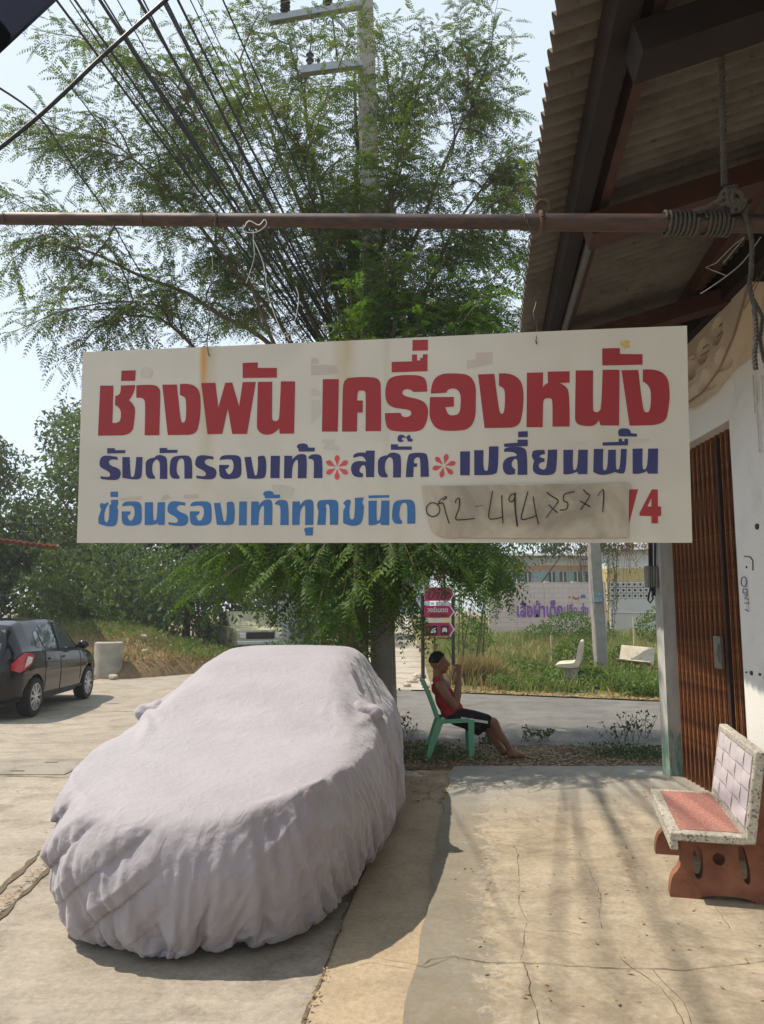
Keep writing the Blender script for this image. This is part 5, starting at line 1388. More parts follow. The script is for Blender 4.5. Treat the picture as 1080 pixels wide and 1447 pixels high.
remesh_build(mb, 'body', M_skin, man, 0.0065, 2)
mb = MB(); ell(mb, hc + V((-0.02, 0, 0.035)), 0.102, 0.083, 0.098, 0.15)
hair = mb; hv = []
hb_ = MB(); rws = []
for i in range(15):
    ph = pi * 0.56 * i / 14; row = []
    for k in range(28):
        th = 2 * pi * k / 28; lim = 1.0
        x, y, z = sin(ph) * cos(th), sin(ph) * sin(th), cos(ph)
        fr_ = max(0, x); drop_ = ph * (1 - 0.52 * fr_ ** 0.8); x, y, z = sin(drop_) * cos(th), sin(drop_) * sin(th), cos(drop_)
        w = 1 + 0.03 * noise.noise(V((x * 9, y * 9, z * 9)))
        row.append(hc + V((-0.016 + x * 0.104 * w, y * 0.084 * w, 0.018 + z * 0.112 * w)))
    rws.append(row)
hb_.grid(rws, True); o = hb_.build('hair', simple('hair_black', (0.012, 0.010, 0.009), 0.8, 0.2, bump=0.6, bscale=200), man, smooth=True); m = o.modifiers.new('t', 'SOLIDIFY'); m.thickness = 0.01; m.offset = -1
M_redtop = simple('cloth_red', (0.32, 0.03, 0.036), 0.9, 0.1, var=0.2, scale=14, bump=0.5, bscale=30)
mb = MB(); ell(mb, Q(623.5, 972), 0.112, 0.15, 0.10, -0.2); ell(mb, Q(630, 988), 0.12, 0.18, 0.16, -0.25); ell(mb, Q(638.5, 1003), 0.132, 0.178, 0.115, -0.2)
for sg in (-1, 1): limb(mb, [Q(617, 961, sg * 0.1), Q(622, 972, sg * 0.12)], [0.045, 0.06])
remesh_build(mb, 'vest', M_redtop, man, 0.009, 2)
M_shorts = simple('cloth_black', (0.018, 0.017, 0.02), 0.9, 0.1, var=0.2, scale=14, bump=0.4, bscale=40)
mb = MB(); ell(mb, Q(642, 1009), 0.115, 0.185, 0.095, -0.1)
for hip, kn_, dy in ((Q(644, 1012, -0.09), Q(698, 1021, -0.13), -1), (Q(646, 1013, 0.09), Q(690, 1028, 0.10), 1)):
    limb(mb, [hip, hip.lerp(kn_, 0.45), hip.lerp(kn_, 0.80)], [0.103, 0.1, 0.083])
    a = hip.lerp(kn_, 0.55) + V((0, 0, -0.045)); limb(mb, [hip + V((0.05, 0, -0.02)), a, hip.lerp(kn_, 0.72) + V((-0.02, 0, -0.075))], [0.08, 0.08, 0.05])
remesh_build(mb, 'shorts', M_shorts, man, 0.009, 2)
mb = MB(); hip, kn_ = Q(644, 1012, -0.09), Q(698, 1021, -0.13)
rws = [[hip.lerp(kn_, t) + V((0, -sqrt(max(0, r_ * r_ - (h + 0.0) ** 2)) - 0.004, h)) for h in (-0.012, 0.002, 0.016)] for t, r_ in ((0.12, 0.108), (0.25, 0.106), (0.4, 0.106), (0.55, 0.102), (0.7, 0.094), (0.82, 0.088))]
mb.grid(rws); mb.build('side_stripe', M_white, man)
mb = MB(); mb.tube([Q(632, 914, -0.02), Q(636, 923, -0.03), Q(643, 942, -0.04)], 0.004, 5)
tag(mb.build('thin_stick', M_blk), 'thin dark stick the seated man holds up before his face', 'stick')

# ================================================================ CONCRETE DRAIN RING at the left verge
q = G(148, 958); s_ = q.y / F
rg = thing('drain_ring', (q.x, q.y + 0.2, -0.02), 'grey concrete drain ring standing by the mound behind the black car', 'pipe')
mb = MB(); n = 32; R0 = 0.33
pr = [(R0 - 0.06, 0.0), (R0, 0.0), (R0 + 0.005, 0.85), (R0 - 0.06, 0.88), (R0 - 0.06, 0.0)]
mb.grid([[V((q.x + r * cos(2 * pi * k / n), q.y + 0.2 + r * sin(2 * pi * k / n), z - 0.02)) for k in range(n)] for r, z in pr], True)
mb.build('ring', simple('ring_concrete', (0.30, 0.28, 0.24), 0.9, 0.1, var=0.25, scale=4, bump=0.4), rg, smooth=True, sharp=40)
mb = MB(); mb.face([V((q.x + 0.28 * cos(2 * pi * k / n), q.y + 0.2 + 0.28 * sin(2 * pi * k / n), 0.7)) for k in range(n)]); mb.build('fill', M_mound, rg)

# ================================================================ POWER POLE
Yp = 10.2
pa, pb = P(542, 940, Yp), P(511, -160, Yp); pole = thing('power_pole', (pa.x, pa.y, 0), 'tall concrete power pole rising through the tree behind the sign', 'pole')
d_ = (pb - pa).normalized(); foot = pa - d_ * (pa.z / d_.z)
rws = []
for i in range(14):
    t = i / 13; c = foot.lerp(pb, t) - V((0, 0, 0.05 * (i == 0))); w = 0.165 - 0.05 * t
    rws.append([c + V((a * w, b * w * 0.9, 0)) for a, b in ((-1, -0.72), (-0.72, -1), (0.72, -1), (1, -0.72), (1, 0.72), (0.72, 1), (-0.72, 1), (-1, 0.72))])
mb = MB(); mb.grid(rws, True); mb.face(rws[-1]); mb.build('shaft', simple('pole_concrete', (0.34, 0.32, 0.28), 0.9, 0.1, var=0.18, scale=3, bump=0.3), pole)
M_galv = simple('galvanised', (0.34, 0.36, 0.39), 0.5, 0.5, 0.3, var=0.15); M_porc = simple('insulator_dark', (0.03, 0.022, 0.022), 0.25, 0.6)
def cross_arm(p, x0, y0, x1, y1, h):
    a, b = P(x0, y0, Yp - 0.22), P(x1, y1, Yp - 0.22); mb = MB(); mb.beam(a, b, 0.1, h); return mb.build('cross_arm', M_galv, pole), a, b
ca, a, b = cross_arm(0, 380, 29, 512, 6, 0.10)
mb = MB(); mb.beam(P(470, 20, Yp - 0.2), P(503, 55, Yp - 0.16), 0.03, 0.04); mb.build('brace', M_galv, ca)
cb, a2, b2_ = cross_arm(0, 425, 101, 512, 90, 0.11)
def insul(px, py, h, r, n_):
    mb = MB(); c = P(px, py, Yp - 0.22); pr = []
    for k in range(n_): z = h * k / n_; pr += [(r * 0.6, z), (r, z + h * 0.25 / n_), (r * 0.62, z + h * 0.6 / n_)]
    pr.append((r * 0.3, h)); mb.grid([[c + V((rr * cos(2 * pi * k / 14), rr * sin(2 * pi * k / 14), z)) for k in range(14)] for rr, z in pr], True); return mb
for px, py in ((403, 22), (463, 12)): insul(px, py, 0.26, 0.075, 4).build('insulator', M_porc, ca, smooth=True, sharp=50)
mb = insul(438, 96, 0.26, 0.06, 3); mb.build('insulator', M_porc, cb, smooth=True, sharp=50); mb = insul(450, 94, 0.14, 0.03, 2); mb.build('insulator', M_porc, cb, smooth=True, sharp=50)
mb = MB(); mb.tube([P(470, 25, Yp - 0.3), P(474, 60, Yp - 0.3), P(478, 92, Yp - 0.25)], 0.012, 6); mb.build('drop_lead', M_blk, cb)
mb = MB()
for k in range(9):
    c = foot.lerp(pb, 0.35 + k * 0.075); mb.tube([c + V((0.13, 0, 0)), c + V((0.27, 0, 0))], 0.01, 5)
o = mb.build('climbing_peg', M_galv, pole); o['kind'] = 'stuff'
# brown board fixed beside the pole foot
mb = MB(); mb.beam(P(557, 945, Yp - 0.25) + V((0, 0, -0.2)), P(554, 790, Yp - 0.25), 0.03, 0.02); tag(mb.build('bamboo_pole', simple('bamboo', (0.3, 0.2, 0.12), 0.7)), 'thin brown bamboo stick standing against the right side of the power pole', 'stick')

# ---------------------------------------------------------------- overhead cables
M_cab = simple('cable_black', (0.02, 0.022, 0.025), 0.5)
def cable(a, b, sag, r, label, n=26):
    pts = [a.lerp(b, t / n) + V((0, 0, -sag * 4 * (t / n) * (1 - t / n))) for t in range(n + 1)]
    mb = MB(); mb.tube(pts, r, 6); return tag(mb.build('overhead_cable', M_cab), label, 'cable', 'cables running overhead to the power pole')
def extend(px0, py0, px1, py1, Y0, Y1, back=2.0):
    a, b = P(px0, py0, Y0), P(px1, py1, Y1); return a - (b - a).normalized() * back, b
ends = [(85, 0, 470, 520, 0.011), (107, 0, 440, 500, 0.006), (118, 0, 475, 520, 0.011), (145, 0, 480, 525, 0.014), (150, 0, 490, 520, 0.012), (158, 0, 470, 515, 0.008), (170, 0, 455, 520, 0.006), (203, 0, 500, 520, 0.016), (212, 0, 470, 520, 0.008),
        (233, 0, 505, 520, 0.012), (238, 0, 500, 525, 0.01), (243, 0, 495, 520, 0.007), (255, 0, 510, 520, 0.012), (275, 0, 515, 500, 0.006), (288, 0, 520, 480, 0.005), (318, 0, 525, 470, 0.009)]
for i, (x0, y0, x1, y1, r) in enumerate(ends):
    a, b = extend(x0, y0, x1, y1, 6.6 + 0.2 * (i % 4), Yp - 0.2, 7.0); r *= 1.15
    lbl = 'leftmost black cable of the overhead bundle fanning up to the left' if i == 0 else 'rightmost cable of the overhead bundle, running close beside the power pole' if i == len(ends) - 1 else 'thickest black cable in the middle of the overhead bundle' if r == 0.016 else 'black cable inside the overhead bundle fanning up and left'
    cable(a, b, 0.05 + 0.04 * (i % 3), r, lbl)
def loose(pts, Y, r, label, mat=M_cab):
    mb = MB(); mb.tube(spline([P(a, b, Y if not isinstance(Y, (list, tuple)) else Y[i]) for i, (a, b) in enumerate(pts)], 6), r, 6); return tag(mb.build('overhead_cable', mat), label, 'cable')
loose([(-30, 233), (60, 160), (150, 75), (240, -5), (300, -60)], 3.4, 0.0105, 'thick twisted cable crossing the upper left corner of the sky')
loose([(-20, 112), (55, 165), (100, 230), (150, 300), (190, 370), (240, 450), (300, 520)], [3.6, 4.2, 5, 6, 7, 8, 9], 0.006, 'thin sagging cable at the far left running down to the tree')
# dark awning corner overhead
mb = MB(); q = [P(-60, 132, 1.9), P(88, -6, 1.9), P(170, -90, 1.9), P(-60, -200, 1.9)]; mb.prism(q, (0, 0.0, 0.03))
tag(mb.build('awning', simple('awning_navy', (0.012, 0.016, 0.035), 0.7)), 'corner of a dark navy awning overhead at the top left', 'awning')
# meter box and cables hanging on the shop column
M_box = simple('meter_grey', (0.2, 0.21, 0.2), 0.5)
mt = thing('meter_box', P(920, 815, 7.85), 'small grey meter box with black cables on the outer side of the shop column', 'meter')
c = P(919, 815, 7.85); mb = MB(); mb.box(c.x - 0.05, c.x + 0.06, c.y - 0.06, c.y + 0.04, c.z - 0.11, c.z + 0.11); rounded(mb.build('case', M_box, mt))
for k, (x0, x1) in enumerate(((917, 919), (920, 922), (925, 925))):
    mb = MB(); mb.tube([P(x0, 640, 7.8), P(x0 + 1, 780, 7.8), P(x1, 830 + 6 * k, 7.8)], 0.012, 6); mb.build('cable', M_cab, mt)
mb = MB(); mb.tube([P(921, 828, 7.8), P(917, 840, 7.8), P(916, 848, 7.8), P(919, 852, 7.8), P(923, 846, 7.8), P(922, 836, 7.8), P(921, 828, 7.8)], 0.009, 6); mb.build('cable_loop', M_cab, mt)
# ================================================================ FOLIAGE
def unit(a): return a / np.maximum(1e-9, np.linalg.norm(a, axis=-1, keepdims=True))
def fronds(base, dirs, L, npair=8, lw=0.012, ll=0.045, droop=0.25, roll=None, r=rng):
    """pinnate leaves: paired leaflets along a drooping midrib. base, dirs (N,3); L (N,)"""
    N = len(base); up = np.tile(np.array([0, 0, 1.0]), (N, 1)) + r.normal(0, 0.35, (N, 3))
    d = unit(dirs); s = unit(np.cross(d, up)); u = np.cross(s, d)
    t = (np.arange(npair) + 0.6) / npair
    P_ = base[:, None, :] + d[:, None, :] * (L[:, None] * t)[:, :, None] - np.array([0, 0, 1.0]) * (droop * L[:, None] * t ** 2)[:, :, None]
    tl = d[:, None, :] - np.array([0, 0, 1.0]) * (2 * droop * t)[None, :, None]; tl = unit(tl)
    size = (np.sin(np.pi * (0.15 + 0.8 * t)) ** 0.6)[None, :] * (L / 0.25)[:, None]
    vs = []
    for sg in (-1, 1):
        ax = unit(s[:, None, :] * sg * 0.9 + tl * 0.55 - u[:, None, :] * r.uniform(0.05, 0.7, (N, 1, 1)) + r.normal(0, 0.12, (N, npair, 3)))
        wd = unit(np.cross(ax, u[:, None, :] + r.normal(0, 0.25, (N, npair, 3))))
        l_ = (ll * size)[:, :, None]; w_ = (lw * size)[:, :, None]
        a = P_; b = P_ + ax * l_ * 0.45 + wd * w_; c = P_ + ax * l_; e = P_ + ax * l_ * 0.45 - wd * w_
        vs.append(np.stack([a, b, c, e], 2))
    # midrib as a thin quad
    rib0 = base; rib1 = P_[:, -1]; mid = P_[:, npair // 2]; w = 0.0028
    rb = np.stack([rib0 - s * w, rib0 + s * w, mid + s * w, mid - s * w], 1)[:, None]; rb2 = np.stack([mid - s * w, mid + s * w, rib1 + s * w * 0.5, rib1 - s * w * 0.5], 1)[:, None]
    V_ = np.concatenate([np.concatenate(vs, 1).reshape(N, -1, 4, 3), rb, rb2], 1).reshape(-1, 3)
    return V_
def quads_of(V_): return np.arange(len(V_), dtype=np.int32).reshape(-1, 4)
def leaf_cloud(c, size, aspect=0.45, upb=0.5, r=rng, droop=0.0):
    N = len(c); nrm = unit(r.normal(0, 1, (N, 3)) + np.array([0, 0, upb])); a = unit(np.cross(nrm, r.normal(0, 1, (N, 3))) + np.array([0, 0, -droop])); b = np.cross(nrm, a)
    size = size * r.uniform(0.6, 1.25, N) if np.isscalar(size) else size
    l = size[:, None]; w = l * aspect
    return np.stack([c - a * l * 0.5, c + b * w * 0.5, c + a * l * 0.5, c - b * w * 0.5], 1).reshape(-1, 3)
M_leafT = leafmat('leaf_tree', [(0.034, 0.060, 0.014), (0.060, 0.100, 0.022), (0.095, 0.138, 0.034), (0.125, 0.125, 0.048)], 0.35, scale=1.2)
M_leafL = leafmat('leaf_bright', [(0.022, 0.05, 0.010), (0.045, 0.095, 0.015), (0.085, 0.15, 0.025), (0.12, 0.17, 0.035)], 0.42, scale=1.5)
M_leafB = leafmat('leaf_dark', [(0.022, 0.040, 0.012), (0.040, 0.068, 0.020), (0.065, 0.10, 0.03), (0.09, 0.12, 0.04)], 0.25, scale=0.5)
M_leafV = leafmat('leaf_vine', [(0.035, 0.06, 0.015), (0.07, 0.115, 0.03), (0.12, 0.17, 0.05)], 0.3, scale=0.9)
M_grass = leafmat('grass_blades', [(0.075, 0.12, 0.03), (0.12, 0.165, 0.045), (0.18, 0.20, 0.07), (0.24, 0.22, 0.10)], 0.3, scale=0.6)
M_dry = leafmat('dry_grass', [(0.20, 0.13, 0.06), (0.29, 0.20, 0.10), (0.17, 0.15, 0.06), (0.33, 0.25, 0.14)], 0.2, scale=0.8)
M_weed = leafmat('weed_leaf', [(0.035, 0.07, 0.015), (0.07, 0.125, 0.025), (0.11, 0.17, 0.04)], 0.35, scale=1.2)
M_bark = NT('bark', 0.9, 0.1); n = M_bark.noise(4, 8, 0.75, vec=M_bark.mapping((3, 3, 0.6))); M_bark.color(M_bark.mix(n, (0.06, 0.045, 0.03), (0.17, 0.135, 0.10))); M_bark.bump(n, 0.7, 0.02); M_bark = M_bark.m
M_twig = simple('twig', (0.11, 0.085, 0.06), 0.9)

# ---- the big feathery tree
tr_base = P(497, 975, 9.9); tr_base.z = 0
tree = thing('feathery_tree', tr_base, 'tall feathery tree with pinnate leaves spreading behind and above the sign', 'tree')
fork = tr_base + V((0.06, 0.1, 2.4)); fork2 = tr_base + V((0.05, 0.2, 4.2))
mb = MB(); mb.tube(spline([tr_base - V((0, 0, 0.1)), tr_base + V((0.05, 0.02, 1.2)), fork, fork2, fork2 + V((-0.1, 0.1, 2.5))], 5), [0.20 - 0.14 * i / 20 for i in range(21)], 10); mb.build('trunk', M_bark, tree, smooth=True)
rt = random.Random(11)
targets = [(x, y, rt.uniform(8.6, 10.4), 0) for x, y in ((20, 190), (62, 45), (120, 60), (8, 268), (40, 350), (5, 385), (58, 440), (22, 470), (98, 505), (150, 492), (100, 120), (165, 85), (215, 190), (60, 215), (120, 235), (185, 300), (90, 405), (150, 385), (232, 120), (10, 170), (50, 300), (130, 330), (210, 250), (200, 430), (160, 180), (140, 455))]
targets += [(x, y, rt.uniform(9.2, 11.5), 0) for x, y in ((702, 14), (690, 60), (700, 112), (722, 160), (700, 198), (742, 232), (655, 60), (600, 42), (640, 110), (612, 130), (660, 190), (690, 150), (560, 70), (718, 285), (740, 265), (650, 20))]
targets += [(x, y, rt.uniform(9.0, 11.5), 0) for x, y in ((262, 70), (300, 60), (340, 35), (372, 20), (410, 60), (440, 30), (470, 60), (400, 120), (500, 40), (540, 60), (330, 120), (360, 90), (430, 150), (480, 130), (550, 120), (580, 90))]
for _ in range(80): targets.append((rt.uniform(225, 600), rt.uniform(130, 470), rt.uniform(8.8, 11.8), 1))
for _ in range(60): targets.append((rt.uniform(430, 760), rt.uniform(240, 480), rt.uniform(8.8, 11.0), 1))
tw_b, tw_d, tw_L = [], [], []
branches = MB(); twigs = MB()
limb_pts = []
for lx, ly, lY in ((95, 345, 9.3), (170, 210, 9.4), (235, 110, 9.7), (330, 80, 10.4), (410, 60, 10.9), (505, 70, 11.2), (600, 90, 10.7), (665, 150, 10.3), (690, 250, 9.9), (300, 320, 9.0), (430, 230, 9.2), (560, 270, 9.4), (190, 425, 9.2), (620, 380, 9.6)):
    tip = P(lx, ly, lY); s0 = fork.lerp(fork2, rt.random()) + V((0, 0, 0.0 if ly > 200 else rt.uniform(0, 1.5)))
    path = bez(s0, s0.lerp(tip, 0.35) + V((0, 0, 0.5)), s0.lerp(tip, 0.75) + V((0, 0, 0.3)), tip, 16)
    path = [p_ + V((0.09 * noise.noise(p_ * 1.3), 0.09 * noise.noise(p_ * 1.3 + V((7, 0, 0))), 0.09 * noise.noise(p_ * 1.3 + V((0, 7, 0))))) * min(1, i_ / 3) for i_, p_ in enumerate(path)]
    branches.tube(path, [0.036 * (1 - i_ / 18) ** 0.8 + 0.005 for i_ in range(17)], 7, cap=False); limb_pts += path[3:]
for (px, py, Y, dense) in targets:
    tip = P(px, py, Y)
    src = min(limb_pts, key=lambda q_: (q_ - tip).length + 0.5 * max(0.0, q_.z - tip.z + 0.3) + (3 if (q_ - tip).length < 0.5 else 0) + rt.uniform(0, 0.5))
    mid = src.lerp(tip, 0.5) + V((rt.uniform(-0.15, 0.15), rt.uniform(-0.15, 0.15), rt.uniform(0.0, 0.25)))
    path = bez(src, src.lerp(mid, 0.7), mid.lerp(tip, 0.4), tip, 12)
    path = [p_ + V((0.05 * noise.noise(p_ * 2.2), 0.05 * noise.noise(p_ * 2.2 + V((7, 0, 0))), 0.05 * noise.noise(p_ * 2.2 + V((0, 7, 0))))) * min(1, i_ / 3) for i_, p_ in enumerate(path)]
    branches.tube(path, [0.010 * (1 - i_ / 12.5) ** 0.9 + 0.003 for i_ in range(13)], 5, cap=False)
    L = (tip - src).length; axis = (tip - src).normalized()
    ntw = int(6 + L * 7.0)
    for k in range(ntw):
        t = 0.08 + 0.92 * (k / (ntw - 1)); i = min(11, int(t * 12)); p = path[i].lerp(path[i + 1], t * 12 - i)
        dd = (axis * 0.6 + V((rt.gauss(0, 1), rt.gauss(0, 1), rt.gauss(0.1, 0.7))).normalized()).normalized(); l_ = rt.uniform(0.3, 0.7) * (1.15 - 0.4 * t)
        if k == ntw - 1: dd = axis; l_ = 0.35
        q = [p, p + dd * l_ * 0.5 + V((0, 0, 0.03)), p + dd * l_ + V((0, 0, -0.08 * l_))]
        twigs.tube(q, [0.0038, 0.003, 0.0015], 3, cap=False)
        nf = max(3, int(l_ / 0.075))
        for m in range(nf + 1):
            f = m / nf; c = q[0].lerp(q[1], f * 2) if f < 0.5 else q[1].lerp(q[2], f * 2 - 1)
            sd = dd.cross(V((0, 0, 1))).normalized() * (1 if m % 2 else -1)
            fd = (dd * 0.6 + sd * rt.uniform(0.5, 1.0) + V((rt.uniform(-.2, .2), rt.uniform(-.2, .2), rt.uniform(-0.55, 0.2)))) if m < nf else dd + V((0, 0, -0.15))
            tw_b.append(tuple(c)); tw_d.append(tuple(fd)); tw_L.append(rt.uniform(0.17, 0.31))
print('fronds', len(tw_b))
branches.build('limbs', M_bark, tree, smooth=True, fix=False)['kind'] = 'stuff'
twigs.build('twigs', M_twig, tree, fix=False)['kind'] = 'stuff'
F_ = fronds(np.array(tw_b), np.array(tw_d), np.array(tw_L), 8, 0.0108, 0.050, 0.4)
np_mesh('crown', F_, quads_of(F_), M_leafT, tree)['kind'] = 'stuff'
# brown seed pods hanging in clusters
pb_ = []
for i in rng.choice(len(tw_b), 700, replace=False):
    c = np.array(tw_b[i]); pb_.append(c + rng.normal(0, 0.05, (3, 3)))
pc = np.concatenate(pb_); V_ = []
dn_ = unit(np.array([0, 0, -1.0]) + rng.normal(0, 0.35, (len(pc), 3))); sd_ = unit(rng.normal(0, 1, (len(pc), 3)) * np.array([1, 1, 0.1])); l_ = rng.uniform(0.06, 0.13, len(pc))[:, None]
V_ = np.stack([pc, pc + dn_ * l_ * 0.5 + sd_ * 0.007, pc + dn_ * l_, pc + dn_ * l_ * 0.5 - sd_ * 0.007], 1).reshape(-1, 3)
np_mesh('seed_pods', V_, quads_of(V_), leafmat('pod_brown', [(0.10, 0.06, 0.03), (0.2, 0.12, 0.06), (0.07, 0.045, 0.025)], 0.1), tree)['kind'] = 'stuff'

# ---- lower boughs of a second, brighter tree just under and behind the sign
lb = P(512, 960, 9.2); lb.z = 0
low = thing('neem_tree', lb, 'bright green tree with long drooping pinnate leaves hanging below the sign', 'tree')
mb = MB(); mb.tube(spline([lb - V((0, 0, 0.1)), lb + V((-0.08, 0.02, 1.0)), lb + V((0.0, 0.05, 2.0)), lb + V((0.1, 0, 3.4))], 5), [0.15 - 0.1 * i / 15 for i in range(16)], 9); mb.build('trunk', M_bark, low, smooth=True)
tg = [(x, y, rt.uniform(7.4, 9.2)) for x, y in ((242, 815), (262, 800), (290, 820), (262, 850), (300, 860), (330, 812), (345, 840), (380, 850), (400, 860), (420, 850), (448, 865), (470, 848), (500, 835), (480, 872), (430, 820), (455, 812), (390, 800), (360, 790), (410, 790), (520, 800), (540, 820), (560, 790), (585, 800), (600, 820), (575, 842), (630, 790), (650, 800), (665, 820), (690, 800), (700, 790), (730, 795), (560, 850), (465, 890), (490, 900), (510, 880), (440, 890), (320, 780), (300, 790), (280, 780), (500, 860), (655, 775), (620, 775), (590, 775), (480, 780), (500, 790), (530, 780), (440, 780), (715, 810), (675, 790))]
tg += [(rt.uniform(430, 600), rt.uniform(770, 900), rt.uniform(8.6, 10.5)) for _ in range(34)]
tg += [(rt.uniform(250, 560), rt.uniform(765, 830), rt.uniform(8.4, 10.5)) for _ in range(30)]
tg += [(rt.uniform(590, 725), rt.uniform(740, 825), rt.uniform(8.4, 10.0)) for _ in range(30)]
tg += [(rt.uniform(470, 745), rt.uniform(350, 480), rt.uniform(8.2, 9.6)) for _ in range(44)]
B_, D_, L_ = [], [], []
br = MB(); tz = MB()
for px, py, Y in tg:
    tip = P(px, py, Y); src = lb + V((0, 0, rt.uniform(1.9, 3.2))); top_ = src.lerp(tip, 0.55) + V((0, 0, 0.45))
    path = bez(src, src.lerp(top_, 0.6) + V((0, 0, 0.2)), top_, tip, 10); br.tube(path, [0.02 * (1 - i / 10.5) + 0.003 for i in range(11)], 5, cap=False)
    ax = (path[-1] - path[-3]).normalized(); n_ = 13
    for k in range(n_):
        t = 0.45 + 0.55 * k / (n_ - 1); i = min(9, int(t * 10)); p = path[i].lerp(path[i + 1], t * 10 - i)
        for rep_ in range(2):
            fd = ax * 0.5 + V((rt.gauss(0, 0.9), rt.gauss(0, 0.9), rt.uniform(-0.6, 0.25)))
            B_.append(tuple(p)); D_.append(tuple(fd)); L_.append(rt.uniform(0.24, 0.42))
br.build('limbs', M_twig, low, smooth=True, fix=False)['kind'] = 'stuff'
F_ = fronds(np.array(B_), np.array(D_), np.array(L_), 9, 0.0095, 0.055, 0.45)
np_mesh('crown', F_, quads_of(F_), M_leafL, low)['kind'] = 'stuff'

# ---- trees and thickets at the left and behind
def lobes_cloud(lobes, n, size, mat, parent, name='crown', aspect=0.45, shell=0.55, droop=0.3, seed=1):
    r = np.random.default_rng(seed); tot = sum(l[3] * l[4] for l in lobes); out = []
    for cx, cy, cz, rx, rz in lobes:
        k = int(n * rx * rz / tot); d = unit(r.normal(0, 1, (k, 3))); rad = (shell + (1 - shell) * r.random(k) ** 0.6)
        c = np.stack([cx + d[:, 0] * rx * rad, cy + d[:, 1] * rx * rad, cz + d[:, 2] * rz * rad], 1)
        # break the smooth surface into clumps
        ph = np.sin(c * 3.1 + r.random(3) * 6); c = c + 0.16 * rx * ph * r.random((k, 1)); c[:, 2] = np.maximum(c[:, 2], 0.03 + r.random(k) * 0.1); out.append(c)
    c = np.concatenate(out); V_ = leaf_cloud(c, size, aspect, 0.5, r, droop); o = np_mesh(name, V_, quads_of(V_), mat, parent); o['kind'] = 'stuff'; return o
def bg_tree(name, label, X, Y, H, Rr, n, size, mat, seed, group='trees lining the left side behind the road', trunk=0.18, lo=0.0):
    n = int(n * 2.0); size = size * 0.85
    rr = random.Random(seed); t = thing(name, (X, Y, 0), label, 'tree', group)
    lob = []
    for k in range(26):
        z = H * (lo + (1 - lo) * rr.uniform(0.1, 0.88)); sp_ = Rr * (1 - 0.5 * abs(z / H - 0.5)); a = rr.uniform(0, 2 * pi); d = rr.uniform(0, 0.8) * sp_; r_ = rr.uniform(0.22, 0.46) * Rr
        lob.append((X + d * cos(a), Y + d * sin(a), z, r_, r_ * rr.uniform(0.6, 0.95)))
    lobes_cloud(lob, n, size, mat, t, seed=seed)
    mb = MB(); mb.tube(spline([V((X, Y, -0.1)), V((X + 0.1, Y, H * 0.3)), V((X - 0.1, Y + 0.1, H * 0.6)), V((X, Y, H * 0.8))], 4), [trunk * (1 - i / 14) for i in range(13)], 8); mb.build('trunk', M_bark, t, smooth=True)
    mb = MB()
    for l in lob: mb.tube(bez(V((X, Y, H * 0.3)), V((X, Y, H * 0.5)), V((l[0], l[1], l[2] - 0.5)), V((l[0], l[1], l[2])), 6), [0.06 - 0.007 * i for i in range(7)], 5, cap=False)
    mb.build('limbs', M_bark, t, fix=False)['kind'] = 'stuff'
    return t
for i, (X, Y, H, Rr, n, sz, m_, lb_) in enumerate([
    (-15.5, 27.0, 8.6, 3.6, 9000, 0.26, M_leafB, 'dark broad tree at the far left edge above the black car'),
    (-13.0, 31.0, 10.0, 4.0, 9000, 0.27, M_leafB, 'tallest dark tree rising left of the sign'),
    (-10.8, 27.5, 8.8, 3.4, 9000, 0.25, M_leafV, 'lighter green tree touching the left edge of the sign'),
    (-8.2, 30.0, 8.6, 3.6, 8000, 0.26, M_leafB, 'dark tree seen just under the lower left corner of the sign'),
    (-5.0, 33.0, 8.0, 3.4, 8000, 0.27, M_leafB, 'shady dark tree behind the old pickup'),
    (-2.6, 37.0, 8.0, 3.2, 6000, 0.28, M_leafB, 'dark tree behind the pale corrugated fence'),
    (-19.0, 33.0, 10.0, 4.5, 6000, 0.3, M_leafB, 'dark tree furthest left, mostly beyond the frame')]):
    bg_tree('dense_tree', lb_, X, Y, H, Rr, n, sz, m_, 30 + i)
# undergrowth thickets and vine curtains at their feet
def thicket(label, lobes, n, size, mat, seed, name='thicket', cat='bush', group=None):
    x, y = lobes[0][0], lobes[0][1]; t = thing(name, (x, y, 0), label, cat, group); lobes_cloud(lobes, n, size, mat, t, 'foliage', seed=seed, droop=0.8)
    r = random.Random(seed); mb = MB()
    for k in range(10):
        a = V((x + r.uniform(-0.4, 0.4), y + r.uniform(-0.4, 0.4), 0)); l = r.choice(lobes); mb.tube([a, V((l[0], l[1], l[2]))], [0.03, 0.01], 4, cap=False)
    o = mb.build('stems', M_twig, t, fix=False); o['kind'] = 'stuff'; return t
thicket('curtain of heart-leaved vines in the middle of the left greenery below the sign', [(-8.4, 23.8, 2.3, 1.4, 1.3), (-7.9, 23.6, 1.3, 1.5, 1.1), (-9.0, 24.2, 3.2, 1.2, 0.9), (-7.2, 24.2, 2.6, 1.0, 1.2)], 5200, 0.17, M_leafV, 51, 'vine_curtain', 'vines')
thicket('vine covered shrub column left of the vine curtain, under the sign corner', [(-10.8, 23.6, 1.6, 0.9, 1.3), (-10.6, 23.8, 2.8, 0.8, 0.9), (-11.0, 23.6, 0.8, 1.1, 0.7)], 2600, 0.18, M_leafV, 52, 'vine_shrub', 'vines')
thicket('leafy shrub at the far left edge behind the black car roof', [(-14.4, 22.0, 1.4, 1.2, 1.3), (-15.2, 22.3, 2.2, 1.0, 1.0), (-13.4, 22.4, 0.9, 0.9, 0.7)], 2600, 0.2, M_leafV, 53, 'shrub', 'bush')
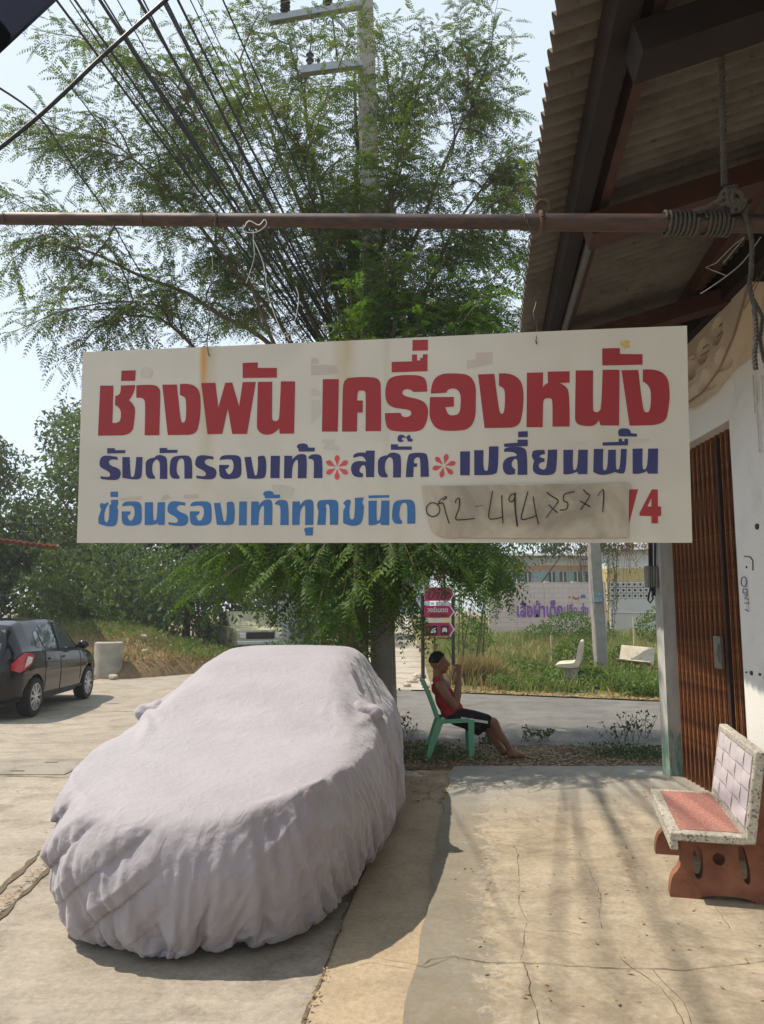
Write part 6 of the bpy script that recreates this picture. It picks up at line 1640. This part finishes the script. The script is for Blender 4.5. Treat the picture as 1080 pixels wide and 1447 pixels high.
thicket('shaded dark undergrowth beside the old pickup', [(-6.0, 27.5, 1.8, 1.8, 1.7), (-4.6, 29.5, 2.2, 1.8, 2.0), (-7.2, 28.0, 1.2, 1.8, 1.2), (-3.2, 31.0, 2.2, 1.6, 2.0), (-12.4, 25.5, 1.6, 2.0, 1.5), (-9.5, 26.5, 1.6, 2.0, 1.5), (-15.5, 25.0, 1.5, 2.2, 1.5)], 9000, 0.24, M_leafB, 54, 'undergrowth', 'bush')
thicket('low green groundcover bush between the mound and the pickup', [(-5.4, 23.2, 0.3, 1.2, 0.28), (-4.4, 24.4, 0.3, 1.3, 0.25), (-6.6, 22.6, 0.6, 0.9, 0.3), (-3.6, 26, 0.3, 1.2, 0.25)], 3600, 0.1, M_weed, 55, 'groundcover_bush', 'bush')
thicket('dark bush round the foot of the power pole behind the covered car', [(-0.75, 10.6, 0.9, 0.55, 0.8), (-1.05, 10.9, 1.2, 0.5, 0.7), (-0.35, 10.9, 0.5, 0.4, 0.45)], 3000, 0.08, M_leafB, 56, 'pole_bush', 'bush')
# bushes right of the lane and in front of the painted wall
thicket('vine hung bush right of the arrow boards', [(1.95, 19.8, 1.9, 0.55, 0.9), (2.35, 20.2, 2.3, 0.5, 0.6), (1.7, 20.4, 2.5, 0.6, 0.7), (2.0, 21, 0.9, 0.6, 0.5)], 3400, 0.10, M_leafL, 57, 'vine_bush', 'bush')
thicket('rounded bush against the painted wall below the purple lettering', [(6.3, 28.2, 0.95, 1.1, 0.62), (7.2, 28.0, 0.7, 0.9, 0.45), (5.3, 28.4, 0.65, 0.9, 0.45)], 3600, 0.12, M_weed, 58, 'wall_bush', 'bush')
thicket('green shrub in front of the grey breeze block wall at the right', [(9.2, 27.5, 1.0, 0.8, 0.7), (9.9, 27.8, 0.9, 0.7, 0.5)], 2200, 0.12, M_weed, 59, 'wall_shrub', 'bush')
thicket('small bush at the foot of the concrete post', [(4.5, 19.6, 0.5, 0.6, 0.55), (5.9, 19.8, 0.35, 0.6, 0.35)], 2200, 0.09, M_weed, 60, 'post_bush', 'bush')
thicket('dark canopy of far trees above the painted wall', [(5.0, 38, 5.2, 3.2, 1.7), (1.5, 37, 5.6, 2.6, 2.0), (9, 38, 5.4, 3.0, 1.5), (-0.9, 46, 5.0, 1.6, 2.6)], 8000, 0.26, M_leafB, 61, 'far_trees', 'trees')
# creepers hanging beside the post, brown dead vines upper right
def hanging(label, xs, n, mat, Y, y0, y1, seed, leaf=0.06, name='hanging_vines'):
    r = random.Random(seed); t = thing(name, P(xs[0], y1, Y), label, 'vines'); mb = MB(); cs = []
    for k in range(n):
        px = r.uniform(*xs); ya = r.uniform(y0 - 30, y0 + 10); yb = r.uniform((y0 + y1) / 2, y1); yy = Y + r.uniform(-0.3, 0.3)
        q = [P(px + 3 * noise.noise(V((k, i * 0.7, 0))) * 2, ya + (yb - ya) * i / 8, yy) for i in range(9)]; mb.tube(q, 0.008, 3, cap=False)
        for i in range(60 if leaf else 0):
            f = r.random() * 8; i0 = min(7, int(f)); c = q[i0].lerp(q[i0 + 1], f - i0); cs.append((c.x + r.gauss(0, 0.04), c.y + r.gauss(0, 0.04), c.z + r.gauss(0, 0.04)))
    mb.build('stems', M_twig, t, fix=False)['kind'] = 'stuff'
    if cs:
        V_ = leaf_cloud(np.array(cs), leaf, 0.5); np_mesh('foliage', V_, quads_of(V_), mat, t)['kind'] = 'stuff'
    return t
hanging('leafy creepers hanging along the right side of the concrete post', (858, 872), 7, M_leafV, 18.8, 780, 915, 5)
hanging('creepers trailing down beside the vine hung bush left of the painted wall', (682, 712), 9, M_leafL, 18.5, 790, 885, 6, 0.07)
dv_ = thing('dead_branches', P(885, 780, 19.5), 'tangle of brown leafless twigs hanging above the breeze block wall at the right', 'branches')
r = random.Random(8); mb = MB(); cs = []
for k in range(150):
    a = P(r.uniform(850, 960), r.uniform(690, 775), 19.5 + r.uniform(-0.6, 0.6)); d = V((r.gauss(0, 0.6), r.gauss(0, 0.4), -abs(r.gauss(0.5, 0.5)))); l = r.uniform(0.3, 0.95)
    q = [a, a + d * l * 0.5 + V((r.gauss(0, .05), 0, r.gauss(0, .05))), a + d * l]; mb.tube(q, [0.01, 0.006, 0.003], 3, cap=False)
    for m in range(6): cs.append(tuple(q[1].lerp(q[2], r.random()) + V((r.gauss(0, .06), r.gauss(0, .06), r.gauss(0, .06)))))
for k in range(34):
    a = P(r.uniform(780, 900), 768, 19.0); b = a + V((r.gauss(0, 0.3), 0, -r.uniform(0.3, 1.1))); mb.tube([a, a.lerp(b, 0.5) + V((r.gauss(0, 0.05), 0, 0)), b], [0.008, 0.006, 0.003], 3, cap=False)
mb.build('twigs', simple('twig_brown', (0.16, 0.09, 0.055), 0.9), dv_, fix=False)['kind'] = 'stuff'
V_ = leaf_cloud(np.array(cs), 0.07, 0.4); np_mesh('dry_leaves', V_, quads_of(V_), leafmat('leaf_dry', [(0.16, 0.08, 0.04), (0.28, 0.16, 0.08), (0.2, 0.13, 0.06)], 0.2), dv_)['kind'] = 'stuff'

# ---- grass and weeds
def blades(n, fx, hmin, hmax, mat, name, label, cat, seed, w=0.012, zf=None):
    r = np.random.default_rng(seed); xy = fx(r, n); n = len(xy)
    z = np.array([zf(a, b) for a, b in xy]) if zf else np.zeros(n); b = np.column_stack([xy, z])
    h = r.uniform(hmin, hmax, n)[:, None]; lean = r.normal(0, 0.35, (n, 2)); tip = b + np.column_stack([lean * h, h[:, 0] * 0.95]); mid = b + np.column_stack([lean * h * 0.35, h[:, 0] * 0.55])
    a = r.uniform(0, pi, n); s = np.column_stack([np.cos(a), np.sin(a), np.zeros(n)]) * w
    V_ = np.concatenate([np.stack([b - s, b + s, mid + s * 0.8, mid - s * 0.8], 1), np.stack([mid - s * 0.8, mid + s * 0.8, tip + s * 0.1, tip - s * 0.1], 1)], 1).reshape(-1, 3)
    o = np_mesh(name, V_, quads_of(V_), mat); return tag(o, label, cat, kind='stuff')
def verge_pts(clump=1.3, thr=-0.1, x0=0.9, x1=13, yb=16.0, y1=31, sd=0):
    def f(r, n):
        out = []
        while len(out) < n:
            x, y = r.uniform(x0, x1), r.uniform(yb - 5, y1)
            if y < 16.15 - (x - 0.1) * 0.38 + 0.3 or x < 0.9 + (y - 16) * 0.03: continue
            if noise.noise(V((x * clump, y * clump, sd))) + r.normal(0, 0.15) > thr: out.append((x, y))
        return np.array(out)
    return f
vzf = lambda a, b: vz(a, b) - 0.0
blades(16000, verge_pts(0.5, -0.05, yb=18), 0.12, 0.42, M_grass, 'tall_grass', 'tall seeding grass covering the verge in front of the painted wall', 'grass', 71, 0.012, vzf)
blades(7000, verge_pts(0.9, 0.18, sd=5), 0.1, 0.35, M_dry, 'straw_grass', 'dry straw coloured grass tufts among the green of the verge', 'grass', 72, 0.010, vzf)
def weeds(n, fx, size, mat, name, label, seed, hz=0.25, zf=vzf):
    r = np.random.default_rng(seed); xy = fx(r, n); z = np.array([zf(a, b) for a, b in xy]); hh = np.array([0.5 + 0.5 * noise.noise(V((a * 1.8, b * 1.8, 9))) for a, b in xy])
    c = np.column_stack([xy, z + 0.02 + r.random(len(xy)) * hz * hh * 1.4]); V_ = leaf_cloud(c, size, 0.6, 1.3, r); return tag(np_mesh(name, V_, quads_of(V_), mat), label, 'weeds', kind='stuff')
def strip_pts(x0, x1, d0, d1, thr=-0.3):
    def f(r, n):
        out = []
        while len(out) < n:
            x = r.uniform(x0, x1); y = 16.15 - (x - 0.1) * 0.38 + r.uniform(d0, d1)
            if noise.noise(V((x * 1.1, y * 1.1, 2))) + r.normal(0, 0.12) > thr: out.append((x, y))
        return np.array(out)
    return f
weeds(15000, strip_pts(1.9, 11, 0.55, 4.5, -0.10), 0.085, M_weed, 'verge_weeds', 'broad leaved green weeds along the near edge of the verge', 73, 0.38)
weeds(6000, strip_pts(4.3, 8.5, 0.25, 1.8, -0.6), 0.09, M_weed, 'creeping_weeds', 'dense creeping weeds at the foot of the tipped concrete bench', 74, 0.4)
q = G(660, 955); tuft = lambda r, n: np.column_stack([r.normal(q.x, 0.28, n), r.normal(17.4, 0.25, n)])
blades(1500, tuft, 0.3, 0.75, M_dry, 'dry_tuft', 'brown dry grass tussock just right of the arrow sign posts', 'grass', 75, 0.008, lambda a, b: 0.0)
# litter along the verge edge
def litter(n, fx, size, mat, name, label, seed, zf=lambda a, b: 0.0):
    r = np.random.default_rng(seed); xy = fx(r, n); z = np.array([zf(a, b) for a, b in xy]); c = np.column_stack([xy, z + 0.008 + r.random(len(xy)) * 0.012])
    V_ = leaf_cloud(c, size, 0.5, 5.0, r); return tag(np_mesh(name, V_, quads_of(V_), mat), label, 'litter', kind='stuff')
M_litter = leafmat('leaf_litter', [(0.10, 0.055, 0.03), (0.24, 0.15, 0.07), (0.33, 0.24, 0.12), (0.14, 0.09, 0.05)], 0.1, scale=12)
litter(2600, strip_pts(0.7, 9, -0.15, 0.5, -0.6), 0.10, M_litter, 'verge_litter', 'fallen brown leaves along the far edge of the cross road', 76)
litter(3800, lambda r, n: np.column_stack([r.uniform(-0.6, 3.4, n), 8.3 + np.abs(r.normal(0.55, 0.5, n))]), 0.045, M_litter, 'dirt_litter', 'fallen dry leaves scattered over the dirt strip round the green chair', 77)
litter(260, lambda r, n: np.column_stack([r.uniform(0.3, 2.5, n), r.uniform(3.4, 8.2, n)]), 0.03, M_litter, 'pad_litter', 'few small dry leaves scattered on the concrete pad', 78, lambda a, b: 0.02)
def along(pts, w):
    def f(r, n):
        out = []; seg = [(V((a[0], a[1], 0)), V((b[0], b[1], 0))) for a, b in zip(pts[:-1], pts[1:])]; ls = [(b - a).length for a, b in seg]; tot = sum(ls)
        for _ in range(n):
            t = r.random() * tot
            for (a, b), l in zip(seg, ls):
                if t <= l: p = a.lerp(b, t / l); d = (b - a).normalized(); p = p + V((-d.y, d.x, 0)) * r.normal(0, w); out.append((p.x, p.y)); break
                t -= l
        return np.array(out)
    return f
litter(1500, along([(-1.9, 1.5), (-2.02, 3.0), (-2.28, 5.0), (-2.85, 9.5), (-4.2, 18)], 0.028), 0.03, M_litter, 'gutter_litter', 'band of dry leaves lying in the road gutter left of the covered car', 79)
litter(420, along([(-0.62, 0), (-0.37, 3.3), (-0.32, 4.0), (-0.1, 6.4)], 0.02), 0.022, M_litter, 'joint_litter', 'dry leaves caught in the joint right of the covered car', 80)
litter(500, lambda r, n: np.column_stack([r.uniform(-7, -2.2, n), r.uniform(4, 17, n)]), 0.03, M_litter, 'road_litter', 'few dry leaves blown over the left road', 86, lambda a, b: -0.012)
litter(900, lambda r, n: np.column_stack([r.normal(0.15, 0.28, n), r.uniform(6.8, 8.6, n)]), 0.035, M_litter, 'corner_litter', 'dry leaves gathered at the rear corner of the covered car', 87)
# mound: straw and green
def mound_pts(x0, x1, y0, y1):
    def f(r, n):
        out = []
        while len(out) < n:
            x, y = r.uniform(x0, x1), r.uniform(y0, y1)
            if y > 18.75 + max(0, (x + 6.4)) * 1.4: out.append((x, y))
        return np.array(out)
    return f
mzf = lambda a, b: max(0.0, mz(a, b)) - 0.05
blades(9000, mound_pts(-12, -3, 18.8, 25), 0.05, 0.28, M_dry, 'mound_straw', 'dry brown grass covering the mound left of the covered car', 'grass', 81, 0.010, mzf)
blades(5000, mound_pts(-13, -3, 21.5, 27), 0.1, 0.4, M_grass, 'mound_grass', 'green grass along the back of the mound', 'grass', 82, 0.012, mzf)
weeds(4200, mound_pts(-11.5, -3.5, 20.4, 24.5), 0.10, M_weed, 'mound_weeds', 'green leafy weeds growing over the mound top', 83, 0.3, mzf)
litter(1400, mound_pts(-9, -3, 18.6, 22), 0.10, M_litter, 'mound_litter', 'dry leaves at the foot of the mound', 84, mzf)
# stones and scraps of rubble
M_stone = simple('stone_pale', (0.40, 0.36, 0.29), 0.9, 0.1, var=0.2, bump=0.4)
rs = random.Random(5)
def stone(x, y, z, r_, label, group=None):
    mb = MB(); mb.sphere((x, y, z), r_, 9, 6, (1.2, 0.9, 0.7)); mb.v = [tuple(V(v) + (V(v) - V((x, y, z))) * 0.35 * noise.noise(V(v) * 9)) for v in mb.v]; tag(mb.build('stone', M_stone), label, 'stone', group)
for si_, (px, py, r_) in enumerate(((180, 918, 0.16), (203, 925, 0.10), (187, 938, 0.10), (200, 945, 0.13), (215, 922, 0.12), (160, 958, 0.10), (222, 908, 0.08), (245, 918, 0.09), (205, 950, 0.09))):
    for _ in range(1):
        p = G(px, py, 0.3 if py < 930 else 0.03); y = p.y
        stone(p.x, y, max(0.0, mz(p.x, y)) if y > 19 else 0.05, r_, ['largest pale stone high on the dry mound', 'pale stone halfway up the mound, below the largest one', 'pale stone low on the mound behind the drain ring', 'larger pale stone at the foot of the mound', 'pale stone on the middle of the mound slope', 'pale stone right at the foot of the drain ring', 'small stone near the crest of the mound', 'rightmost small stone on the mound', 'lowest small stone by the edge of the left road'][si_], 'pale stones on the mound')
for i, (px, py, r_) in enumerate([(583, 964, 0.12), (592, 958, 0.14), (575, 970, 0.07), (612, 968, 0.06), (603, 972, 0.08)]):
    p = G(px, py); stone(p.x, p.y, 0.03, r_, ['rough stone touching the left arrow sign post', 'largest rough stone left of the arrow sign', 'leftmost small stone at the lane corner', 'small stone between the two arrow sign posts', 'small stone just in front of the left arrow sign post'][i], 'stones at the sign posts')
# small upright weeds near the pad
def sprig(px, py, Y, h, label, seed, n=7):
    r = random.Random(seed); b = G(px, py); t = thing('weed_plant', (b.x, b.y, 0), label, 'plant'); mb = MB(); cs = []
    for k in range(n):
        a = V((b.x + r.gauss(0, 0.05), b.y + r.gauss(0, 0.05), 0)); e = a + V((r.gauss(0, 0.1), r.gauss(0, 0.1), h * r.uniform(0.6, 1.0))); mb.tube([a, a.lerp(e, 0.5) + V((r.gauss(0, .015), 0, 0)), e], [0.004, 0.003, 0.002], 4, cap=False)
        for m in range(9): c = a.lerp(e, r.uniform(0.35, 1.02)); cs.append((c.x + r.gauss(0, 0.025), c.y + r.gauss(0, 0.025), c.z + r.gauss(0, 0.01)))
    mb.build('stem', M_twig, t, fix=False); V_ = leaf_cloud(np.array(cs), 0.055, 0.55, 0.8); np_mesh('leaves', V_, quads_of(V_), M_leafB, t)['kind'] = 'stuff'
for i, (px, py, h, lb_) in enumerate([(576, 1040, 0.32, 'small dark weed growing at the rear corner of the covered car'), (868, 1052, 0.26, 'leafy weed at the left end of the clump beside the shop column'), (893, 1048, 0.40, 'tallest weed in the clump beside the shop column'),
        (916, 1044, 0.40, 'weed growing right against the shop column foot'), (748, 1048, 0.22, 'small weed just beyond the seated man\'s feet'), (768, 1045, 0.14, 'low weed right of the seated man\'s feet'), (618, 1062, 0.12, 'low weed under the green chair seat'), (690, 1058, 0.15, 'low weed behind the seated man\'s shins')]):
    sprig(px, py, 0, h, lb_, 90 + i)
weeds(2600, lambda r, n: np.column_stack([np.concatenate([r.normal(2.7, 0.35, n // 2), r.normal(0.2, 0.45, n - n // 2)]), np.concatenate([r.normal(9.05, 0.2, n // 2), r.normal(9.0, 0.28, n - n // 2)])]), 0.04, M_leafB, 'dirt_weeds', 'low dusty weeds on the dirt strip at the pad end', 88, 0.08, lambda a, b: 0.0)
# ================================================================ PAINTED WALL, BREEZE BLOCK WALL, BUILDINGS BEYOND
YW = 32.0
def wpt(px, py, Y=YW): return P(px, py, Y)
s = NT('wall_pink', 0.9, 0.15); br_ = s.t.nodes.new('ShaderNodeTexBrick'); s.L(s.mapping((1, 1, 1), rot=(pi / 2, 0, 0)), br_.inputs['Vector'])
br_.inputs['Color1'].default_value = (0.55, 0.46, 0.42, 1); br_.inputs['Color2'].default_value = (0.58, 0.49, 0.445, 1); br_.inputs['Mortar'].default_value = (0.42, 0.35, 0.32, 1)
br_.inputs['Scale'].default_value = 1.0; br_.inputs['Brick Width'].default_value = 0.4; br_.inputs['Row Height'].default_value = 0.2; br_.inputs['Mortar Size'].default_value = 0.012
n = s.noise(1.5, 8, 0.7); s.color(s.mix(s.math('MULTIPLY', s.ramp(n, [(0.45, 0), (0.7, 1)]), 0.5), br_.outputs[0], (0.58, 0.51, 0.46))); M_pinkw = s.m
pw = thing('painted_wall', (6.5, YW, 0.5), 'pinkish block wall painted with purple Thai lettering across the verge', 'wall')
a, b = wpt(690, 823), wpt(856, 823)
mb = MB(); mb.box(a.x, b.x, YW, YW + 0.15, 0.2, a.z); mb.build('wall', M_pinkw, pw)
mb = MB()
for i in range(5):
    x = a.x + 0.15 + i * (b.x - a.x - 0.3) / 4; mb2 = MB(); mb2.box(x - 0.1, x + 0.1, YW - 0.03, YW + 0.18, 0.2, a.z + 0.04); mb2.build('pier', M_pinkw, pw)
M_pur = simple('paint_purple', (0.22, 0.10, 0.36), 0.8, 0.1, var=0.3, scale=20); M_or = simple('paint_orange', (0.5, 0.12, 0.05), 0.8); M_pb = simple('paint_blue', (0.08, 0.14, 0.4), 0.8)
def wtx(body, mat, x0, x1, y0, y1, bold):
    p, q, t = wpt(x0, y1, YW - 0.036), wpt(x1, y1, YW - 0.036), wpt(x0, y0, YW - 0.036); text_mesh(body, mat, pw, p, V((1, 0, 0)), V((0, 0, 1)), q.x - p.x, t.z - p.z, 'wall_lettering', bold)
wtx('เสื้อผ้าเด็ก', M_pur, 731, 796, 848, 872, 0.03); wtx('ปลีก-ส่ง', M_pur, 798, 832, 852, 870, 0.02)
for pts, m_ in (((810, 842), (815, 845), (819, 842), (818, 847), (813, 848), (809, 845)), M_or), (((821, 841), (825, 840), (828, 842), (827, 845), (823, 844), (821, 846)), M_pb), (((804, 842), (806, 842), (806, 845), (804, 845)), M_or):
    mb = MB(); mb.prism([wpt(x, y, YW - 0.034) for x, y in pts], (0, 0.003, 0)); mb.build('wall_splash', m_, pw)
s = NT('wall_grey', 0.9, 0.15); n = s.noise(1.2, 7, 0.6); s.color(s.mix(n, (0.42, 0.42, 0.39), (0.52, 0.52, 0.49))); M_greyw = s.m
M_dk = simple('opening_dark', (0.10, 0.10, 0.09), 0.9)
gw = thing('breeze_block_wall', (10.4, YW + 1.5, 0.5), 'grey wall topped with pierced breeze blocks right of the concrete post', 'wall')
YG = YW + 1.5; a, b = wpt(862, 846, YG), wpt(975, 846, YG); zt = wpt(862, 822, YG).z; zb = wpt(862, 892, YG).z
mb = MB(); mb.box(a.x, b.x, YG, YG + 0.15, 0.2, a.z); mb.build('wall', M_greyw, gw)
bs = (zt - a.z) / 3; nb = int((b.x - a.x) / bs); blk0 = None
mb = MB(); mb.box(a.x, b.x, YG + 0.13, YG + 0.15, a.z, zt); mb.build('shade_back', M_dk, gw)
for r_ in range(3):
    for k in range(nb):
        if blk0 is None:
            h = bs / 2; mb = MB(); q = 0.012
            circ_ = [(h * 0.52 * cos(-t * pi / 4), h * 0.52 * sin(-t * pi / 4)) for t in range(8)]
            mb = holed_prism([(-h + q, -h + q), (h - q, -h + q), (h - q, h - q), (-h + q, h - q)], [circ_], lambda x, z, t: V((x, t, z)), 0.11)
            blk0 = mb.build('block', M_greyw, gw, local=True); o = blk0
        else: o = blk0.copy(); col.objects.link(o)
        o.location = (a.x + bs * (k + 0.5) - 10.4, 0.0, a.z + bs * (r_ + 0.5) - 0.5)
mb = MB(); mb.box(a.x - 0.1, b.x, YG - 0.05, YG - 0.01, wpt(862, 866, YG).z, wpt(862, 864.5, YG).z); mb.build('pipe_run', M_white, gw)
# long low building behind the painted wall
def building(name, label, x0, x1, Y, D, bands, roofm=None, roofh=0.0):
    t = thing(name, ((x0 + x1) / 2, Y, 0), label, 'building')
    for nm, z0, z1, m_ in bands:
        mb = MB(); mb.box(x0, x1, Y + 0.02 * (nm != 'wall'), Y + D, z0, z1); mb.build(nm, m_, t)
    if roofm: mb = MB(); mb.prism([V((x0 - 0.4, Y - 0.6, bands[-1][2])), V((x0 - 0.4, Y + D / 2, bands[-1][2] + roofh)), V((x0 - 0.4, Y + D + 0.6, bands[-1][2]))], (x1 - x0 + 0.8, 0, 0)); mb.build('roof', roofm, t)
    return t
M_bw = simple('plaster_white', (0.62, 0.63, 0.62), 0.8, var=0.08, scale=2); M_bo = simple('plaster_orange', (0.52, 0.30, 0.18), 0.8, var=0.15, scale=1); M_by = simple('plaster_yellow', (0.5, 0.40, 0.18), 0.8, var=0.15); M_br = simple('roof_grey', (0.2, 0.2, 0.2), 0.8); M_teal = simple('plaster_teal', (0.3, 0.4, 0.42), 0.8)
z_ = lambda py, Y: P(800, py, Y).z
bd = building('long_building', 'long white and orange building behind the painted wall', P(690, 800, 44).x, P(838, 800, 44).x, 44, 6, [('lower_wall', 0.2, z_(806, 44), M_teal), ('band', z_(806, 44), z_(799, 44), M_bo), ('fascia', z_(799, 44), z_(786, 44), M_bw)], M_br, 0.4)
for px in (712, 726, 742, 776, 792, 812, 828):
    mb = MB(); a, b = P(px, 822, 43.97), P(px + 8, 808, 43.97); mb.box(a.x, b.x, 43.95, 43.99, a.z, b.z); w_ = mb.build('window', M_dk, bd); mb = MB(); mb.box((a.x + b.x) / 2 - 0.03, (a.x + b.x) / 2 + 0.03, 43.93, 43.96, a.z, b.z); mb.build('mullion', M_bw, w_)
building('yellow_building', 'yellow low building behind the breeze block wall', P(858, 800, 42).x, P(990, 800, 42).x, 42, 6, [('wall', 0.2, z_(803, 42), M_by), ('upper', z_(803, 42), z_(778, 42), M_bw)], M_br, 0.6)
bd = building('lane_house', 'pale bluish house closing the far end of the lane', -2.4, 3.2, 74, 6, [('wall', 0.6, 6.6, simple('plaster_blue', (0.36, 0.43, 0.5), 0.8, var=0.15, scale=1))], M_br, 1.4)
for x in (-0.6, 0.9):
    mb = MB(); mb.box(x, x + 0.9, 73.94, 73.98, 2.0, 3.6); w_ = mb.build('window', M_dk, bd)
# iron frame tower behind the post
M_iron = simple('iron_dark', (0.08, 0.08, 0.085), 0.6)
t = thing('iron_frame', (8.6, 36, 0), 'dark iron frame standing behind the concrete post top', 'frame')
for px in (822, 838):
    a = P(px, 830, 36); mb = MB(); mb.beam((a.x, 36, 0.5), (a.x, 36, P(px, 760, 36).z), 0.06, 0.06); mb.build('upright', M_iron, t)
for py in (774, 790, 800):
    a, b = P(822, py, 36), P(838, py, 36); mb = MB(); mb.beam(a, b, 0.05, 0.05); mb.build('rail', M_iron, t)

# ================================================================ OLD PICKUP in the shade
M_pk = simple('pickup_beige', (0.40, 0.38, 0.24), 0.5, 0.4, var=0.2, scale=3); 
c = G(368, 905); pk = thing('pickup_truck', (c.x, 26.0, 0), 'old beige pickup truck parked in the shade under the trees', 'truck', rz=0.0)
ph = R(28); ox, oy = P(368, 900, 26.0).x, 26.0
PM = Matrix.Translation((ox, oy, 0)) @ Matrix.Rotation(ph, 4, 'Z')
pk.location = (ox, oy, 0)
def pbx(name, boxes, mat, bev=0.03, parent=None):
    mb = MB()
    for b_ in boxes: mb.box(*b_, PM)
    o = mb.build(name, mat, parent or pk)
    if bev: rounded(o, bev, 3)
    return o
# front faces -y
def ppoly(name, poly, x0, x1, mat, bev=0.03):
    mb = MB(); mb.prism([PM @ V((x0, y, z)) for y, z in poly], (PM.to_3x3() @ V((x1 - x0, 0, 0)))); o = mb.build(name, mat, pk); return rounded(o, bev, 2) if bev else o
ppoly('body', [(-0.02, 0.42), (0.0, 0.95), (0.08, 1.0), (1.15, 1.06), (2.6, 1.06), (2.6, 0.4)], -0.82, 0.82, M_pk)
ppoly('cab', [(1.1, 1.05), (1.55, 1.55), (2.45, 1.58), (2.6, 1.05)], -0.74, 0.74, M_pk, 0.05)
ppoly('cargo_bed', [(2.65, 0.5), (2.65, 1.1), (4.4, 1.1), (4.4, 0.5)], -0.84, 0.84, M_pk)
mb = MB(); mb.face([PM @ V((x, y, z)) for x, y, z in ((-0.64, 1.16, 1.1), (0.64, 1.16, 1.1), (0.6, 1.53, 1.5), (-0.6, 1.53, 1.5))]); mb.build('windscreen', M_glass, pk)
for sg in (-1, 1):
    mb = MB(); mb.face([PM @ V((sg * 0.755, y, z)) for y, z in ((1.35, 1.1), (1.62, 1.48), (2.38, 1.5), (2.45, 1.1))]); mb.build('side_window', M_glass, pk)
    pbx('headlight', [(sg * 0.62 - 0.11, sg * 0.62 + 0.11, -0.05, 0.0, 0.68, 0.86)], M_clear, 0.02)
    pbx('wing_mirror', [(sg * 0.92 - 0.08, sg * 0.92 + 0.08, 1.3, 1.36, 1.1, 1.26)], M_trim, 0.02)
pbx('grille', [(-0.48, 0.48, -0.045, 0.0, 0.66, 0.88)], M_trim, 0.01)
pbx('bumper', [(-0.84, 0.84, -0.12, -0.02, 0.46, 0.6)], M_alloy, 0.03)
for yy in (0.75, 3.6):
    for sg in (-1, 1):
        cc = PM @ V((sg * 0.72, yy, 0.34)); ax = PM.to_3x3() @ V((1, 0, 0)); m_ = disc(cc, ax, 0.2, 0.34, 0.2); w_ = m_.build('wheel', M_tyre, pk, smooth=True, sharp=40)
        m_ = MB(); m_.tube([cc - ax * 0.08, cc + ax * 0.08], 0.2, 16); m_.build('rim', M_alloy, w_)
# pale corrugated fence beside it
M_fen = simple('zinc_sheet', (0.36, 0.36, 0.34), 0.5, 0.5, 0.3, var=0.3, scale=2)
A_, B_2 = P(392, 902, 27.5), P(452, 893, 33.0); A_.z = B_2.z = 0
fn = thing('zinc_fence', A_, 'pale corrugated metal fence running back right of the old pickup', 'fence')
L_f = (B_2 - A_).length; df = (B_2 - A_).normalized(); nf_ = Vector_n = V((-df.y, df.x, 0)); npan = 7
for k in range(npan):
    mb = MB(); rws = []
    w_ = L_f / npan
    for i in range(25):
        u = k * w_ + (w_ - 0.01) * i / 24; p = A_ + df * u + nf_ * 0.02 * sin(u * 2 * pi / 0.12); rws.append([p + V((0, 0, 0.05)), p + V((0, 0, 1.95 + 0.04 * (k % 2)))])
    mb.grid(rws); mb.build('fence_sheet', M_fen, fn)
# red roofed shed at the far left
M_rr = simple('roof_red', (0.30, 0.09, 0.06), 0.7, var=0.25, scale=2)
sh = thing('red_roof_shed', (-13.6, 20.5, 0), 'low open shed with a faded red corrugated roof at the left edge', 'shed')
Ys = 20.0; a, b = P(-160, 740, Ys), P(84, 771, Ys); mb = MB(); rws = []
nn = 90
for i in range(nn + 1):
    p = a.lerp(b, i / nn); h = 0.025 * sin(i * 2 * pi * (b - a).length / 0.18 / nn); rws.append([p + V((0, 0, h)), p + V((-1.5, 3.2, 0.16 + h))])
mb.grid(rws); mb.grid([[q - V((0, 0, 0.03)) for q in r] for r in rws]); mb.grid([[r[0] for r in rws], [r[0] - V((0, 0, 0.03)) for r in rws]]); mb.build('roof', M_rr, sh)
for t_ in (0.05, 0.3):
    p = a.lerp(b, t_); mb = MB(); mb.beam((p.x, Ys + 0.3, 0), (p.x, Ys + 0.3, p.z), 0.08, 0.08); mb.build('post', M_iron, sh)


# ================================================================ HAZE
hm_ = bpy.data.materials.new('haze_air'); hm_.use_nodes = True; ht = hm_.node_tree
for n_ in list(ht.nodes):
    if n_.type == 'BSDF_PRINCIPLED': ht.nodes.remove(n_)
pv = ht.nodes.new('ShaderNodeVolumePrincipled'); pv.inputs['Color'].default_value = (0.95, 0.96, 1.0, 1); pv.inputs['Density'].default_value = 0.0014; pv.inputs['Anisotropy'].default_value = 0.35
ht.links.new(pv.outputs[0], [n_ for n_ in ht.nodes if n_.type == 'OUTPUT_MATERIAL'][0].inputs['Volume'])
mb = MB(); mb.box(-705, 705, -305, 905, -1.03, 17.0); hz_ = mb.build('haze', hm_); tag(hz_, 'thin pale summer haze filling the air of the whole street', kind='stuff')
